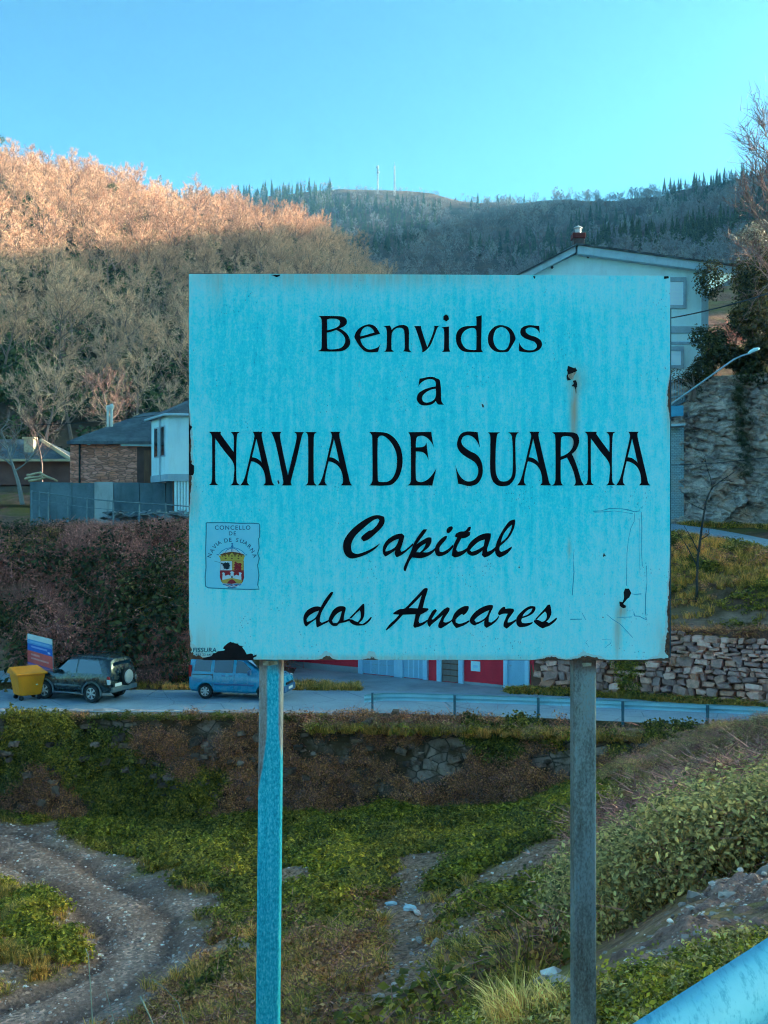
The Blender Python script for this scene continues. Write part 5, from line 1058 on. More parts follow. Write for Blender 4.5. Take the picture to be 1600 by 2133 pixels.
# ---- terrace wall, fence and slates in front of the houses
H = empty('terrace_wall', (-18, 61.5, 11)); H0 = Vector((-18, 61.5, 11))
xs_ = [62, 104, 150, 196, 236, 290, 345, 362]
for k in range(len(xs_) - 1):
    y_ = 61.6 + 0.02 * (k % 2); hp('panel', [P(xs_[k] + 0.6, 1095, y_), P(xs_[k + 1] - 0.6, 1095, y_), P(xs_[k + 1] - 0.6, 1004 + k % 3, y_), P(xs_[k] + 0.6, 1004 + k % 3, y_)], (0, 0.25, 0), M_CONCRETE if k != 3 else plain('pale_panel', [(0.40, 0.44, 0.45), (0.50, 0.54, 0.55)], 1, 0.8, world=True, grime=0.4))
tag(H, 'grey-blue concrete terrace wall of upright panels below the stone house', 'wall', kind='thing')
M_PIPE = plain('weathered_pipe', [(0.12, 0.19, 0.22), (0.22, 0.32, 0.36)], 4, 0.6, metal=0.3, world=True)
H = empty('pipe_fence', (-17, 58.4, 11)); H0 = Vector((-17, 58.4, 11))
fpx = [66, 82, 101, 141, 181, 236, 290, 345, 395, 440]; ftop = [1024, 1026, 1028, 1033, 1039, 1044, 1048, 1051, 1055, 1058]
for k, px_ in enumerate(fpx):
    g = MB(); a, c_ = P(px_, 1095, 58.4) - H0, P(px_, ftop[k] - 3, 58.4) - H0; g.tube([a, c_], 0.045, 8); g.build('post', M_PIPE, H)
g = MB(); g.tube([P(px_, ftop[k], 58.33) - H0 for k, px_ in enumerate(fpx)], 0.03, 8); g.build('rail', M_PIPE, H)
g = MB(); g.tube([P(px_, ftop[k] + 18, 58.33) - H0 for k, px_ in enumerate(fpx)], 0.015, 6); g.build('rail', M_PIPE, H)
tag(H, 'thin galvanised pipe fence along the top of the bramble bank', 'fence')
g = MB(); rr = random.Random(4)
for k in range(70):
    q = P(rr.uniform(215, 400), rr.uniform(1066, 1082), rr.uniform(58.6, 60.5)); Mx = Matrix.Translation(q) @ Euler((rr.gauss(0, 0.3), rr.gauss(0, 0.3), rr.uniform(0, 6))).to_matrix().to_4x4()
    g.box(-0.22, 0.22, -0.15, 0.15, -0.02, 0.03, 0, Mx)
tag(g.build('slate_rubble', plain('loose_slate', [(0.12, 0.16, 0.18), (0.25, 0.29, 0.31)], 2, 0.6, world=True)), 'heaped loose roofing slates under the terrace wall', 'rubble', kind='stuff')

# ---- red building with pale blue doors beside the lower road
A0, A1 = Vector((-8.5, 59.7, 0)), Vector((6.75, 49.55, 0)); AV = (A1 - A0); AL = AV.length; AX = AV / AL; AN = Vector((AX.y, -AX.x, 0))
def fu(px):                     # distance along the face of the point that shows at column px
    k = (px - 800) / F; return (k * A0.y - A0.x) / (AX.x - k * AX.y)
H = empty('red_building', (A0.x, A0.y, ROAD_Z))
def rbox(nm, u0, u1, n0, n1, z0, z1, m, par=None):
    g = MB(); vs = [AX * u + AN * n + Vector((0, 0, z)) for u in (u0, u1) for n in (n0, n1) for z in (z0, z1)]
    g.add(vs, [(0, 1, 3, 2), (4, 6, 7, 5), (0, 4, 5, 1), (2, 3, 7, 6), (0, 2, 6, 4), (1, 5, 7, 3)]); return g.build(nm, m, par or H)
rbox('wall', 0, fu(1112), -7.5, 0, -0.1, 3.3, M_RED); rbox('roof', -0.3, fu(1112) + 0.3, -7.8, 0.45, 3.302, 3.5, M_FASCIA); rbox('plinth', 0, fu(752), 0.004, 0.05, -0.05, 0.28, M_CONC); rbox('plinth', fu(966), fu(1052), 0.004, 0.04, -0.05, 0.10, M_CONC)
for d0, d1, kind_ in ((758, 824, 'g'), (842, 884, 'g'), (922, 958, 'w'), (1060, 1096, 'd')):
    u0, u1 = fu(d0), fu(d1); fw = 0.24 if kind_ != 'd' else 0.2
    dr = rbox('door', u0, u1, 0.004, 0.05, 0.02, 2.6, {'g': M_DOORBLUE, 'w': plain('brown_grey_gate', [(0.20, 0.15, 0.13), (0.28, 0.22, 0.19)], 2, 0.7, stretch=(9, 9, 0.5)), 'd': M_DOORBLUE}[kind_])
    rbox('door_frame', u0 - fw, u0 - 0.005, 0.006, 0.16, 0, 2.85, M_PALEBLUE, dr); rbox('door_frame', u1 + 0.005, u1 + fw, 0.006, 0.16, 0, 2.85, M_PALEBLUE, dr); rbox('door_frame', u0 - 0.004, u1 + 0.004, 0.006, 0.155, 2.61, 2.85, M_PALEBLUE, dr)
    if kind_ == 'g':
        n_ = 4
        for k in range(1, n_): rbox('door_rib', u0 + (u1 - u0) * k / n_ - 0.03, u0 + (u1 - u0) * k / n_ + 0.03, 0.052, 0.075, 0.05, 2.58, M_PALEBLUE, dr)
        for k in range(1, 5): rbox('door_groove', u0 + 0.03, u1 - 0.03, 0.051, 0.056, 0.5 * k, 0.5 * k + 0.02, M_TRIM, dr)
    elif kind_ == 'w':
        for k in range(7): rbox('gate_bar', u0 + (u1 - u0) * (k + 0.3) / 7, u0 + (u1 - u0) * (k + 0.5) / 7, 0.052, 0.09, 1.6, 2.5, M_METAL, dr)
        for k in range(1, 6): rbox('gate_rib', u0 + 0.02, u1 - 0.02, 0.052, 0.07, 0.28 * k, 0.28 * k + 0.05, M_WOODRED, dr)
    else:
        rbox('handle', u0 + 0.07, u0 + 0.16, 0.052, 0.11, 1.0, 1.06, M_METAL, dr)
uu = fu(982); pq = rbox('plaque', uu, fu(1001), 0.006, 0.05, 0.62, 1.08, M_WHITE); rbox('plaque_print', uu + 0.12, fu(1001) - 0.1, 0.0505, 0.053, 0.78, 0.90, M_PALEBLUE, pq)
tag(H, 'low dark red building with pale blue doors seen under the sign', 'building')

# ---- rubble stone wall above the lower road
def stone_mesh(seed):
    r = random.Random(seed); bm = bmesh.new(); bmesh.ops.create_cube(bm, size=1.0)
    bmesh.ops.bevel(bm, geom=list(bm.edges), offset=0.16, segments=1, affect='EDGES', profile=0.6)
    for v_ in bm.verts: v_.co += Vector((r.gauss(0, 0.085), r.gauss(0, 0.09), r.gauss(0, 0.085)))
    me = bpy.data.meshes.new('stone'); bm.to_mesh(me); bm.free(); return me
b = NB('wall_stone'); oi = b.n('ObjectInfo', out=5); nn_ = b.noise(b.pos(), 3.5, 6, 0.7)
sc_ = b.ramp(oi, [(0.0, (0.16, 0.15, 0.155)), (0.25, (0.26, 0.235, 0.23)), (0.45, (0.21, 0.22, 0.24)), (0.62, (0.34, 0.26, 0.20)), (0.8, (0.33, 0.32, 0.31)), (1.0, (0.52, 0.50, 0.48))])
sc_ = b.mix(1.0, sc_, b.ramp(nn_, [(0.3, (0.6, 0.6, 0.6)), (0.7, (1.3, 1.25, 1.2))]), 'MULTIPLY'); sc_ = b.mix(b.rng(b.noise(b.pos(), 1.0, 5, 0.7), 0.54, 0.68, 0, 0.75), sc_, (0.11, 0.085, 0.03))
M_STONE = b.bsdf(sc_, 0.95, 0, 0.15, bump=nn_, bstr=0.8, bdist=0.06)
stones = [stone_mesh(i) for i in range(12)]
for m_ in stones: m_.materials.append(M_STONE)
M_MORTAR = plain('earth_mortar', [(0.06, 0.05, 0.042), (0.13, 0.11, 0.09)], 4, 0.95, world=True, bump=0.6, bdist=0.05)
SW = empty('stone_wall', (7, 49, ROAD_Z)); g = MB(); wx = np.arange(6.6, 24, 0.6); top = []
for x_ in wx: top.append(2.95 + 0.35 * float(fbm(x_ * 0.5, 3, 9)) + (0.4 if x_ < 8 else 0))
g.add([(x_ - 7, float(stone_line(x_)) - 49 + 0.0, -0.1) for x_ in wx] + [(x_ - 7, float(stone_line(x_)) - 49 + 0.45, top[i] - 0.1) for i, x_ in enumerate(wx)] + [(x_ - 7, float(stone_line(x_)) - 49 + 1.4, top[i] - 0.3) for i, x_ in enumerate(wx)],
      [(i + o_, i + 1 + o_, len(wx) + i + 1 + o_, len(wx) + i + o_) for o_ in (0, len(wx)) for i in range(len(wx) - 1)]); g.build('core', M_MORTAR, SW)
rr = random.Random(11); z_ = 0.0; cnt = 0
while z_ < 3.6:
    hgt = rr.uniform(0.15, 0.36) if z_ < 1.6 else rr.uniform(0.12, 0.26); x_ = 6.7 + rr.uniform(0, 0.4)
    while x_ < 16.6:
        wd = rr.uniform(0.22, 0.75) if hgt > 0.25 else rr.uniform(0.18, 0.6); hh = hgt * rr.uniform(0.6, 1.35); tz = float(np.interp(x_, wx, top))
        if z_ + hh < tz + 0.12 and cnt < 300:
            o = bpy.data.objects.new('stone', rr.choice(stones)); link(o, SW); yy = float(stone_line(x_ + wd / 2)); sl2 = float(stone_line(x_ + wd) - stone_line(x_)) / wd
            o.location = (x_ + wd / 2 - 7, yy - 49 - 0.02 + 0.15 * (z_ / 3) * 1.0 + rr.gauss(0, 0.06), z_ + hgt / 2); o.scale = (wd * 0.99, 0.42, hh * 1.02); o.rotation_euler = (rr.gauss(-0.12, 0.1), rr.gauss(0, 0.13), math.atan(sl2) + rr.gauss(0, 0.1)); cnt += 1
        x_ += wd
    z_ += hgt
tag(SW, 'rough grey and brown rubble stone wall along the far side of the road', 'wall', kind='thing')

# ---- rock face above the upper road
xr = np.linspace(17.2, 27, 170); zr_ = np.linspace(10.6, 20.2, 150); XX, ZZ = np.meshgrid(xr, zr_)
base = np.interp(XX, [17.2, 18.5, 24, 30], [66.3, 65.4, 61.5, 56.0])
def worley(x, y, seed):
    ix, iy = np.floor(x), np.floor(y); f1 = np.full(x.shape, 9.0); f2 = np.full(x.shape, 9.0); cid = np.zeros(x.shape)
    for dx in (-1, 0, 1):
        for dy in (-1, 0, 1):
            cx, cy = ix + dx, iy + dy; d = np.hypot(cx + _h(cx, cy, seed) - x, cy + _h(cx, cy, seed + 7) - y); v_ = _h(cx, cy, seed + 13)
            n1_ = d < f1; f2 = np.where(n1_, f1, np.minimum(f2, d)); cid = np.where(n1_, v_, cid); f1 = np.minimum(f1, d)
    return f1, f2, cid
wob = fbm(XX * 0.9, ZZ * 0.9, 45, 3) * 1.2
f1a, f2a, ca = worley(XX * 0.5 + wob, ZZ * 0.8 + XX * 0.2, 3); f1b, f2b, cb = worley(XX * 1.7 + wob, ZZ * 3.2 + XX * 0.7, 5); f1c, f2c, cc_ = worley(XX * 3.6 + wob * 2, ZZ * 6.5 + XX, 9)
YY = base + (ZZ - 11) * 0.28 - (ca - 0.5) * 0.9 - (cb - 0.5) * 0.42 - (cc_ - 0.5) * 0.26 + np.clip(0.10 - (f2a - f1a), 0, 1) * 2 + np.clip(0.08 - (f2b - f1b), 0, 1) * 1.2 + (0.5 - fbm(XX * 0.5, ZZ * 0.5, 41, 4)) * 1.6 - np.clip(1 - (ZZ - 10.6) / 1.2, 0, 1) * 0.5
b = NB('pale_rock'); pz = b.pos(); n1 = b.noise(b.map(pz, (1, 1, 1.6)), 1.1, 8, 0.72, 0.6); n2 = b.noise(pz, 0.35, 4); n5 = b.noise(b.map(pz, (2.2, 2.2, 1)), 2.2, 6, 0.7, 1.2)
rc = b.ramp(n1, [(0.32, (0.09, 0.085, 0.08)), (0.48, (0.24, 0.225, 0.205)), (0.6, (0.38, 0.36, 0.33)), (0.75, (0.50, 0.48, 0.45))]); rc = b.mix(b.rng(n2, 0.55, 0.68, 0, 0.7), rc, (0.34, 0.21, 0.14)); rc = b.mix(b.rng(n5, 0.56, 0.66, 0, 0.5), rc, (0.07, 0.075, 0.05))
M_ROCK = b.bsdf(rc, 0.95, 0, 0.15, bump=n1, bstr=1.0, bdist=0.4)
o = link(bpy.data.objects.new('rock_face', grid_mesh('rock_face', XX, YY, ZZ, M_ROCK, smooth=False))); o.name = 'rock_outcrop'; tag(o, 'pale bare rock face rising above the upper road', 'rock', kind='thing')

# ---- old retaining wall under the lower road
xr = np.arange(-60, 13.2, 0.4); tt = np.linspace(0, 1, 14); XX, TT = np.meshgrid(xr, tt)
zb0 = np.minimum(pit.z(XX, near_edge(XX) - 0.9), 3.3) - 0.25; ZZ = zb0 + (3.82 - zb0) * TT; lean = np.interp(XX, [-60, -4, 4, 13], [0.25, 0.5, 1.2, 2.0])
YY = near_edge(XX) - 0.42 - lean * (1 - TT) + (fbm(XX * 0.8, ZZ * 1.1, 51, 4) - 0.5) * 0.7
b = NB('overgrown_masonry'); v = b.map(b.pos(), (1.6, 1.6, 2.6)); vo = b.n('SeparateColor', {0: b.vor(v, 1.0, out=1)}); ve = b.vor(v, 1.0, feature='DISTANCE_TO_EDGE')
oc = b.mix(b.rng(ve, 0, 0.08, 1, 0), b.ramp(vo, [(0, (0.13, 0.11, 0.095)), (1, (0.34, 0.31, 0.28))]), (0.05, 0.042, 0.032)); oc = b.mix(b.rng(b.noise(b.pos(), 0.6, 6, 0.7), 0.40, 0.55), oc, (0.085, 0.062, 0.036))
M_OLDWALL = b.bsdf(oc, 0.95, 0, 0.1, bump=b.m('ADD', ve, b.noise(b.pos(), 4, 5)), bstr=0.8, bdist=0.12)
RW = link(bpy.data.objects.new('retaining_wall', grid_mesh('retaining_wall', XX, YY, ZZ, M_OLDWALL))); tag(RW, 'overgrown old retaining wall holding up the lower road', 'wall', kind='thing')
b = NB('dark_wall_stone'); oi = b.n('ObjectInfo', out=5); nn_ = b.noise(b.pos(), 3.5, 6, 0.7)
M_DSTONE = b.bsdf(b.mix(1.0, b.ramp(oi, [(0, (0.07, 0.062, 0.055)), (0.6, (0.14, 0.125, 0.11)), (1, (0.26, 0.24, 0.22))]), b.ramp(nn_, [(0.35, (0.4, 0.4, 0.38)), (0.65, (1.2, 1.2, 1.15))]), 'MULTIPLY'), 0.95, 0, 0.15, bump=nn_, bstr=0.8, bdist=0.06)
rr = random.Random(5)
for (px_, py_, n_) in ((110, 1640, 22), (240, 1560, 14), (430, 1560, 14), (420, 1650, 12), (520, 1600, 10), (760, 1535, 12), (900, 1630, 18), (1180, 1600, 22), (1120, 1660, 16), (650, 1620, 10), (320, 1610, 12), (60, 1560, 8), (1000, 1560, 12), (860, 1560, 8), (600, 1550, 8)):
    for k in range(n_):
        Yw = float(near_edge((px_ - 800) / F * 43.5)) - 0.72; q = P(px_ + rr.gauss(0, 44), py_ + rr.gauss(0, 22), Yw + 0.05 - rr.uniform(0, 0.25)); o = bpy.data.objects.new('stone', rr.choice(stones)); link(o, RW)
        o.material_slots[0].link = 'OBJECT'; o.material_slots[0].material = M_DSTONE; s_ = rr.uniform(0.14, 0.36); o.location = q; o.scale = (s_ * rr.uniform(1, 1.7), s_, s_ * rr.uniform(0.55, 0.9)); o.rotation_euler = (rr.gauss(0, 0.2), rr.gauss(0, 0.15), rr.gauss(0, 0.3))
# ================================================================== vehicles and street furniture
def carpaint(name, c, rough=0.22):
    b = NB(name); n_ = b.noise(b.obj(), 2.5, 4); col = b.mix(b.rng(n_, 0.4, 0.7, 0, 0.25), c, tuple(k * 0.7 + 0.03 for k in c))
    return b.bsdf(col, b.rng(b.noise(b.obj(), 6, 3), 0.3, 0.7, rough, rough + 0.12), 0.0, 0.5, Coat_Weight=0.6, Coat_Roughness=0.08)
M_RUBBER = plain('tyre_rubber', [(0.012, 0.012, 0.013), (0.03, 0.03, 0.03)], 20, 0.85)
M_ALLOY = plain('wheel_alloy', [(0.50, 0.52, 0.54), (0.66, 0.67, 0.68)], 8, 0.3, metal=0.6, bump=0)
M_TRIMBLK = plain('black_plastic', [(0.015, 0.016, 0.018), (0.03, 0.03, 0.032)], 10, 0.6, bump=0.05)
M_LAMP = plain('clear_lamp', [(0.6, 0.62, 0.64), (0.75, 0.76, 0.77)], 6, 0.12, bump=0); M_TAIL = plain('red_lamp', [(0.40, 0.01, 0.012), (0.5, 0.03, 0.03)], 6, 0.15, bump=0)
M_PLATE = plain('number_plate', [(0.62, 0.63, 0.64), (0.7, 0.7, 0.7)], 9, 0.5, bump=0)
b = NB('car_glass'); M_CGLASS = b.bsdf((0.006, 0.008, 0.010), 0.03, 0, 1.0, Coat_Weight=1.0, Coat_Roughness=0.02)

def car_body(name, stn, arches, wr, mat, par):
    """loft of cross sections (x, sill, belt, top, w_sill, w_belt, w_top), wheel arches cut out"""
    g = MB(); rows = []
    for (x_, zs, zb1, zt1, ws, wb, wt) in stn:
        half = [(ws * 0.86, zs), (ws, zs + 0.10), (ws + 0.015, zs + (zb1 - zs) * 0.55), (wb, zb1), (wt + (wb - wt) * 0.12, zt1 - 0.10 * min(1, (zt1 - zb1) / 0.3)), (wt - 0.10, zt1 - 0.012), (wt * 0.5, zt1 + 0.012)]
        rows.append([(x_, y_, z_) for y_, z_ in half] + [(x_, -y_, z_) for y_, z_ in half[::-1]])
    n = len(rows[0]); g.add([p for r in rows for p in r], [(i * n + k, i * n + (k + 1) % n, (i + 1) * n + (k + 1) % n, (i + 1) * n + k) for i in range(len(rows) - 1) for k in range(n)] + [tuple(range(n)), tuple(range((len(rows) - 1) * n, len(rows) * n))])
    o = g.build('tmp_body', mat); cut = MB()
    for ax in arches:
        for sy in (-1, 1): cut.lathe([(wr * 1.17, sy * 0.62), (wr * 1.17, sy * 1.3)], (ax, 0, wr), 'y', 28)
    c_ = cut.build('tmp_cut', M_TRIMBLK); md = o.modifiers.new('b', 'BOOLEAN'); md.object = c_; md.operation = 'DIFFERENCE'; md.solver = 'EXACT'
    bv = o.modifiers.new('v', 'BEVEL'); bv.width = 0.02; bv.segments = 2; bv.limit_method = 'ANGLE'; bv.angle_limit = R(40)
    bpy.context.view_layer.update(); me = bpy.data.meshes.new_from_object(o.evaluated_get(bpy.context.evaluated_depsgraph_get())); bpy.data.objects.remove(o); bpy.data.objects.remove(c_)
    me.materials.clear(); me.materials.append(mat); me.polygons.foreach_set('use_smooth', [True] * len(me.polygons)); me.set_sharp_from_angle(angle=R(32)); me.polygons.foreach_set('material_index', [0] * len(me.polygons)); me.name = name
    return link(bpy.data.objects.new('body', me), par)
def side_y(stn, x_, z_):
    xs_ = [s[0] for s in stn]; srt = sorted(stn, key=lambda s: s[0]); f = lambda k: float(np.interp(x_, [s[0] for s in srt], [s[k] for s in srt]))
    zb1, zt1, wb, wt = f(2), f(3), f(5), f(6); z2 = zt1 - 0.10 * min(1, (zt1 - zb1) / 0.3); w2 = wt + (wb - wt) * 0.12
    return wb + (w2 - wb) * np.clip((z_ - zb1) / max(z2 - zb1, 1e-3), -0.2, 1.0)
def side_panel(nm, poly, stn, mat, par, sgn, proud=0.014, thick=0.012):
    g = MB(); a = [Vector((x_, sgn * (float(side_y(stn, x_, z_)) + proud), z_)) for x_, z_ in poly]; g.prism(a, (0, -sgn * thick, 0)); return g.build(nm, mat, par)
def wheel(par, x_, y_, r_, wd, spokes=5):
    s = 1 if y_ > 0 else -1; w = bpy.data.objects.new('wheel', None); link(w, par); w.location = (x_, y_, r_); w.empty_display_size = 0.1
    g = MB(); g.lathe([(r_ * 0.62, -wd / 2 + 0.06), (r_ * 0.64, -wd / 2), (r_ * 0.93, -wd / 2), (r_, -wd / 3), (r_, wd / 3), (r_ * 0.93, wd / 2), (r_ * 0.64, wd / 2), (r_ * 0.62, wd / 2 - 0.06)], (0, 0, 0), 'y', 32); g.build('tyre', M_RUBBER, w, smooth=False)
    g = MB(); g.lathe([(r_ * 0.66, s * (wd / 2 - 0.06)), (r_ * 0.66, s * (wd / 2 - 0.01)), (r_ * 0.60, s * (wd / 2 - 0.005)), (r_ * 0.58, s * (wd / 2 - 0.05))], (0, 0, 0), 'y', 28, cap=False)
    for k in range(spokes):
        a = 2 * math.pi * k / spokes + 0.3; d = Vector((math.cos(a), 0, math.sin(a))); t = Vector((-d.z, 0, d.x)); y0 = s * (wd / 2 - 0.012)
        p = [d * r_ * 0.10 + t * r_ * 0.07, d * r_ * 0.60 + t * r_ * 0.11, d * r_ * 0.60 - t * r_ * 0.11, d * r_ * 0.10 - t * r_ * 0.07]; g.prism([q + Vector((0, y0, 0)) for q in p], (0, -s * 0.03, 0))
    g.lathe([(r_ * 0.17, s * (wd / 2 - 0.04)), (r_ * 0.15, s * (wd / 2 + 0.005))], (0, 0, 0), 'y', 14); g.build('rim', M_ALLOY, w)
    g = MB(); g.lathe([(r_ * 0.585, s * (wd / 2 - 0.05)), (r_ * 0.3, s * (wd / 2 - 0.058))], (0, 0, 0), 'y', 20); g.build('brake_shadow', M_TRIMBLK, w)
    return w
def pbox(nm, par, x0, x1, y0, y1, z0, z1, m, bev=0.015): g = MB(); g.box(x0, x1, y0, y1, z0, z1); return g.build(nm, m, par, bevel=bev)

def flare(par, x_, y_, r_, m):
    g = MB(); s = 1 if y_ > 0 else -1
    for k in range(14):
        a0, a1 = math.pi * (-0.06 + 1.12 * k / 14), math.pi * (-0.06 + 1.12 * (k + 1) / 14); q = []
        for a in (a0, a1):
            for rr_ in (r_ * 1.16, r_ * 1.36): q.append((x_ + rr_ * math.cos(a), y_, r_ + rr_ * math.sin(a)))
        g.add([*q, *[(p[0], p[1] - s * 0.07, p[2]) for p in q]], [(0, 1, 3, 2), (4, 6, 7, 5), (0, 4, 5, 1), (2, 3, 7, 6), (0, 2, 6, 4), (1, 5, 7, 3)])
    return g.build('wheel_arch', m, par)

# ---- dark four-wheel drive
pt = carpaint('dark_green_paint', (0.008, 0.020, 0.022)); pt2 = carpaint('grey_green_cladding', (0.09, 0.13, 0.14), 0.35)
V = empty('parked_suv', P(172, 1457.5, 47.6), math.pi - R(23)); V.location.z = ROAD_Z + 0.012
st = [(2.12, 0.48, 0.70, 0.86, 0.66, 0.70, 0.66), (2.04, 0.38, 0.82, 1.00, 0.84, 0.84, 0.80), (1.7, 0.36, 0.95, 1.10, 0.90, 0.89, 0.82), (0.98, 0.38, 1.06, 1.20, 0.92, 0.91, 0.84), (0.80, 0.38, 1.10, 1.24, 0.92, 0.91, 0.80), (0.10, 0.38, 1.12, 1.82, 0.93, 0.91, 0.68), (-0.6, 0.38, 1.13, 1.88, 0.93, 0.91, 0.70), (-1.6, 0.38, 1.15, 1.86, 0.93, 0.91, 0.70), (-1.98, 0.42, 1.15, 1.80, 0.92, 0.90, 0.68), (-2.12, 0.46, 1.12, 1.35, 0.88, 0.88, 0.80)]
st = st[::-1]; bd = car_body('suv_body', st, (1.27, -1.20), 0.38, pt, V)
for s_ in (1, -1):
    side_panel('side_window', [(0.66, 1.20), (0.16, 1.70), (-0.36, 1.74), (-0.36, 1.19)], st, M_CGLASS, V, s_); side_panel('side_window', [(-0.44, 1.19), (-0.44, 1.74), (-1.45, 1.73), (-1.72, 1.22)], st, M_CGLASS, V, s_)
    for wx_ in (1.27, -1.20): flare(V, wx_, s_ * 0.955, 0.38, pt2)
    pbox('side_moulding', V, -0.65, 0.72, s_ * 0.93 - 0.02, s_ * 0.93 + 0.02, 0.62, 0.70, pt2); pbox('running_board', V, -0.7, 0.8, s_ * 0.92 - 0.09, s_ * 0.92 + 0.09, 0.33, 0.39, pt2)
    pbox('tail_light', V, -2.10, -1.96, s_ * 0.86 - 0.06, s_ * 0.86 + 0.06, 1.00, 1.12, M_TAIL); pbox('tail_light', V, -2.12, -1.96, s_ * 0.87 - 0.06, s_ * 0.87 + 0.06, 0.78, 0.99, M_LAMP); pbox('headlight', V, 1.86, 2.06, s_ * 0.70 - 0.15, s_ * 0.70 + 0.14, 0.80, 0.94, M_LAMP, 0.03)
    m_ = pbox('door_mirror', V, 0.50, 0.66, s_ * 1.02 - 0.12, s_ * 1.02 + 0.12, 1.16, 1.34, pt, 0.04); pbox('door_handle', V, -0.32, -0.14, s_ * 0.93 - 0.02, s_ * 0.93 + 0.025, 1.03, 1.07, pt2)
    g = MB(); g.tube([(0.0, s_ * 0.60, 1.86), (-0.1, s_ * 0.60, 1.93), (-1.6, s_ * 0.60, 1.93), (-1.7, s_ * 0.60, 1.86)], 0.018, 6); g.build('roof_rail', M_TRIMBLK, V)
    for wx_ in (1.27, -1.20): wheel(V, wx_, s_ * 0.86, 0.38, 0.26, 6)
g = MB(); g.add([(0.86, -0.76, 1.24), (0.86, 0.76, 1.24), (0.20, 0.60, 1.765), (0.20, -0.60, 1.765)], [(0, 1, 2, 3)]); o = g.build('windscreen', M_CGLASS, V); o.location = (0.02, 0, 0.02)
g = MB(); g.add([(-2.035, -0.66, 1.26), (-2.035, 0.66, 1.26), (-2.005, 0.58, 1.68), (-2.005, -0.58, 1.68)], [(0, 1, 2, 3)]); o = g.build('rear_window', M_CGLASS, V); o.location = (-0.05, 0, 0)
pbox('rear_bumper', V, -2.24, -2.02, -0.84, 0.84, 0.46, 0.66, pt2, 0.04); pbox('front_bumper', V, 2.0, 2.18, -0.76, 0.76, 0.42, 0.66, pt2, 0.05); g = MB(); g.box(2.10, 2.15, -0.42, 0.42, 0.70, 0.88); g.build('grille', M_TRIMBLK, V)
pbox('number_plate', V, -2.26, -2.243, 0.30, 0.74, 0.70, 0.83, M_PLATE, 0)
sw_ = bpy.data.objects.new('spare_wheel', None); link(sw_, V); g = MB(); g.lathe([(0.25, -2.10), (0.36, -2.10), (0.38, -2.15), (0.38, -2.25), (0.34, -2.30)], (0, -0.14, 1.02), 'x', 28); g.build('tyre', M_RUBBER, sw_); g = MB(); g.lathe([(0.30, -2.30), (0.27, -2.335), (0.05, -2.345)], (0, -0.14, 1.02), 'x', 28); g.build('cover', plain('spare_cover', [(0.30, 0.34, 0.37), (0.4, 0.44, 0.47)], 5, 0.4, metal=0.4), sw_)
tag(V, 'dark four-wheel-drive car with a spare wheel on its back door', 'car')

# ---- blue van
pt = carpaint('blue_paint', (0.012, 0.17, 0.36)); ptd = carpaint('blue_paint_moulding', (0.012, 0.10, 0.24), 0.4)
V = empty('parked_van', P(505, 1452, 47.8), -R(13)); V.location.z = ROAD_Z + 0.012
st = [(2.12, 0.42, 0.66, 0.80, 0.62, 0.66, 0.60), (2.05, 0.30, 0.80, 0.95, 0.80, 0.80, 0.72), (1.75, 0.28, 0.95, 1.10, 0.87, 0.85, 0.76), (1.15, 0.28, 1.04, 1.20, 0.89, 0.87, 0.78), (1.0, 0.28, 1.06, 1.26, 0.89, 0.87, 0.76), (0.20, 0.28, 1.08, 1.74, 0.90, 0.87, 0.66), (-0.3, 0.28, 1.08, 1.82, 0.90, 0.87, 0.66), (-1.7, 0.28, 1.08, 1.82, 0.90, 0.87, 0.68), (-2.02, 0.30, 1.06, 1.78, 0.90, 0.87, 0.68), (-2.10, 0.36, 1.05, 1.70, 0.86, 0.84, 0.66)][::-1]
bd = car_body('van_body', st, (1.30, -1.36), 0.315, pt, V)
for s_ in (1, -1):
    side_panel('side_window', [(0.88, 1.14), (0.30, 1.62), (0.02, 1.66), (0.02, 1.13)], st, M_CGLASS, V, s_); side_panel('side_window', [(-0.12, 1.13), (-0.12, 1.67), (-0.96, 1.67), (-0.96, 1.13)], st, M_CGLASS, V, s_); side_panel('side_window', [(-1.12, 1.15), (-1.12, 1.66), (-1.82, 1.64), (-1.88, 1.18)], st, M_CGLASS, V, s_)
    pbox('side_moulding', V, -0.95, 0.85, s_ * 0.905 - 0.02, s_ * 0.905 + 0.02, 0.60, 0.68, ptd); pbox('door_handle', V, -0.30, -0.12, s_ * 0.885 - 0.02, s_ * 0.885 + 0.03, 0.98, 1.03, ptd); pbox('door_handle', V, -0.62, -0.44, s_ * 0.885 - 0.02, s_ * 0.885 + 0.03, 0.98, 1.03, ptd)
    pbox('slide_rail', V, -1.95, -1.0, s_ * 0.885 - 0.015, s_ * 0.885 + 0.015, 1.02, 1.05, M_TRIMBLK, 0.005)
    for dx_ in (-0.05, -1.04): side_panel('door_seam', [(dx_, 0.45), (dx_ + 0.018, 0.45), (dx_ + 0.018, 1.07), (dx_, 1.07)], st, M_TRIMBLK, V, s_, 0.018, 0.02)
    pbox('tail_light', V, -2.12, -1.99, s_ * 0.84 - 0.05, s_ * 0.84 + 0.06, 0.92, 1.42, M_TAIL); pbox('headlight', V, 1.72, 2.03, s_ * 0.66 - 0.13, s_ * 0.66 + 0.15, 0.80, 0.98, M_LAMP, 0.04); pbox('door_mirror', V, 0.62, 0.76, s_ * 1.0 - 0.13, s_ * 1.0 + 0.10, 1.08, 1.30, ptd, 0.05)
    for wx_ in (1.30, -1.36): wheel(V, wx_, s_ * 0.82, 0.315, 0.2, 7)
g = MB(); g.add([(1.06, -0.72, 1.26), (1.06, 0.72, 1.26), (0.28, 0.60, 1.73), (0.28, -0.60, 1.73)], [(0, 1, 2, 3)]); o = g.build('windscreen', M_CGLASS, V); o.location = (0.03, 0, 0.03)
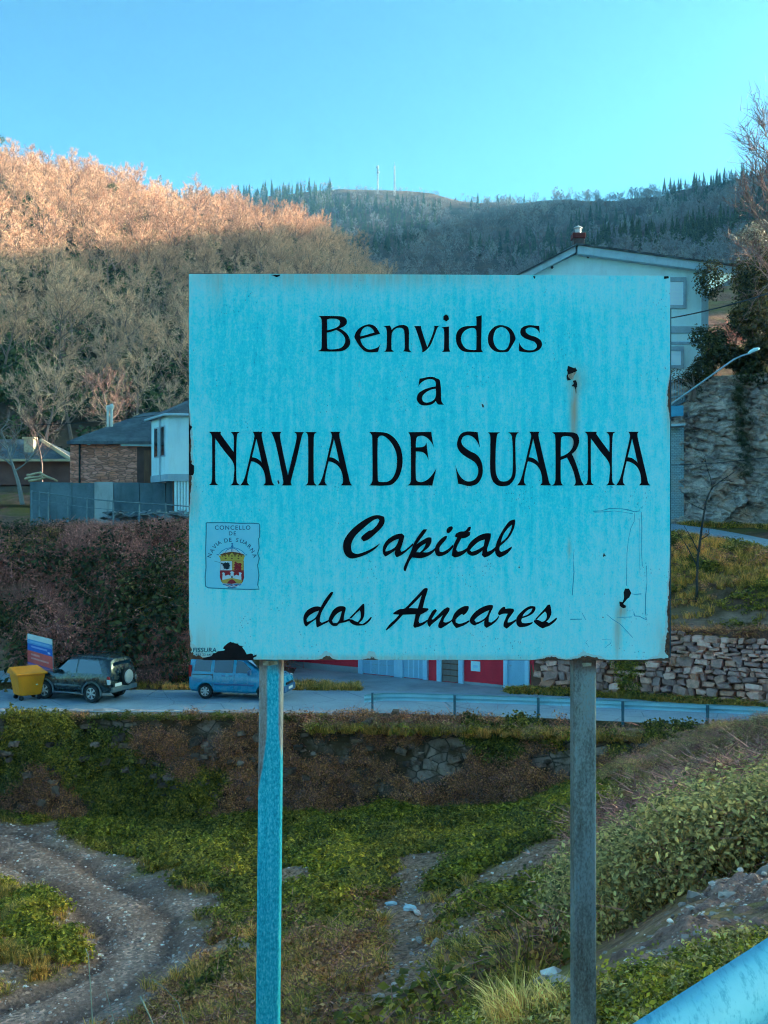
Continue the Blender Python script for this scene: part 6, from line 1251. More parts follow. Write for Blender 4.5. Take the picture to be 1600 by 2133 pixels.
pbox('front_bumper', V, 1.98, 2.18, -0.74, 0.74, 0.32, 0.62, ptd, 0.06); pbox('grille', V, 2.12, 2.16, -0.45, 0.45, 0.64, 0.74, M_TRIMBLK, 0.01); pbox('number_plate', V, 2.183, 2.195, -0.26, 0.26, 0.44, 0.55, M_PLATE, 0)
tag(V, 'blue passenger van parked beside the road, partly behind the sign post', 'van')

# ---- yellow recycling container and information board
V = empty('recycling_bin', (0, 0, 0), R(38)); q = P(57, 1455, 47.2); V.location = (q.x, q.y, ROAD_Z + 0.012)
M_YEL = plain('yellow_plastic', [(0.70, 0.36, 0.012), (0.78, 0.44, 0.02)], 2, 0.5, bump=0.05, grime=0.15)
g = MB(); a = [(-0.46, -0.42), (0.46, -0.42), (0.46, 0.42), (-0.46, 0.42)]; c_ = [(-0.60, -0.52), (0.60, -0.52), (0.60, 0.52), (-0.60, 0.52)]
g.add([(x_, y_, 0.20) for x_, y_ in a] + [(x_, y_, 1.08) for x_, y_ in c_], [(3, 2, 1, 0), (4, 5, 6, 7)] + [(i, (i + 1) % 4, 4 + (i + 1) % 4, 4 + i) for i in range(4)]); g.build('body', M_YEL, V, bevel=0.05)
g = MB(); g.add([(-0.68, -0.60, 1.09), (0.68, -0.60, 1.09), (0.68, 0.60, 1.09), (-0.68, 0.60, 1.09), (-0.68, -0.60, 1.16), (0.68, -0.60, 1.16), (0.62, 0.5, 1.36), (-0.62, 0.5, 1.36), (0.68, 0.60, 1.2), (-0.68, 0.60, 1.2)], [(0, 3, 2, 1), (0, 1, 5, 4), (4, 5, 6, 7), (1, 2, 8, 6, 5), (2, 3, 9, 8), (8, 9, 7, 6), (3, 0, 4, 7, 9)]); g.build('lid', M_YEL, V, bevel=0.03)
pbox('opening', V, 0.58, 0.615, -0.16, 0.14, 0.92, 1.05, M_DARK, 0.01); g = MB(); g.lathe([(0.17, 0), (0.17, 0.012)], (0, -0.505, 0.72), 'y', 20); o = g.build('sticker', M_WHITE, V); o.rotation_euler = (R(-5), 0, 0); o.location = (0.25, -0.03, -0.06); o.scale = (0.7, 1, 1.2)
for x_ in (-0.38, 0.38):
    for y_ in (-0.33, 0.33): g = MB(); g.lathe([(0.10, -0.03), (0.10, 0.03)], (x_, y_, 0.10), 'y', 14); g.box(x_ - 0.03, x_ + 0.03, y_ - 0.045, y_ + 0.045, 0.10, 0.22); g.build('wheel', M_RUBBER, V)
tag(V, 'yellow recycling container with a sloping lid at the roadside', 'bin')
a, b2, c2, d2 = P(58, 1320, 49.2), P(108.5, 1332, 48.3), P(111, 1401, 48.3), P(58, 1384, 49.2)
V = empty('information_board', (c2.x - 0.2, c2.y + 0.15, ROAD_Z)); H0 = Vector(V.location)
def brd(nm, t0, t1, s0, s1, m, off, par=None):
    def q(s, t): return a.lerp(b2, s).lerp(d2.lerp(c2, s), t)
    nrm = (b2 - a).cross(d2 - a).normalized(); nrm = nrm if nrm.y < 0 else -nrm
    g = MB(); g.prism([q(s0, t0) + nrm * off - H0, q(s1, t0) + nrm * off - H0, q(s1, t1) + nrm * off - H0, q(s0, t1) + nrm * off - H0], -nrm * 0.006); return g.build(nm, m, par or V)
pc = lambda n_, c_: plain(n_, [tuple(k * 0.85 for k in c_), c_], 3, 0.45, bump=0)
g = MB(); g.prism([p - H0 + Vector((0, 0.02, 0)) for p in (a, b2, c2, d2)], (0, 0.06, 0)); bdp = g.build('panel', M_METAL, V)
for nm, t0, t1, c_ in (('print', 0, 0.16, (0.70, 0.76, 0.76)), ('print', 0.16, 0.30, (0.10, 0.34, 0.66)), ('print', 0.30, 0.52, (0.015, 0.13, 0.55)), ('print', 0.52, 0.90, (0.85, 0.12, 0.10)), ('print', 0.90, 0.94, (0.22, 0.10, 0.40)), ('print', 0.94, 1.0, (0.42, 0.20, 0.36))): brd(nm, t0, t1, 0, 1, pc('board_ink', c_), 0.022, bdp)
for t0, s0, s1, c_ in ((0.20, 0.1, 0.9, (0.22, 0.46, 0.75)), (0.35, 0.15, 0.8, (0.22, 0.38, 0.75)), (0.60, 0.15, 0.5, (0.9, 0.34, 0.3)), (0.72, 0.15, 0.85, (0.9, 0.34, 0.3)), (0.42, 0.82, 0.92, (0.55, 0.6, 0.8))): brd('print_line', t0, t0 + 0.055, s0, s1, pc('board_line', c_), 0.026, bdp)
q0, q1 = P(101, 1404, 48.6) - H0, P(101, 1456, 48.6) - H0; g = MB(); g.box(q0.x - 0.13, q0.x + 0.13, 0.1, 0.32, -0.2, q0.z + 0.3); g.build('post', M_CONC, V, bevel=0.02)
tag(V, 'tilted information board with white, blue and red bands behind the yellow container', 'board')

# ---- crash barriers
WB = [(0.0, 0.312), (0.035, 0.306), (0.062, 0.292), (0.080, 0.268), (0.083, 0.242), (0.074, 0.218), (0.045, 0.195), (0.018, 0.172), (0.012, 0.156), (0.018, 0.140), (0.045, 0.117), (0.074, 0.094), (0.083, 0.070), (0.080, 0.044), (0.062, 0.020), (0.035, 0.006), (0.0, 0.0)]
def beam(pts, ztop, sgn, par, m, nm='beam', ends=True):
    """W profile swept along pts (x, y, ground z); sgn: +1 bulges to the left of travel"""
    g = MB(); n = len(WB); pts = [Vector(p) for p in pts]; rows = []
    for i, p in enumerate(pts):
        t = (pts[min(i + 1, len(pts) - 1)] - pts[max(i - 1, 0)]); t.z = 0; t.normalize(); nn2 = Vector((-t.y, t.x, 0)) * sgn
        rows.append([p + nn2 * d + Vector((0, 0, ztop - 0.312 + z_)) for d, z_ in WB])
    g.add([q for r in rows for q in r], [(i * n + k, i * n + k + 1, (i + 1) * n + k + 1, (i + 1) * n + k) for i in range(len(rows) - 1) for k in range(n - 1)])
    o = g.build(nm, m, par, smooth=True); md = o.modifiers.new('t', 'SOLIDIFY'); md.thickness = 0.004; return o
b = NB('zinc_barrier'); v = b.obj(); fl = b.noise(b.map(v, (70, 16, 60)), 1, 5, 0.75); sp_ = b.vor(v, 60, out=1); big = b.noise(v, 3, 5)
M_ZINC = b.bsdf(b.mix(b.rng(fl, 0.48, 0.66, 0, 0.7), b.mix(b.rng(big, 0.35, 0.65), (0.16, 0.52, 0.66), (0.26, 0.62, 0.74)), (0.03, 0.30, 0.46)), b.rng(big, 0.3, 0.7, 0.55, 0.75), 0.0, 0.3, bump=b.noise(v, 120, 3), bstr=0.2, bdist=0.002)
V = empty('road_barrier', (5, 43, ROAD_Z)); Vo = Vector((5, 43, ROAD_Z))
gx = np.linspace(float(P(758, 0, 43.4).x), 17.5, 24); gp = [Vector((x_, float(near_edge(x_)) + 0.12 - 0.02 * x_, ROAD_Z)) - Vo for x_ in gx]
dip = [0.0 if x_ > 0.3 else -0.10 * (0.3 - x_) for x_ in gx]
M_FARZINC = plain('pale_zinc', [(0.34, 0.66, 0.76), (0.46, 0.76, 0.84)], 2, 0.4, metal=0.3, world=True, bump=0.05); M_POSTZ = plain('dull_zinc_post', [(0.05, 0.13, 0.17), (0.09, 0.20, 0.25)], 3, 0.6, world=True)
beam([p + Vector((0, 0, d)) for p, d in zip(gp, dip)], 0.80, 1, V, M_FARZINC)
for k, px_ in enumerate((775, 950, 1127, 1305, 1483, 1664)):
    x_ = float((px_ - 800) / F * 42.6) if px_ < 1000 else (px_ - 800) / F * (42.6 - (px_ - 1000) * 0.004); y_ = float(near_edge(x_)) + 0.06 - 0.02 * x_
    g = MB(); g.box(x_ - 5 - 0.045, x_ - 5 + 0.045, y_ - 43 - 0.17, y_ - 43 - 0.03, -0.5, 0.80); g.box(x_ - 5 - 0.03, x_ - 5 + 0.03, y_ - 43 - 0.03, y_ - 43 + 0.05, 0.55, 0.70); po = g.build('post', M_POSTZ, V, bevel=0.008)
tag(V, 'galvanised crash barrier along the lower road below the sign', 'barrier')
V = empty('near_barrier', (0.446, 1.86, 10.4)); Vo = Vector(V.location)
npl = [Vector((p[0], p[1], 10.4)) - Vo for p in [(-5.0, -3.83), (0.446, 1.86), (0.95, 2.39), (3.5, 5.03), (6.5, 8.1)] + rail_pl[3:]]
beam(npl, 0.755, -1, V, M_ZINC)
for (x_, y_) in ((-2.3, -1.0), (0.33, 1.78), (3.0, 4.6), (5.8, 7.45)):
    g = MB(); g.box(-0.05, 0.05, -0.03, 0.03, -0.8, 0.71); o = g.build('post', M_METAL, V, bevel=0.006); o.location = (x_ - 0.446 - 0.10, y_ - 1.86 + 0.09, 0); o.rotation_euler = (0, 0, R(45))
    g = MB(); g.lathe([(0.012, 0), (0.018, 0.004), (0.014, 0.012)], (0, 0, 0), 'y', 10); o = g.build('bolt', M_METAL, V); o.location = (x_ - 0.446 + 0.02, y_ - 1.86 - 0.02, 0.60); o.rotation_euler = (0, 0, R(225))
tag(V, 'close galvanised crash barrier crossing the bottom corner of the picture', 'barrier')

# ---- street lamp, cables
V = empty('street_lamp', P(1335, 1082, 60)); Vo = Vector(V.location)
g = MB(); g.tube([Vector((0, 0, -0.3)), P(1335, 900, 60) - Vo, P(1348, 878, 60) - Vo], [0.09, 0.07, 0.06], 10); g.build('pole', M_METAL, V)
g = MB(); g.tube([P(1348, 878, 60) - Vo, P(1440, 812, 59) - Vo, P(1528, 749, 58) - Vo, P(1545, 741, 57.8) - Vo, P(1562, 736, 57.6) - Vo], [0.055, 0.05, 0.045, 0.042, 0.04], 10); g.build('arm', M_METAL, V, smooth=True)
q = P(1570, 731, 57.5) - Vo; d_ = (P(1585, 724, 57.4) - P(1555, 737, 57.6)).normalized()
Mx = Matrix.Translation(q) @ d_.to_track_quat('X', 'Z').to_matrix().to_4x4()
g = MB(); rows = []
for (x_, w_, h0, h1) in ((-0.30, 0.07, -0.05, 0.04), (-0.18, 0.12, -0.07, 0.10), (0.05, 0.15, -0.07, 0.13), (0.22, 0.13, -0.06, 0.09), (0.33, 0.06, -0.03, 0.03)): rows.append([Mx @ Vector((x_, y_ * w_, z_)) for y_, z_ in ((-1, h0), (-1, h0 + (h1 - h0) * 0.45), (-0.5, h1), (0.5, h1), (1, h0 + (h1 - h0) * 0.45), (1, h0))])
n = 6; g.add([p for r in rows for p in r], [(i * n + k, i * n + (k + 1) % n, (i + 1) * n + (k + 1) % n, (i + 1) * n + k) for i in range(4) for k in range(n)] + [tuple(range(n)), tuple(range(24, 30))]); hd = g.build('lamp_head', M_WHITE, V, smooth=True)
g = MB(); g.box(-0.16, 0.24, -0.11, 0.11, -0.10, -0.072, 0, Mx); g.build('lens', M_DARK, hd)
tag(V, 'street lamp with a long slanting arm in front of the rock face', 'lamp')
for nm, p0, p1, sag, r_, lb in (('power_cable', P(1320, 672, 69), P(1720, 570, 46), 0.35, 0.035, 'thick dark cable slanting across the corner of the white house'), ('power_cable', P(1320, 968, 60), P(1720, 934, 48), 0.25, 0.018, 'thin cable low across the rock face beside the sign'), ('power_cable', P(-80, 884, 72), P(420, 850, 66), 0.4, 0.02, 'thin cable passing behind the white flues of the stone house')):
    g = MB(); n_ = 16; g.tube([p0.lerp(p1, t) - Vector((0, 0, sag * 4 * t * (1 - t))) for t in np.linspace(0, 1, n_)], r_, 6); tag(g.build(nm, M_TRIMBLK), lb, 'cable')
# lane climbing away at the left edge
g = MB(); g.add([P(-260, 1296, 64), P(5, 1308, 60), P(26, 1330, 55.5), P(37, 1362, 52.6), P(32, 1420, 50.6), P(-260, 1432, 50.0)], [(0, 1, 2, 3, 4, 5)]); tag(g.build('side_lane', M_ROAD, fix=False), kind='structure')
# ================================================================== vegetation near the roads and in the hollow
rg = np.random.default_rng(77)
def clump(name, seed, r, h, n, leaf, mat, asp=0.7, shell=0.3, stems=0, stem_mat=None, stem_w=0.012, stem_l=0.6, upn=0.35):
    rr = np.random.default_rng(seed); lb = [(rr.normal() * r * 0.35, rr.normal() * r * 0.35, h * (0.3 + 0.3 * rr.random()), r * 0.6, r * 0.6, h * 0.5) for _ in range(5)]
    C, N = cloud(lb, n, shell, rr); C[:, 2] = np.maximum(C[:, 2], 0.01); N[:, 2] += upn
    me = quads_mesh(name, C, N, leaf * (0.6 + 0.8 * rr.random(n)), asp, mat, rg=rr)
    if stems:
        g = MB(); g.v = [tuple(v.co) for v in me.vertices]; g.f = [tuple(p.vertices) for p in me.polygons]; g.m = [0] * len(g.f)
        a0 = np.stack([rr.normal(size=stems) * r * 0.4, rr.normal(size=stems) * r * 0.4, np.abs(rr.normal(size=stems)) * h * 0.2], 1)
        d = np.stack([rr.normal(size=stems) * 0.6, rr.normal(size=stems) * 0.6, 0.5 + rr.random(stems) * 0.8], 1); mid = a0 + d * stem_l * 0.5; end = mid + (d + np.stack([rr.normal(size=stems) * 0.5, rr.normal(size=stems) * 0.5, -0.7 * np.ones(stems)], 1)) * stem_l * 0.5
        for A_, B_ in ((a0, mid), (mid, end)): v, f = strips(A_, B_, stem_w, rr); add_arrays(g, v, f, 1)
        me = g.mesh(name, [mat, stem_mat], fix=False)
    return src(name, me)
def tuft(name, seed, r, h, n, w_, mat):
    rr = np.random.default_rng(seed); g = MB(); a = rr.random(n) * 6.283; q = rr.random(n) ** 0.7 * r * 0.5; b0 = np.stack([np.cos(a) * q, np.sin(a) * q, np.zeros(n)], 1)
    out = np.stack([np.cos(a + rr.normal(size=n) * 0.6), np.sin(a + rr.normal(size=n) * 0.6), np.zeros(n)], 1); L = h * (0.55 + 0.6 * rr.random(n))[:, None]
    m1 = b0 + out * L * 0.18 + np.array([0, 0, 1]) * L * 0.6; m2 = b0 + out * L * (0.5 + 0.4 * rr.random((n, 1))) + np.array([0, 0, 1]) * L * (0.75 + 0.25 * rr.random((n, 1)))
    s = np.cross(out, [0, 0, 1.0]) * w_ * 0.5; v = np.stack([b0 - s, b0 + s, m1 + s * 0.8, m1 - s * 0.8, m2], 1).reshape(-1, 3); i = np.arange(n) * 5
    f = [(k, k + 1, k + 2, k + 3) for k in i] + [(k + 3, k + 2, k + 4) for k in i]; g.add(v.tolist(), f); return src(name, g.mesh(name, [mat], fix=False))
S_IVY = [clump('ivy_source', 200 + i, 0.45, 0.35, 90, 0.11, M_IVY) for i in range(3)]
S_LUSH = [clump('weed_source', 210 + i, 0.45, 0.42, 80, 0.14, M_LUSH, asp=0.55) for i in range(3)]
S_DRY = [clump('dry_source', 220 + i, 0.5, 0.4, 70, 0.085, M_DRY, stems=18, stem_mat=M_PURPLE, stem_w=0.014, stem_l=0.5) for i in range(3)]
S_PUR = [clump('bramble_source', 230 + i, 0.62, 0.55, 150, 0.062, M_PURPLE, asp=0.5, stems=40, stem_mat=M_PURPLE, stem_w=0.016, stem_l=0.55) for i in range(3)]
S_SAGE = [clump('sage_source', 240 + i, 0.5, 0.6, 190, 0.068, M_SAGE, asp=0.5, stems=14, stem_mat=M_PURPLE, stem_w=0.018, stem_l=0.8) for i in range(3)]
S_GRS = [tuft('grass_source', 250 + i, 0.35, 0.34, 60, 0.016, M_GRASS) for i in range(3)]
S_MAT = [clump('moss_source', 260 + i, 0.35, 0.10, 70, 0.055, M_GRASS, asp=0.5) for i in range(2)]
S_DEV = [clump('dark_source', 270 + i, 0.8, 0.8, 150, 0.12, M_DARKLEAF, asp=0.6) for i in range(2)]
def wallrot(n, th=1.05): return np.stack([th + rg.normal(size=n) * 0.25, rg.normal(size=n) * 0.35, rg.normal(size=n) * 0.35], 1)
def put(name, p, S_, scl, label, cat, rot=None, idx=None):
    n = len(p); return scatter(name, p, spin(n, rg, 0.18) if rot is None else rot, scl, rg.integers(0, len(S_), n) if idx is None else idx, S_, label, cat)

# ---- ivy and dry creepers over the retaining wall
n = 6500; wx_ = -26 + rg.random(n) * 39.5; wt_ = rg.random(n) ** 0.85
zb0 = np.minimum(pit.z(wx_, near_edge(wx_) - 0.9), 3.3) - 0.25; wz_ = zb0 + (3.95 - zb0) * wt_; ln_ = np.interp(wx_, [-60, -4, 4, 13], [0.25, 0.5, 1.2, 2.0]); wy_ = near_edge(wx_) - 0.5 - ln_ * (1 - wt_) + (fbm(wx_ * 0.8, wz_ * 1.1, 51, 4) - 0.5) * 0.7
p = np.stack([wx_, wy_, wz_], 1); ppx, ppy = px_of(p); hole = fbm(wx_ * 0.45, wz_ * 0.8, 61, 3); keep = (ppx > -40) & (hole > np.where(ppx < 180, 0.36, 0.43))
green = (fbm(wx_ * 0.22, wz_ * 0.3, 66, 3) + np.clip((-6.5 - wx_) * 0.05, -0.12, 0.20) + (wt_ - 0.5) * 0.15) > 0.52
k = keep & green & (rg.random(n) < 0.85); put('wall_ivy', p[k], S_IVY, 0.45 + 0.5 * rg.random(k.sum()), 'dark green ivy hanging over the old retaining wall', 'ivy', rot=wallrot(k.sum()))
k = keep & ~green; put('dry_creepers', p[k], S_DRY, 0.4 + 0.45 * rg.random(k.sum()), 'brown dry creepers matted over the retaining wall', 'creepers', rot=wallrot(k.sum()))
# grassy lip along the road edge
n = 1500; x_ = -3 + rg.random(n) * 18.5; p = np.stack([x_, near_edge(x_) - 0.45 - 0.8 * rg.random(n) ** 2, 3.35 + 0.2 * rg.random(n)], 1)
put('verge_grass', p, S_GRS + S_SAGE[:1] + S_LUSH[:1], 0.5 + 0.5 * rg.random(n), 'rough grass and weeds along the foot of the lower barrier', 'grass', idx=rg.choice(5, n, p=[0.28, 0.28, 0.28, 0.10, 0.06]))
n = 420; x_ = -24 + rg.random(n) * 22; p = np.stack([x_, near_edge(x_) - 0.35 - 0.3 * rg.random(n), 3.75 + 0.12 * rg.random(n)], 1); put('road_edge_weeds', p, S_IVY + S_DRY[:1], 0.35 + 0.4 * rg.random(n), 'low weeds creeping over the broken edge of the lower road', 'weeds')

# ---- the floor and sides of the hollow
n = 52000; X_ = -19 + rg.random(n) * 36; Y_ = 8.5 + rg.random(n) * 35.3; ok = (np.abs(X_) < 0.39 * Y_ + 1.0) & (Y_ < near_edge(X_) - 0.9); X_, Y_ = X_[ok], Y_[ok]
p = np.stack([X_, Y_, pit.z(X_, Y_)], 1); ppx, ppy = px_of(p)
def at(G): return G[np.clip(((Y_ - pit.ys[0]) / pit.st).astype(int), 0, len(pit.ys) - 1), np.clip(((X_ - pit.xs[0]) / pit.st).astype(int), 0, len(pit.xs) - 1)]
tk, bar = at(track), at(bare); n1 = fbm(X_ * 0.35, Y_ * 0.35, 71, 4); n2 = fbm(X_ * 0.8, Y_ * 0.8, 73, 3); r = rg.random(len(X_))
right = sst(1150, 1330, ppx + (n1 - 0.5) * 260); low = sst(1840, 1990, ppy + (n2 - 0.5) * 180 + (800 - ppx) * 0.05)
kind_ = np.full(len(X_), -1)
g_ = (tk < 0.25) & (right < 0.5) & (bar < 0.5) & (rg.random(len(X_)) > low) & (r < 0.62); kind_[g_] = np.where(n2[g_] + 0.3 * (rg.random(g_.sum()) - 0.5) > 0.56, 1, 0)
g_ = (tk < 0.25) & (right < 0.5) & (kind_ < 0) & (bar < 0.75) & (ppy > 1820) & (r < 0.55); kind_[g_] = np.where(n1[g_] > 0.58, 0, rg.choice([3, 4, 6], g_.sum(), p=[0.42, 0.42, 0.16]))
g_ = (tk < 0.2) & (right >= 0.5) & (r < 0.5) & (rail_side(X_, Y_) < -0.8); kind_[g_] = np.where(n2[g_] > 0.50, 5, np.where(n1[g_] > 0.57, 2, np.where(rg.random(g_.sum()) < 0.35, 6, np.where(rg.random(g_.sum()) < 0.5, 3, 0))))
nearr = (Y_ < 17) & (right >= 0.5); kind_[nearr] = -1
g_ = (tk < 0.6) & (tk > 0.1) & (r < 0.12); kind_[g_] = 3
isl = (ppx < 170) & (ppy > 1770) & (ppy < 2010) & (tk < 0.35) & (r < 0.8); kind_[isl] = np.where(n2[isl] > 0.48, 1, 3)
for kd, nm, S_, s0, s1, lb, ct in ((0, 'ivy_carpet', S_IVY, 0.55, 0.5, 'dark green ivy carpeting the slope of the hollow', 'ivy'), (1, 'bright_weeds', S_LUSH, 0.5, 0.5, 'bright yellow-green weeds scattered through the ivy in the hollow', 'weeds'), (2, 'bramble_thicket', S_PUR, 0.6, 0.6, 'tangled greyish bramble thicket on the bank beside the bare post', 'brambles'),
                               (3, 'winter_grass', S_GRS, 0.5, 0.6, 'olive winter grass tufts on the floor of the hollow', 'grass'), (4, 'moss_mats', S_MAT, 0.7, 0.8, 'low yellowish moss and turf on the floor of the hollow', 'turf'), (5, 'leafy_shrubs', S_SAGE, 0.7, 0.8, 'grey-green leafy shrubs on the bank beside the bare post', 'shrubs'), (6, 'bank_creepers', S_DRY, 0.6, 0.5, 'dry brown creepers between the shrubs of the bank', 'creepers')):
    k = kind_ == kd; put(nm, p[k] - [0, 0, 0.03], S_, (s0 + s1 * rg.random(k.sum())) * np.where(right[k] > 0.5, np.clip((44 - Y_[k]) / 14, 0.45, 1) * 0.8, 1.0), lb, ct)
# stones of the track and the stony patches
def pebble(name, seed, mat):
    rr = random.Random(seed); bm = bmesh.new(); bmesh.ops.create_icosphere(bm, subdivisions=1, radius=0.5)
    for v_ in bm.verts: v_.co = Vector((v_.co.x * 1.2, v_.co.y, v_.co.z * 0.6)) + Vector((rr.gauss(0, 0.07), rr.gauss(0, 0.07), rr.gauss(0, 0.05)))
    me = bpy.data.meshes.new(name); bm.to_mesh(me); bm.free(); me.materials.append(mat); return me
b = NB('pebble_stone'); oi = b.n('ObjectInfo', out=5); M_PEB = b.bsdf(b.mix(1.0, b.ramp(oi, [(0, (0.15, 0.135, 0.125)), (0.5, (0.26, 0.24, 0.225)), (0.85, (0.42, 0.40, 0.38)), (1, (0.62, 0.60, 0.58))]), b.ramp(b.noise(b.pos(), 12, 4), [(0.3, (0.7,) * 3), (0.7, (1.2,) * 3)]), 'MULTIPLY'), 0.9, 0, 0.2)
PEB = [pebble('pebble_%d' % i, i, M_PEB) for i in range(5)]; S_PEB = [src('pebble_source', m) for m in PEB]
n = 26000; X_ = -17 + rg.random(n) * 24; Y_ = 20 + rg.random(n) * 24; tk = at(track); bar = at(bare); ok = (np.abs(X_) < 0.38 * Y_ + 1) & ((tk > 0.3) & (rg.random(n) < 0.8) | (bar > 0.5) & (rg.random(n) < 0.5)); X_, Y_ = X_[ok], Y_[ok]
put('track_gravel', np.stack([X_, Y_, pit.z(X_, Y_)], 1), S_PEB, 0.02 + 0.11 * rg.random(len(X_)) ** 4, 'grey stones and gravel strewn over the dirt track', 'gravel')
X_ = -1 + rg.normal(size=1500) * 3; Y_ = 9 + rg.random(1500) * 12; put('slope_stones', np.stack([X_, Y_, pit.z(X_, Y_)], 1), S_PEB, 0.03 + 0.09 * rg.random(1500) ** 2, 'small loose stones on the slope under the sign', 'gravel')
# scraps of litter, and larger rocks one can point to
M_LIT = plain('white_plastic', [(0.66, 0.72, 0.74), (0.78, 0.8, 0.8)], 8, 0.5, world=True)
def on_pit(px, py):
    ys = np.arange(3.0, 45, 0.05); xs_ = (px - 800) / F * ys; h = pit.z(xs_, ys); zr0 = E - (py - 1066.5) / F * ys; k = np.where(h > zr0)[0]; k = k[0] if len(k) else -1
    return Vector((float(xs_[k]), float(ys[k]), float(h[k])))
for k, (px_, py_, s_) in enumerate(((814, 1886, 0.30), (852, 1896, 0.34), (768, 1889, 0.16))):
    q = on_pit(px_, py_); bm = bmesh.new(); bmesh.ops.create_icosphere(bm, subdivisions=2, radius=0.5); rr = random.Random(k)
    for v_ in bm.verts: v_.co = Vector((v_.co.x, v_.co.y * 0.7, v_.co.z * 0.45)) * (0.75 + 0.5 * rr.random())
    me = bpy.data.meshes.new('litter'); bm.to_mesh(me); bm.free(); me.materials.append(M_LIT); o = link(bpy.data.objects.new('plastic_bag', me)); o.location = q + Vector((0, 0, s_ * 0.15)); o.scale = (s_,) * 3
    tag(o, ['crumpled white plastic bag on the stony patch, the middle one of three', 'crumpled white plastic bag on the stony patch, nearest the bare post', 'smallest scrap of white plastic on the stony patch'][k], 'bag')
rr = random.Random(8)
for k, (px_, py_, s_) in enumerate([(1018, 2010, .16), (1040, 2022, .2), (1062, 2008, .14), (1085, 2030, .2), (1052, 2040, .18), (1028, 2045, .15), (1100, 2012, .13), (985, 2040, .12), (1150, 2035, .16), (1165, 2060, .2), (1135, 2055, .14), (960, 2085, .2), (925, 2070, .15), (945, 2060, .12), (985, 2095, .22), (890, 2066, .13), (712, 2090, .16), (690, 2102, .14), (735, 2105, .2), (640, 2112, .18), (615, 2120, .15), (905, 2100, .17), (1010, 2075, .14), (880, 1963, .2), (905, 1968, .14), (955, 1966, .12), (1040, 1930, .25), (520, 1985, .3), (870, 1905, .14), (790, 2080, .12)]):
    q = on_pit(px_, py_); o = bpy.data.objects.new('rock', PEB[k % 5]); link(o); s_ *= min(1.6, q.y / 12 + 0.35); o.location = q + Vector((0, 0, s_ * 0.12)); o.scale = (s_, s_, s_ * rr.uniform(0.7, 1.1)); o.rotation_euler = (rr.gauss(0, 0.3), rr.gauss(0, 0.3), rr.uniform(0, 6))
    tag(o, 'loose grey rock among the rubble on the slope between the two posts', 'rock', 'loose rocks between the posts')

# ---- bank behind the cars: brambles, ivy, purple stems
n = 9000; X_ = -27 + rg.random(n) * 26; Y_ = 50.2 + rg.random(n) * 9; z_ = bk.z(X_, Y_); p = np.stack([X_, Y_, z_], 1); ppx, ppy = px_of(p); ok = (ppx > -60) & (z_ > 4.3) & (z_ < 12.6) & ~((ppx < 45) & (ppy > 1300))
p = p[ok]; n1 = fbm(p[:, 0] * 0.28, p[:, 2] * 0.35, 81, 4); n2 = fbm(p[:, 0] * 0.6, p[:, 2] * 0.6, 83, 3); n = len(p); th = np.clip(1.1 - (p[:, 2] - 10.5) * 0.6, 0.1, 1.1)
rot = np.stack([th + rg.normal(size=n) * 0.2, rg.normal(size=n) * 0.3, rg.normal(size=n) * 0.4], 1)
k = (n1 > 0.46) | (rg.random(n) < 0.12); put('bank_brambles', p[k], S_PUR, (0.85 + 0.8 * rg.random(k.sum())) * np.where(p[k, 2] > 10, 0.6, 1), 'purplish leafless brambles covering the bank behind the parked cars', 'brambles', rot=rot[k])
k = ((n1 <= 0.52) & (n2 > 0.40)) | (n2 > 0.56); put('bank_ivy', p[k], S_IVY + S_DEV[:1], (0.9 + 0.8 * rg.random(k.sum())) * np.where(p[k, 2] > 9.9, 0.45, 1), 'dark green ivy patches on the bank behind the parked cars', 'ivy', rot=rot[k])
q = p[rg.random(n) < 0.035]; put('bank_bushes', q - [0, 0.2, 0.2], S_PUR + S_DEV + S_SAGE[:1], (1.5 + 1.3 * rg.random(len(q))) * np.where(q[:, 2] > 9.4, 0.5, 1), 'rounded dark bushes standing out of the bramble bank', 'bushes')
k = (p[:, 2] > 10.4) & (rg.random(n) < 0.5); put('bank_top_weeds', p[k], S_LUSH[:1] + S_GRS + S_DRY[:1], 0.45 + 0.35 * rg.random(k.sum()), 'yellowish weeds along the top of the bramble bank by the fence', 'weeds')
# weedy ground beside the yard and at the foot of the walls
n = 700; X_ = -14 + rg.random(n) * 13; Y_ = far_edge(X_) + rg.random(n) ** 1.5 * np.clip(red_face(X_) - far_edge(X_), 0.6, 3.5) * 0.6 + 0.1; ok = (X_ > -5) | (rg.random(n) < 0.35); put('yard_weeds', np.stack([X_, Y_, np.full(n, 3.98)], 1)[ok], S_GRS + S_MAT, 0.5 + 0.5 * rg.random(ok.sum()), 'thin weeds on the waste ground in front of the red building', 'weeds')
n = 900; X_ = 5.5 + rg.random(n) * 13; Y_ = stone_line(X_) - 0.15 - 0.7 * rg.random(n) ** 2; put('wall_foot_grass', np.stack([X_, Y_, np.full(n, 3.96)], 1), S_GRS + S_IVY[:1], 0.5 + 0.5 * rg.random(n), 'green grass strip along the foot of the rubble stone wall', 'grass')
n = 2600; X_ = 6.5 + rg.random(n) * 16; Y_ = stone_line(X_) + 0.9 + rg.random(n) * 11; z_ = bk.z(X_, Y_); p = np.stack([X_, Y_, z_], 1); ud_ = seg_dist(X_, Y_, UP); ok = (ud_ > 2.2) & (z_ > 6.3)
p = p[ok]; n2 = fbm(p[:, 0] * 0.5, p[:, 1] * 0.5, 88, 3); n = len(p); put('bank_grass', p, S_GRS + S_IVY + S_DRY, 0.6 + 0.6 * rg.random(n), 'dark grass and ivy on the bank between the two roads', 'grass', idx=np.where(n2 > 0.52, 3 + rg.integers(0, 3, n), np.where(rg.random(n) < 0.12, 6 + rg.integers(0, 3, n), rg.integers(0, 3, n))))
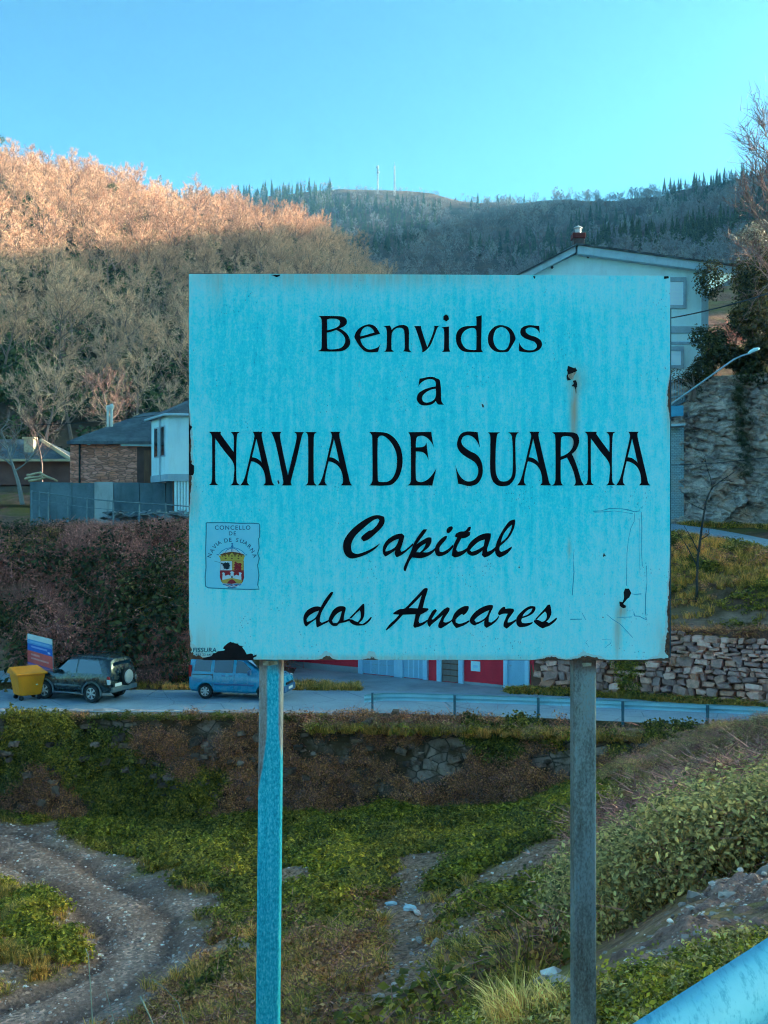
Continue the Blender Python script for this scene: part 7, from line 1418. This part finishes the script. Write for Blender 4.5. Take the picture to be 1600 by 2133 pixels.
n = 240; X_ = 7 + rg.random(n) * 11; t_ = np.array([float(np.interp(x, wx, top)) for x in X_]); put('wall_top_moss', np.stack([X_, stone_line(X_) + 0.1 + 0.5 * rg.random(n), 4 + t_ - 0.1 - 0.35 * rg.random(n) ** 2], 1), S_DRY + S_MAT, 0.35 + 0.4 * rg.random(n), 'brown moss and creepers hanging over the top of the stone wall', 'moss')
q = np.stack([np.interp(rg.random(90), [0, 1], [10.1, 10.9]), np.zeros(90), 4.2 + 2.6 * rg.random(90)], 1); q[:, 0] += (q[:, 2] - 4.2) * rg.normal(size=90) * 0.12; q[:, 1] = stone_line(q[:, 0]) - 0.15; put('wall_ivy_strand', q, S_IVY, 0.5 + 0.3 * rg.random(90), 'strand of dark ivy hanging down the stone wall behind the bare post', 'ivy', rot=wallrot(90))
n = 240; X_ = 17.5 + rg.random(n) * 9; Y_ = np.interp(X_, [17.2, 18.5, 24, 30], [66.3, 65.4, 61.5, 56.0]) - 0.6 - 0.5 * rg.random(n); put('rock_foot_grass', np.stack([X_, Y_, bk.z(X_, Y_)], 1), S_GRS + S_IVY[:1], 0.6 + 0.5 * rg.random(n), 'grass along the foot of the rock face', 'grass')

# ---- dark evergreens and shrubs above the rock face: each a plant of its own
def evergreen(px, py, Y, w_, h_, n, leaf, mat, label, seed, cat='bush', nm='evergreen_bush', ground=None):
    c = P(px, py, Y); gz = ground if ground is not None else float(bk.z(c.x, Y)); t = empty(nm, (c.x, Y, c.z - h_ * 0.5)); rr = np.random.default_rng(seed); hz_ = c.z - t.location.z
    lb = [(rr.normal() * w_ * 0.24, rr.normal() * w_ * 0.2, hz_ + rr.normal() * h_ * 0.2, w_ * 0.30, w_ * 0.30, h_ * 0.24) for _ in range(9)]; C, N = cloud(lb, n, 0.45, rr)
    o = link(bpy.data.objects.new('crown', quads_mesh('crown', C, N, leaf * (0.6 + 0.8 * rr.random(n)), 0.6, mat, rg=rr)), t)
    g = MB()
    for k in range(4): g.tube([(rr.normal() * 0.1, rr.normal() * 0.1, -0.3), (rr.normal() * 0.3, rr.normal() * 0.3, hz_ * 0.5), (rr.normal() * w_ * 0.2, rr.normal() * w_ * 0.2, hz_ + h_ * 0.1)], [0.10, 0.07, 0.02], 5)
    g.build('trunk', M_BARK, t); return tag(t, label, cat)
evergreen(1582, 580, 68, 3.4, 5.6, 10500, 0.17, M_DARKLEAF, 'tall dark evergreen at the edge of the picture beside the white house', 301, 'tree', 'evergreen_tree')
evergreen(1566, 640, 69, 2.5, 4.0, 7500, 0.17, M_DARKLEAF, 'dark evergreen bush between the white house and the tall evergreen', 302)
evergreen(1482, 742, 67, 2.6, 3.2, 5400, 0.17, M_DARKLEAF, 'dark green shrub hiding the lower corner of the white house', 303)
evergreen(1440, 790, 66.8, 1.5, 2.0, 1800, 0.10, leafmat('ochre_shrub', [(0.035, 0.032, 0.012), (0.075, 0.062, 0.02), (0.12, 0.095, 0.03)]), 'small ochre shrub by the stair railing of the white house', 304)
evergreen(1560, 765, 66.6, 3.0, 2.6, 5400, 0.17, M_DARKLEAF, 'low dark shrub overhanging the rock face behind the lamp', 305)
evergreen(1530, 690, 70, 3.2, 3.0, 2600, 0.12, M_PURPLE, 'brownish twiggy shrub in the gap beside the white house', 306)
evergreen(1630, 700, 66, 4.0, 4.0, 6300, 0.17, M_DARKLEAF, 'dark evergreen mass leaving the picture above the rock face', 307)
evergreen(1580, 487, 69, 3.0, 1.5, 2600, 0.16, leafmat('pale_sunlit_plumes', [(0.30, 0.22, 0.15), (0.46, 0.36, 0.25), (0.58, 0.48, 0.36)], trans=False), 'pale feathery shrub top catching the sun above the dark evergreen', 308)
n = 160; q = np.stack([20.9 + rg.normal(size=n) * 0.16, np.zeros(n), 14 + 6 * rg.random(n)], 1); q[:, 1] = np.interp(q[:, 0], [17.2, 18.5, 24, 30], [66.3, 65.4, 61.5, 56.0]) + (q[:, 2] - 11) * 0.28 - 0.9; put('rock_creeper', q, S_DEV, 0.22 + 0.2 * rg.random(n), 'dark creeper hanging in a line down the rock face', 'creeper', rot=wallrot(n))
# bare tree at the edge of the picture
def bare_tree(nm, loc, H_, seed, label, mats=None, rz=0.0, **kw):
    me = bare_tree_mesh(nm, seed, H_, mats or [M_BARK, M_TWIG_DARK], **kw); t = empty(nm, loc, rz); ii = [p.material_index for p in me.polygons]
    for part, mi in (('trunk', 0), ('crown', 1)):
        g = MB(); used = {}
        for p_ in me.polygons:
            if p_.material_index == mi:
                f = []
                for v_ in p_.vertices:
                    if v_ not in used: used[v_] = len(g.v); g.v.append(tuple(me.vertices[v_].co))
                    f.append(used[v_])
                g.f.append(tuple(f)); g.m.append(0)
        g.build(part, (mats or [M_BARK, M_TWIG_DARK])[mi], t, fix=False)
    return tag(t, label, 'tree')
q = P(1676, 560, 60); bare_tree('bare_tree', (q.x, 60, q.z - 8), 18.5, 405, 'tall bare tree whose pinkish twigs reach in from the edge of the picture', limbs=18, subs=7, twigs=8, fine=3, tw=0.035, width=0.27, low=0.3, up=0.55, trunk_r=0.011)
q = P(46, 1008, 64); bare_tree('bare_tree', (q.x, 64, q.z - 1.2), 5.2, 410, 'small bare orchard tree in front of the low shed', limbs=9, subs=6, twigs=7, fine=3, tw=0.022, width=0.5, low=0.4, trunk_r=0.03, mats=[barkmat('grey_lichen_bark', [(0.22, 0.22, 0.21), (0.32, 0.31, 0.29)]), M_TWIG_DARK])
q = P(88, 990, 72); bare_tree('bare_tree', (q.x, 72, q.z - 1.0), 5.4, 411, 'second bare orchard tree close to the corner of the stone house', limbs=9, subs=5, twigs=7, fine=3, tw=0.02, width=0.5, low=0.35, trunk_r=0.018)
q = P(255, 905, 78); bare_tree('bare_tree', (q.x, 78, q.z - 2.0), 7.0, 412, 'rounded bare tree rising behind the roof of the stone house', limbs=10, subs=6, twigs=8, fine=3, tw=0.03, width=0.5, low=0.3, trunk_r=0.02)
# crooked sapling on the bank
q = P(1451, 1250, 49.2); q.z = float(bk.z(q.x, q.y)) - 0.1; t = empty('sapling', q); Q = lambda px, py, Y=49.2: P(px, py, Y) - q
M_SAP = plain('dark_bark', [(0.03, 0.024, 0.024), (0.07, 0.055, 0.05)], 5, 0.9, world=True)
g = MB(); g.tube([Vector((0, 0, 0)), Q(1452, 1205), Q(1454, 1160), Q(1462, 1100), Q(1468, 1060), Q(1474, 1035), Q(1484, 1016)], [0.06, 0.055, 0.055, 0.05, 0.045, 0.04, 0.035], 8); g.build('trunk', M_SAP, t, smooth=True)
for pts in ([(1484, 1016), (1500, 1003), (1520, 990), (1540, 976)], [(1484, 1016), (1480, 995), (1473, 975), (1468, 950)], [(1467, 1062), (1450, 1055), (1428, 1042)], [(1458, 1125), (1475, 1115), (1480, 1110)], [(1500, 1003), (1512, 1000), (1530, 1004)], [(1455, 1150), (1440, 1120), (1425, 1095)], [(1453, 1180), (1432, 1140), (1410, 1105)]):
    g = MB(); g.tube([Q(*a) for a in pts], [0.03 * (1 - 0.75 * i / (len(pts) - 1)) for i in range(len(pts))], 6); br = g.build('branch', M_SAP, t)
    g = MB(); T0 = []; T1 = []
    for k in range(14): a = Q(*pts[-2]).lerp(Q(*pts[-1]), random.random() * 1.2 - 0.4); T0.append(a); T1.append(a + Vector((random.gauss(0, 0.18), random.gauss(0, 0.18), random.gauss(0.12, 0.14))))
    v, f = strips(np.array(T0), np.array(T1), 0.014); add_arrays(g, v, f); g.build('twigs', M_SAP, br, fix=False)
tag(t, 'crooked dark bare sapling on the bank beside the upper road', 'sapling')

# ---- close to us: earth mound, weeds, straw tussock, stalks
b = NB('dug_earth'); pz = b.pos(); ne = b.noise(pz, 7, 8, 0.72); ec = b.ramp(ne, [(0.3, (0.065, 0.048, 0.042)), (0.5, (0.14, 0.11, 0.10)), (0.68, (0.23, 0.19, 0.175))]); vd = b.vor(pz, 26); vcl = b.n('SeparateColor', {0: b.vor(pz, 26, out=1)})
ec = b.mix(b.m('MULTIPLY', b.rng(vd, 0.22, 0.34, 1, 0), b.m('GREATER_THAN', vcl, 0.72)), ec, (0.34, 0.30, 0.28)); M_EARTH = b.bsdf(ec, 0.95, 0, 0.15, bump=b.m('ADD', ne, b.m('MULTIPLY', b.rng(vd, 0.1, 0.4, 1, 0), 0.3)), bstr=0.9, bdist=0.08)
cpx = [1180, 1225, 1290, 1345, 1400, 1450, 1500, 1555, 1620, 1720, 1850]; cpy = [2120, 2075, 1990, 1950, 1905, 1880, 1845, 1822, 1780, 1720, 1660]; cY = [5.8, 6.0, 6.6, 6.9, 7.0, 7.1, 7.2, 7.3, 7.5, 7.7, 7.9]
U_, Y_ = np.meshgrid(np.linspace(0.165, 0.46, 150), np.linspace(4.3, 8.9, 150)); pxm = U_ * F + 800; X_ = U_ * Y_
yc = np.interp(pxm, cpx, cY); zc = E - (np.interp(pxm, cpx, cpy) - 1066.5) / F * yc; gz = pit.z(X_, Y_); t_ = np.clip((yc - Y_) / (yc - 4.5), 0, 1)
Zm = np.where(Y_ <= yc, np.maximum(gz + 0.02, zc + (gz - zc) * t_), zc - (Y_ - yc) * 1.3)
nm_ = (fbm(X_ * 1.5, Y_ * 1.5, 92, 5) - 0.5) * 0.42 + (fbm(X_ * 5, Y_ * 5, 95, 4) - 0.5) * 0.20 + (fbm(X_ * 14, Y_ * 14, 96, 3) - 0.5) * 0.07
Zm = Zm + nm_ * np.clip((Y_ - 4.4) / 0.8, 0.1, 1) - np.clip((1275 - pxm) / 60, 0, 1) * 0.35 - np.clip((4.75 - Y_) / 0.3, 0, 1) * 0.3
A_ = np.stack([X_, Y_, Zm], -1)
o = link(bpy.data.objects.new('earth_mound', grid_mesh('earth_mound', X_, Y_, Zm, M_EARTH))); tag(o, 'heap of dug dark earth and stones behind the near barrier', 'mound', kind='thing')
k = rg.integers(15, 115, 1400); j = rg.integers(30, 150, 1400); q = A_[k, j] + rg.normal(size=(1400, 3)) * [0.02, 0.02, 0.006]; put('mound_stones', q, S_PEB, 0.008 + 0.05 * rg.random(1400) ** 4, 'small stones lying on the heap of dug earth', 'stones')
for k, (i_, j_, s_) in enumerate(((70, 75, .13), (50, 100, .10), (85, 60, .16), (60, 125, .12), (95, 90, .15))):
    o = bpy.data.objects.new('rock', PEB[k]); link(o); o.location = A_[i_, j_]; o.scale = (s_,) * 3; o.rotation_euler = (0.3 * k, 0.2, k)
    tag(o, 'pale rock half buried in the heap of dug earth', 'rock', 'rocks in the earth heap')
S_NEARW = [clump('near_weed_source', 280 + i, 0.12, 0.11, 80, 0.026, M_LUSH if i < 1 else (M_IVY if i < 2 else M_SAGE), asp=0.55) for i in range(4)]
S_NEARB = [clump('near_bush_source', 290 + i, 0.42, 0.6, 520, 0.036, M_SAGE, asp=0.48, stems=12, stem_mat=M_PURPLE, stem_w=0.006, stem_l=0.35) for i in range(2)]
S_NEARG = [tuft('near_grass_source', 295 + i, 0.10, 0.10, 26, 0.004, M_GRASS) for i in range(2)]
n = 4200; t_ = 3.4 + rg.random(n) * 3.0; u_ = -0.05 + rg.random(n) * 0.46; X_ = u_ * t_; Y_ = t_; ok = (rail_side(X_, Y_) < -0.05); X_, Y_ = X_[ok], Y_[ok]; n1 = fbm(X_ * 2.2, Y_ * 2.2, 97, 3); p = np.stack([X_, Y_, pit.z(X_, Y_)], 1); qx, qy = px_of(p); ok = (n1 > 0.36) & (qy > np.interp(qx, [1100, 1250, 1400, 1600], [2080, 2062, 2010, 1925]) + 10); p = p[ok]
put('near_weeds', p, S_NEARW, 0.45 + 0.5 * rg.random(len(p)), 'low green weeds between the earth heap and the near barrier', 'weeds')
n = 900; Y_ = 8.2 + rg.random(n) * 7.5; X_ = (0.19 + rg.random(n) * 0.22) * Y_; ok = rail_side(X_, Y_) < -1.2; X_, Y_ = X_[ok], Y_[ok]; p = np.stack([X_, Y_, pit.z(X_, Y_)], 1); put('leafy_saplings', p, S_NEARB, 0.7 + 0.8 * rg.random(len(p)), 'leafy pale green saplings crowding behind the earth heap', 'saplings')
X_ = 0.2 + rg.random(500) * 2.4; Y_ = 4.2 + rg.random(500) * 3; put('near_gravel', np.stack([X_, Y_, pit.z(X_, Y_)], 1), S_PEB, 0.008 + 0.028 * rg.random(500) ** 2, 'small stones around the straw tussock', 'gravel')
def tussock(nm, px, py, Y, r_, h_, n, label, seed):
    q = on_pit(px, py); o = tuft('tussock_mesh', seed, r_, h_, n, 0.005, M_STRAW); SRC.objects.unlink(o); o.name = nm; link(o); o.location = q; return tag(o, label, 'grass')
tussock('straw_tussock', 1105, 2150, 5.0, 0.34, 0.18, 460, 'yellow straw-like grass tussock beside the bare steel post', 501); tussock('straw_tussock', 1180, 2135, 5.3, 0.2, 0.17, 160, 'smaller yellow tussock tucked against the bare steel post', 502); tussock('straw_tussock', 1040, 2150, 5.1, 0.16, 0.13, 110, 'small yellow tussock at the foot of the large straw tussock', 503)
for k, (pts, r_, lb) in enumerate((([(195, 2180), (190, 2080), (184, 1990), (178, 1975)], 0.0026, 'thin upright dry stalk in front of the dirt track'), ([(330, 2160), (308, 2110), (292, 2075)], 0.0042, 'short pale broken stick at the foot of the picture'), ([(385, 2140), (372, 2090), (345, 2060), (318, 2040)], 0.0018, 'arched hair-thin dry stem over the end of the track'), ([(240, 2140), (228, 2090), (220, 2060)], 0.0016, 'small dry stem beside the short pale stick'))):
    g = MB(); Y0 = 4.6; pp_ = [P(a[0], a[1], Y0) for a in pts]; z0 = float(pit.z(pp_[0].x, Y0)); base = Vector((pp_[0].x + 0.02, Y0, z0 - 0.05)); g.tube([base] + pp_, [r_ * 1.6] + [r_ * (1 - 0.5 * i / len(pp_)) for i in range(len(pp_))], 6); t = g.build('dry_stalk', plain('straw_stalk', [(0.35, 0.29, 0.2), (0.52, 0.46, 0.35)], 20, 0.8), smooth=True); tag(t, lb, 'stalk')
M_LEAFB = plain('brown_dead_leaf', [(0.20, 0.07, 0.03), (0.34, 0.14, 0.06)], 12, 0.7, world=True)
for k, (px_, py_) in enumerate(((878, 2063), (785, 2104), (935, 2118), (985, 2122), (955, 2124))):
    Y0 = 5.8; q = P(px_, py_, Y0); g = MB(); rr = random.Random(k); d = Vector((rr.gauss(0, 1), rr.gauss(0, 0.4), rr.gauss(0.2, 0.3))).normalized(); s = d.cross(Vector((rr.gauss(0, 1), -1, rr.gauss(0.4, 0.5)))).normalized(); g.add([q - d * 0.05, q + s * 0.028 - d * 0.01, q + d * 0.05, q - s * 0.028 - d * 0.005, q - d * 0.01 + Vector((0, 0.012, 0))], [(0, 1, 4), (1, 2, 4), (2, 3, 4), (3, 0, 4)])
    z0 = float(pit.z(q.x, Y0)); g.tube([Vector((q.x + 0.02, Y0, z0 - 0.02)), q.lerp(Vector((q.x, Y0, z0)), 0.4) + Vector((0.03, 0, 0)), q - d * 0.05], 0.0025, 4); o = g.build('dead_leaf', M_LEAFB, fix=False)
    tag(o, 'curled brown dead leaf on a bare stem at the foot of the picture', 'leaf', 'dead leaves at the foot of the picture')
# ================================================================== the air of the valley
hz = NB('valley_haze')
vol = hz.t.nodes.new('ShaderNodeVolumePrincipled')
vol.inputs['Color'].default_value = (0.22, 0.60, 0.98, 1); vol.inputs['Density'].default_value = 0.00022; vol.inputs['Anisotropy'].default_value = 0.2
hz.t.links.new(vol.outputs[0], hz.out.inputs['Volume'])
hz.mat.cycles.homogeneous_volume = True
g = MB(); g.box(-2500, 2500, -2500, 2500, -3.0, 400)
o = g.build('haze', hz.mat); tag(o, 'thin blue evening haze filling the valley', 'haze', kind='stuff')
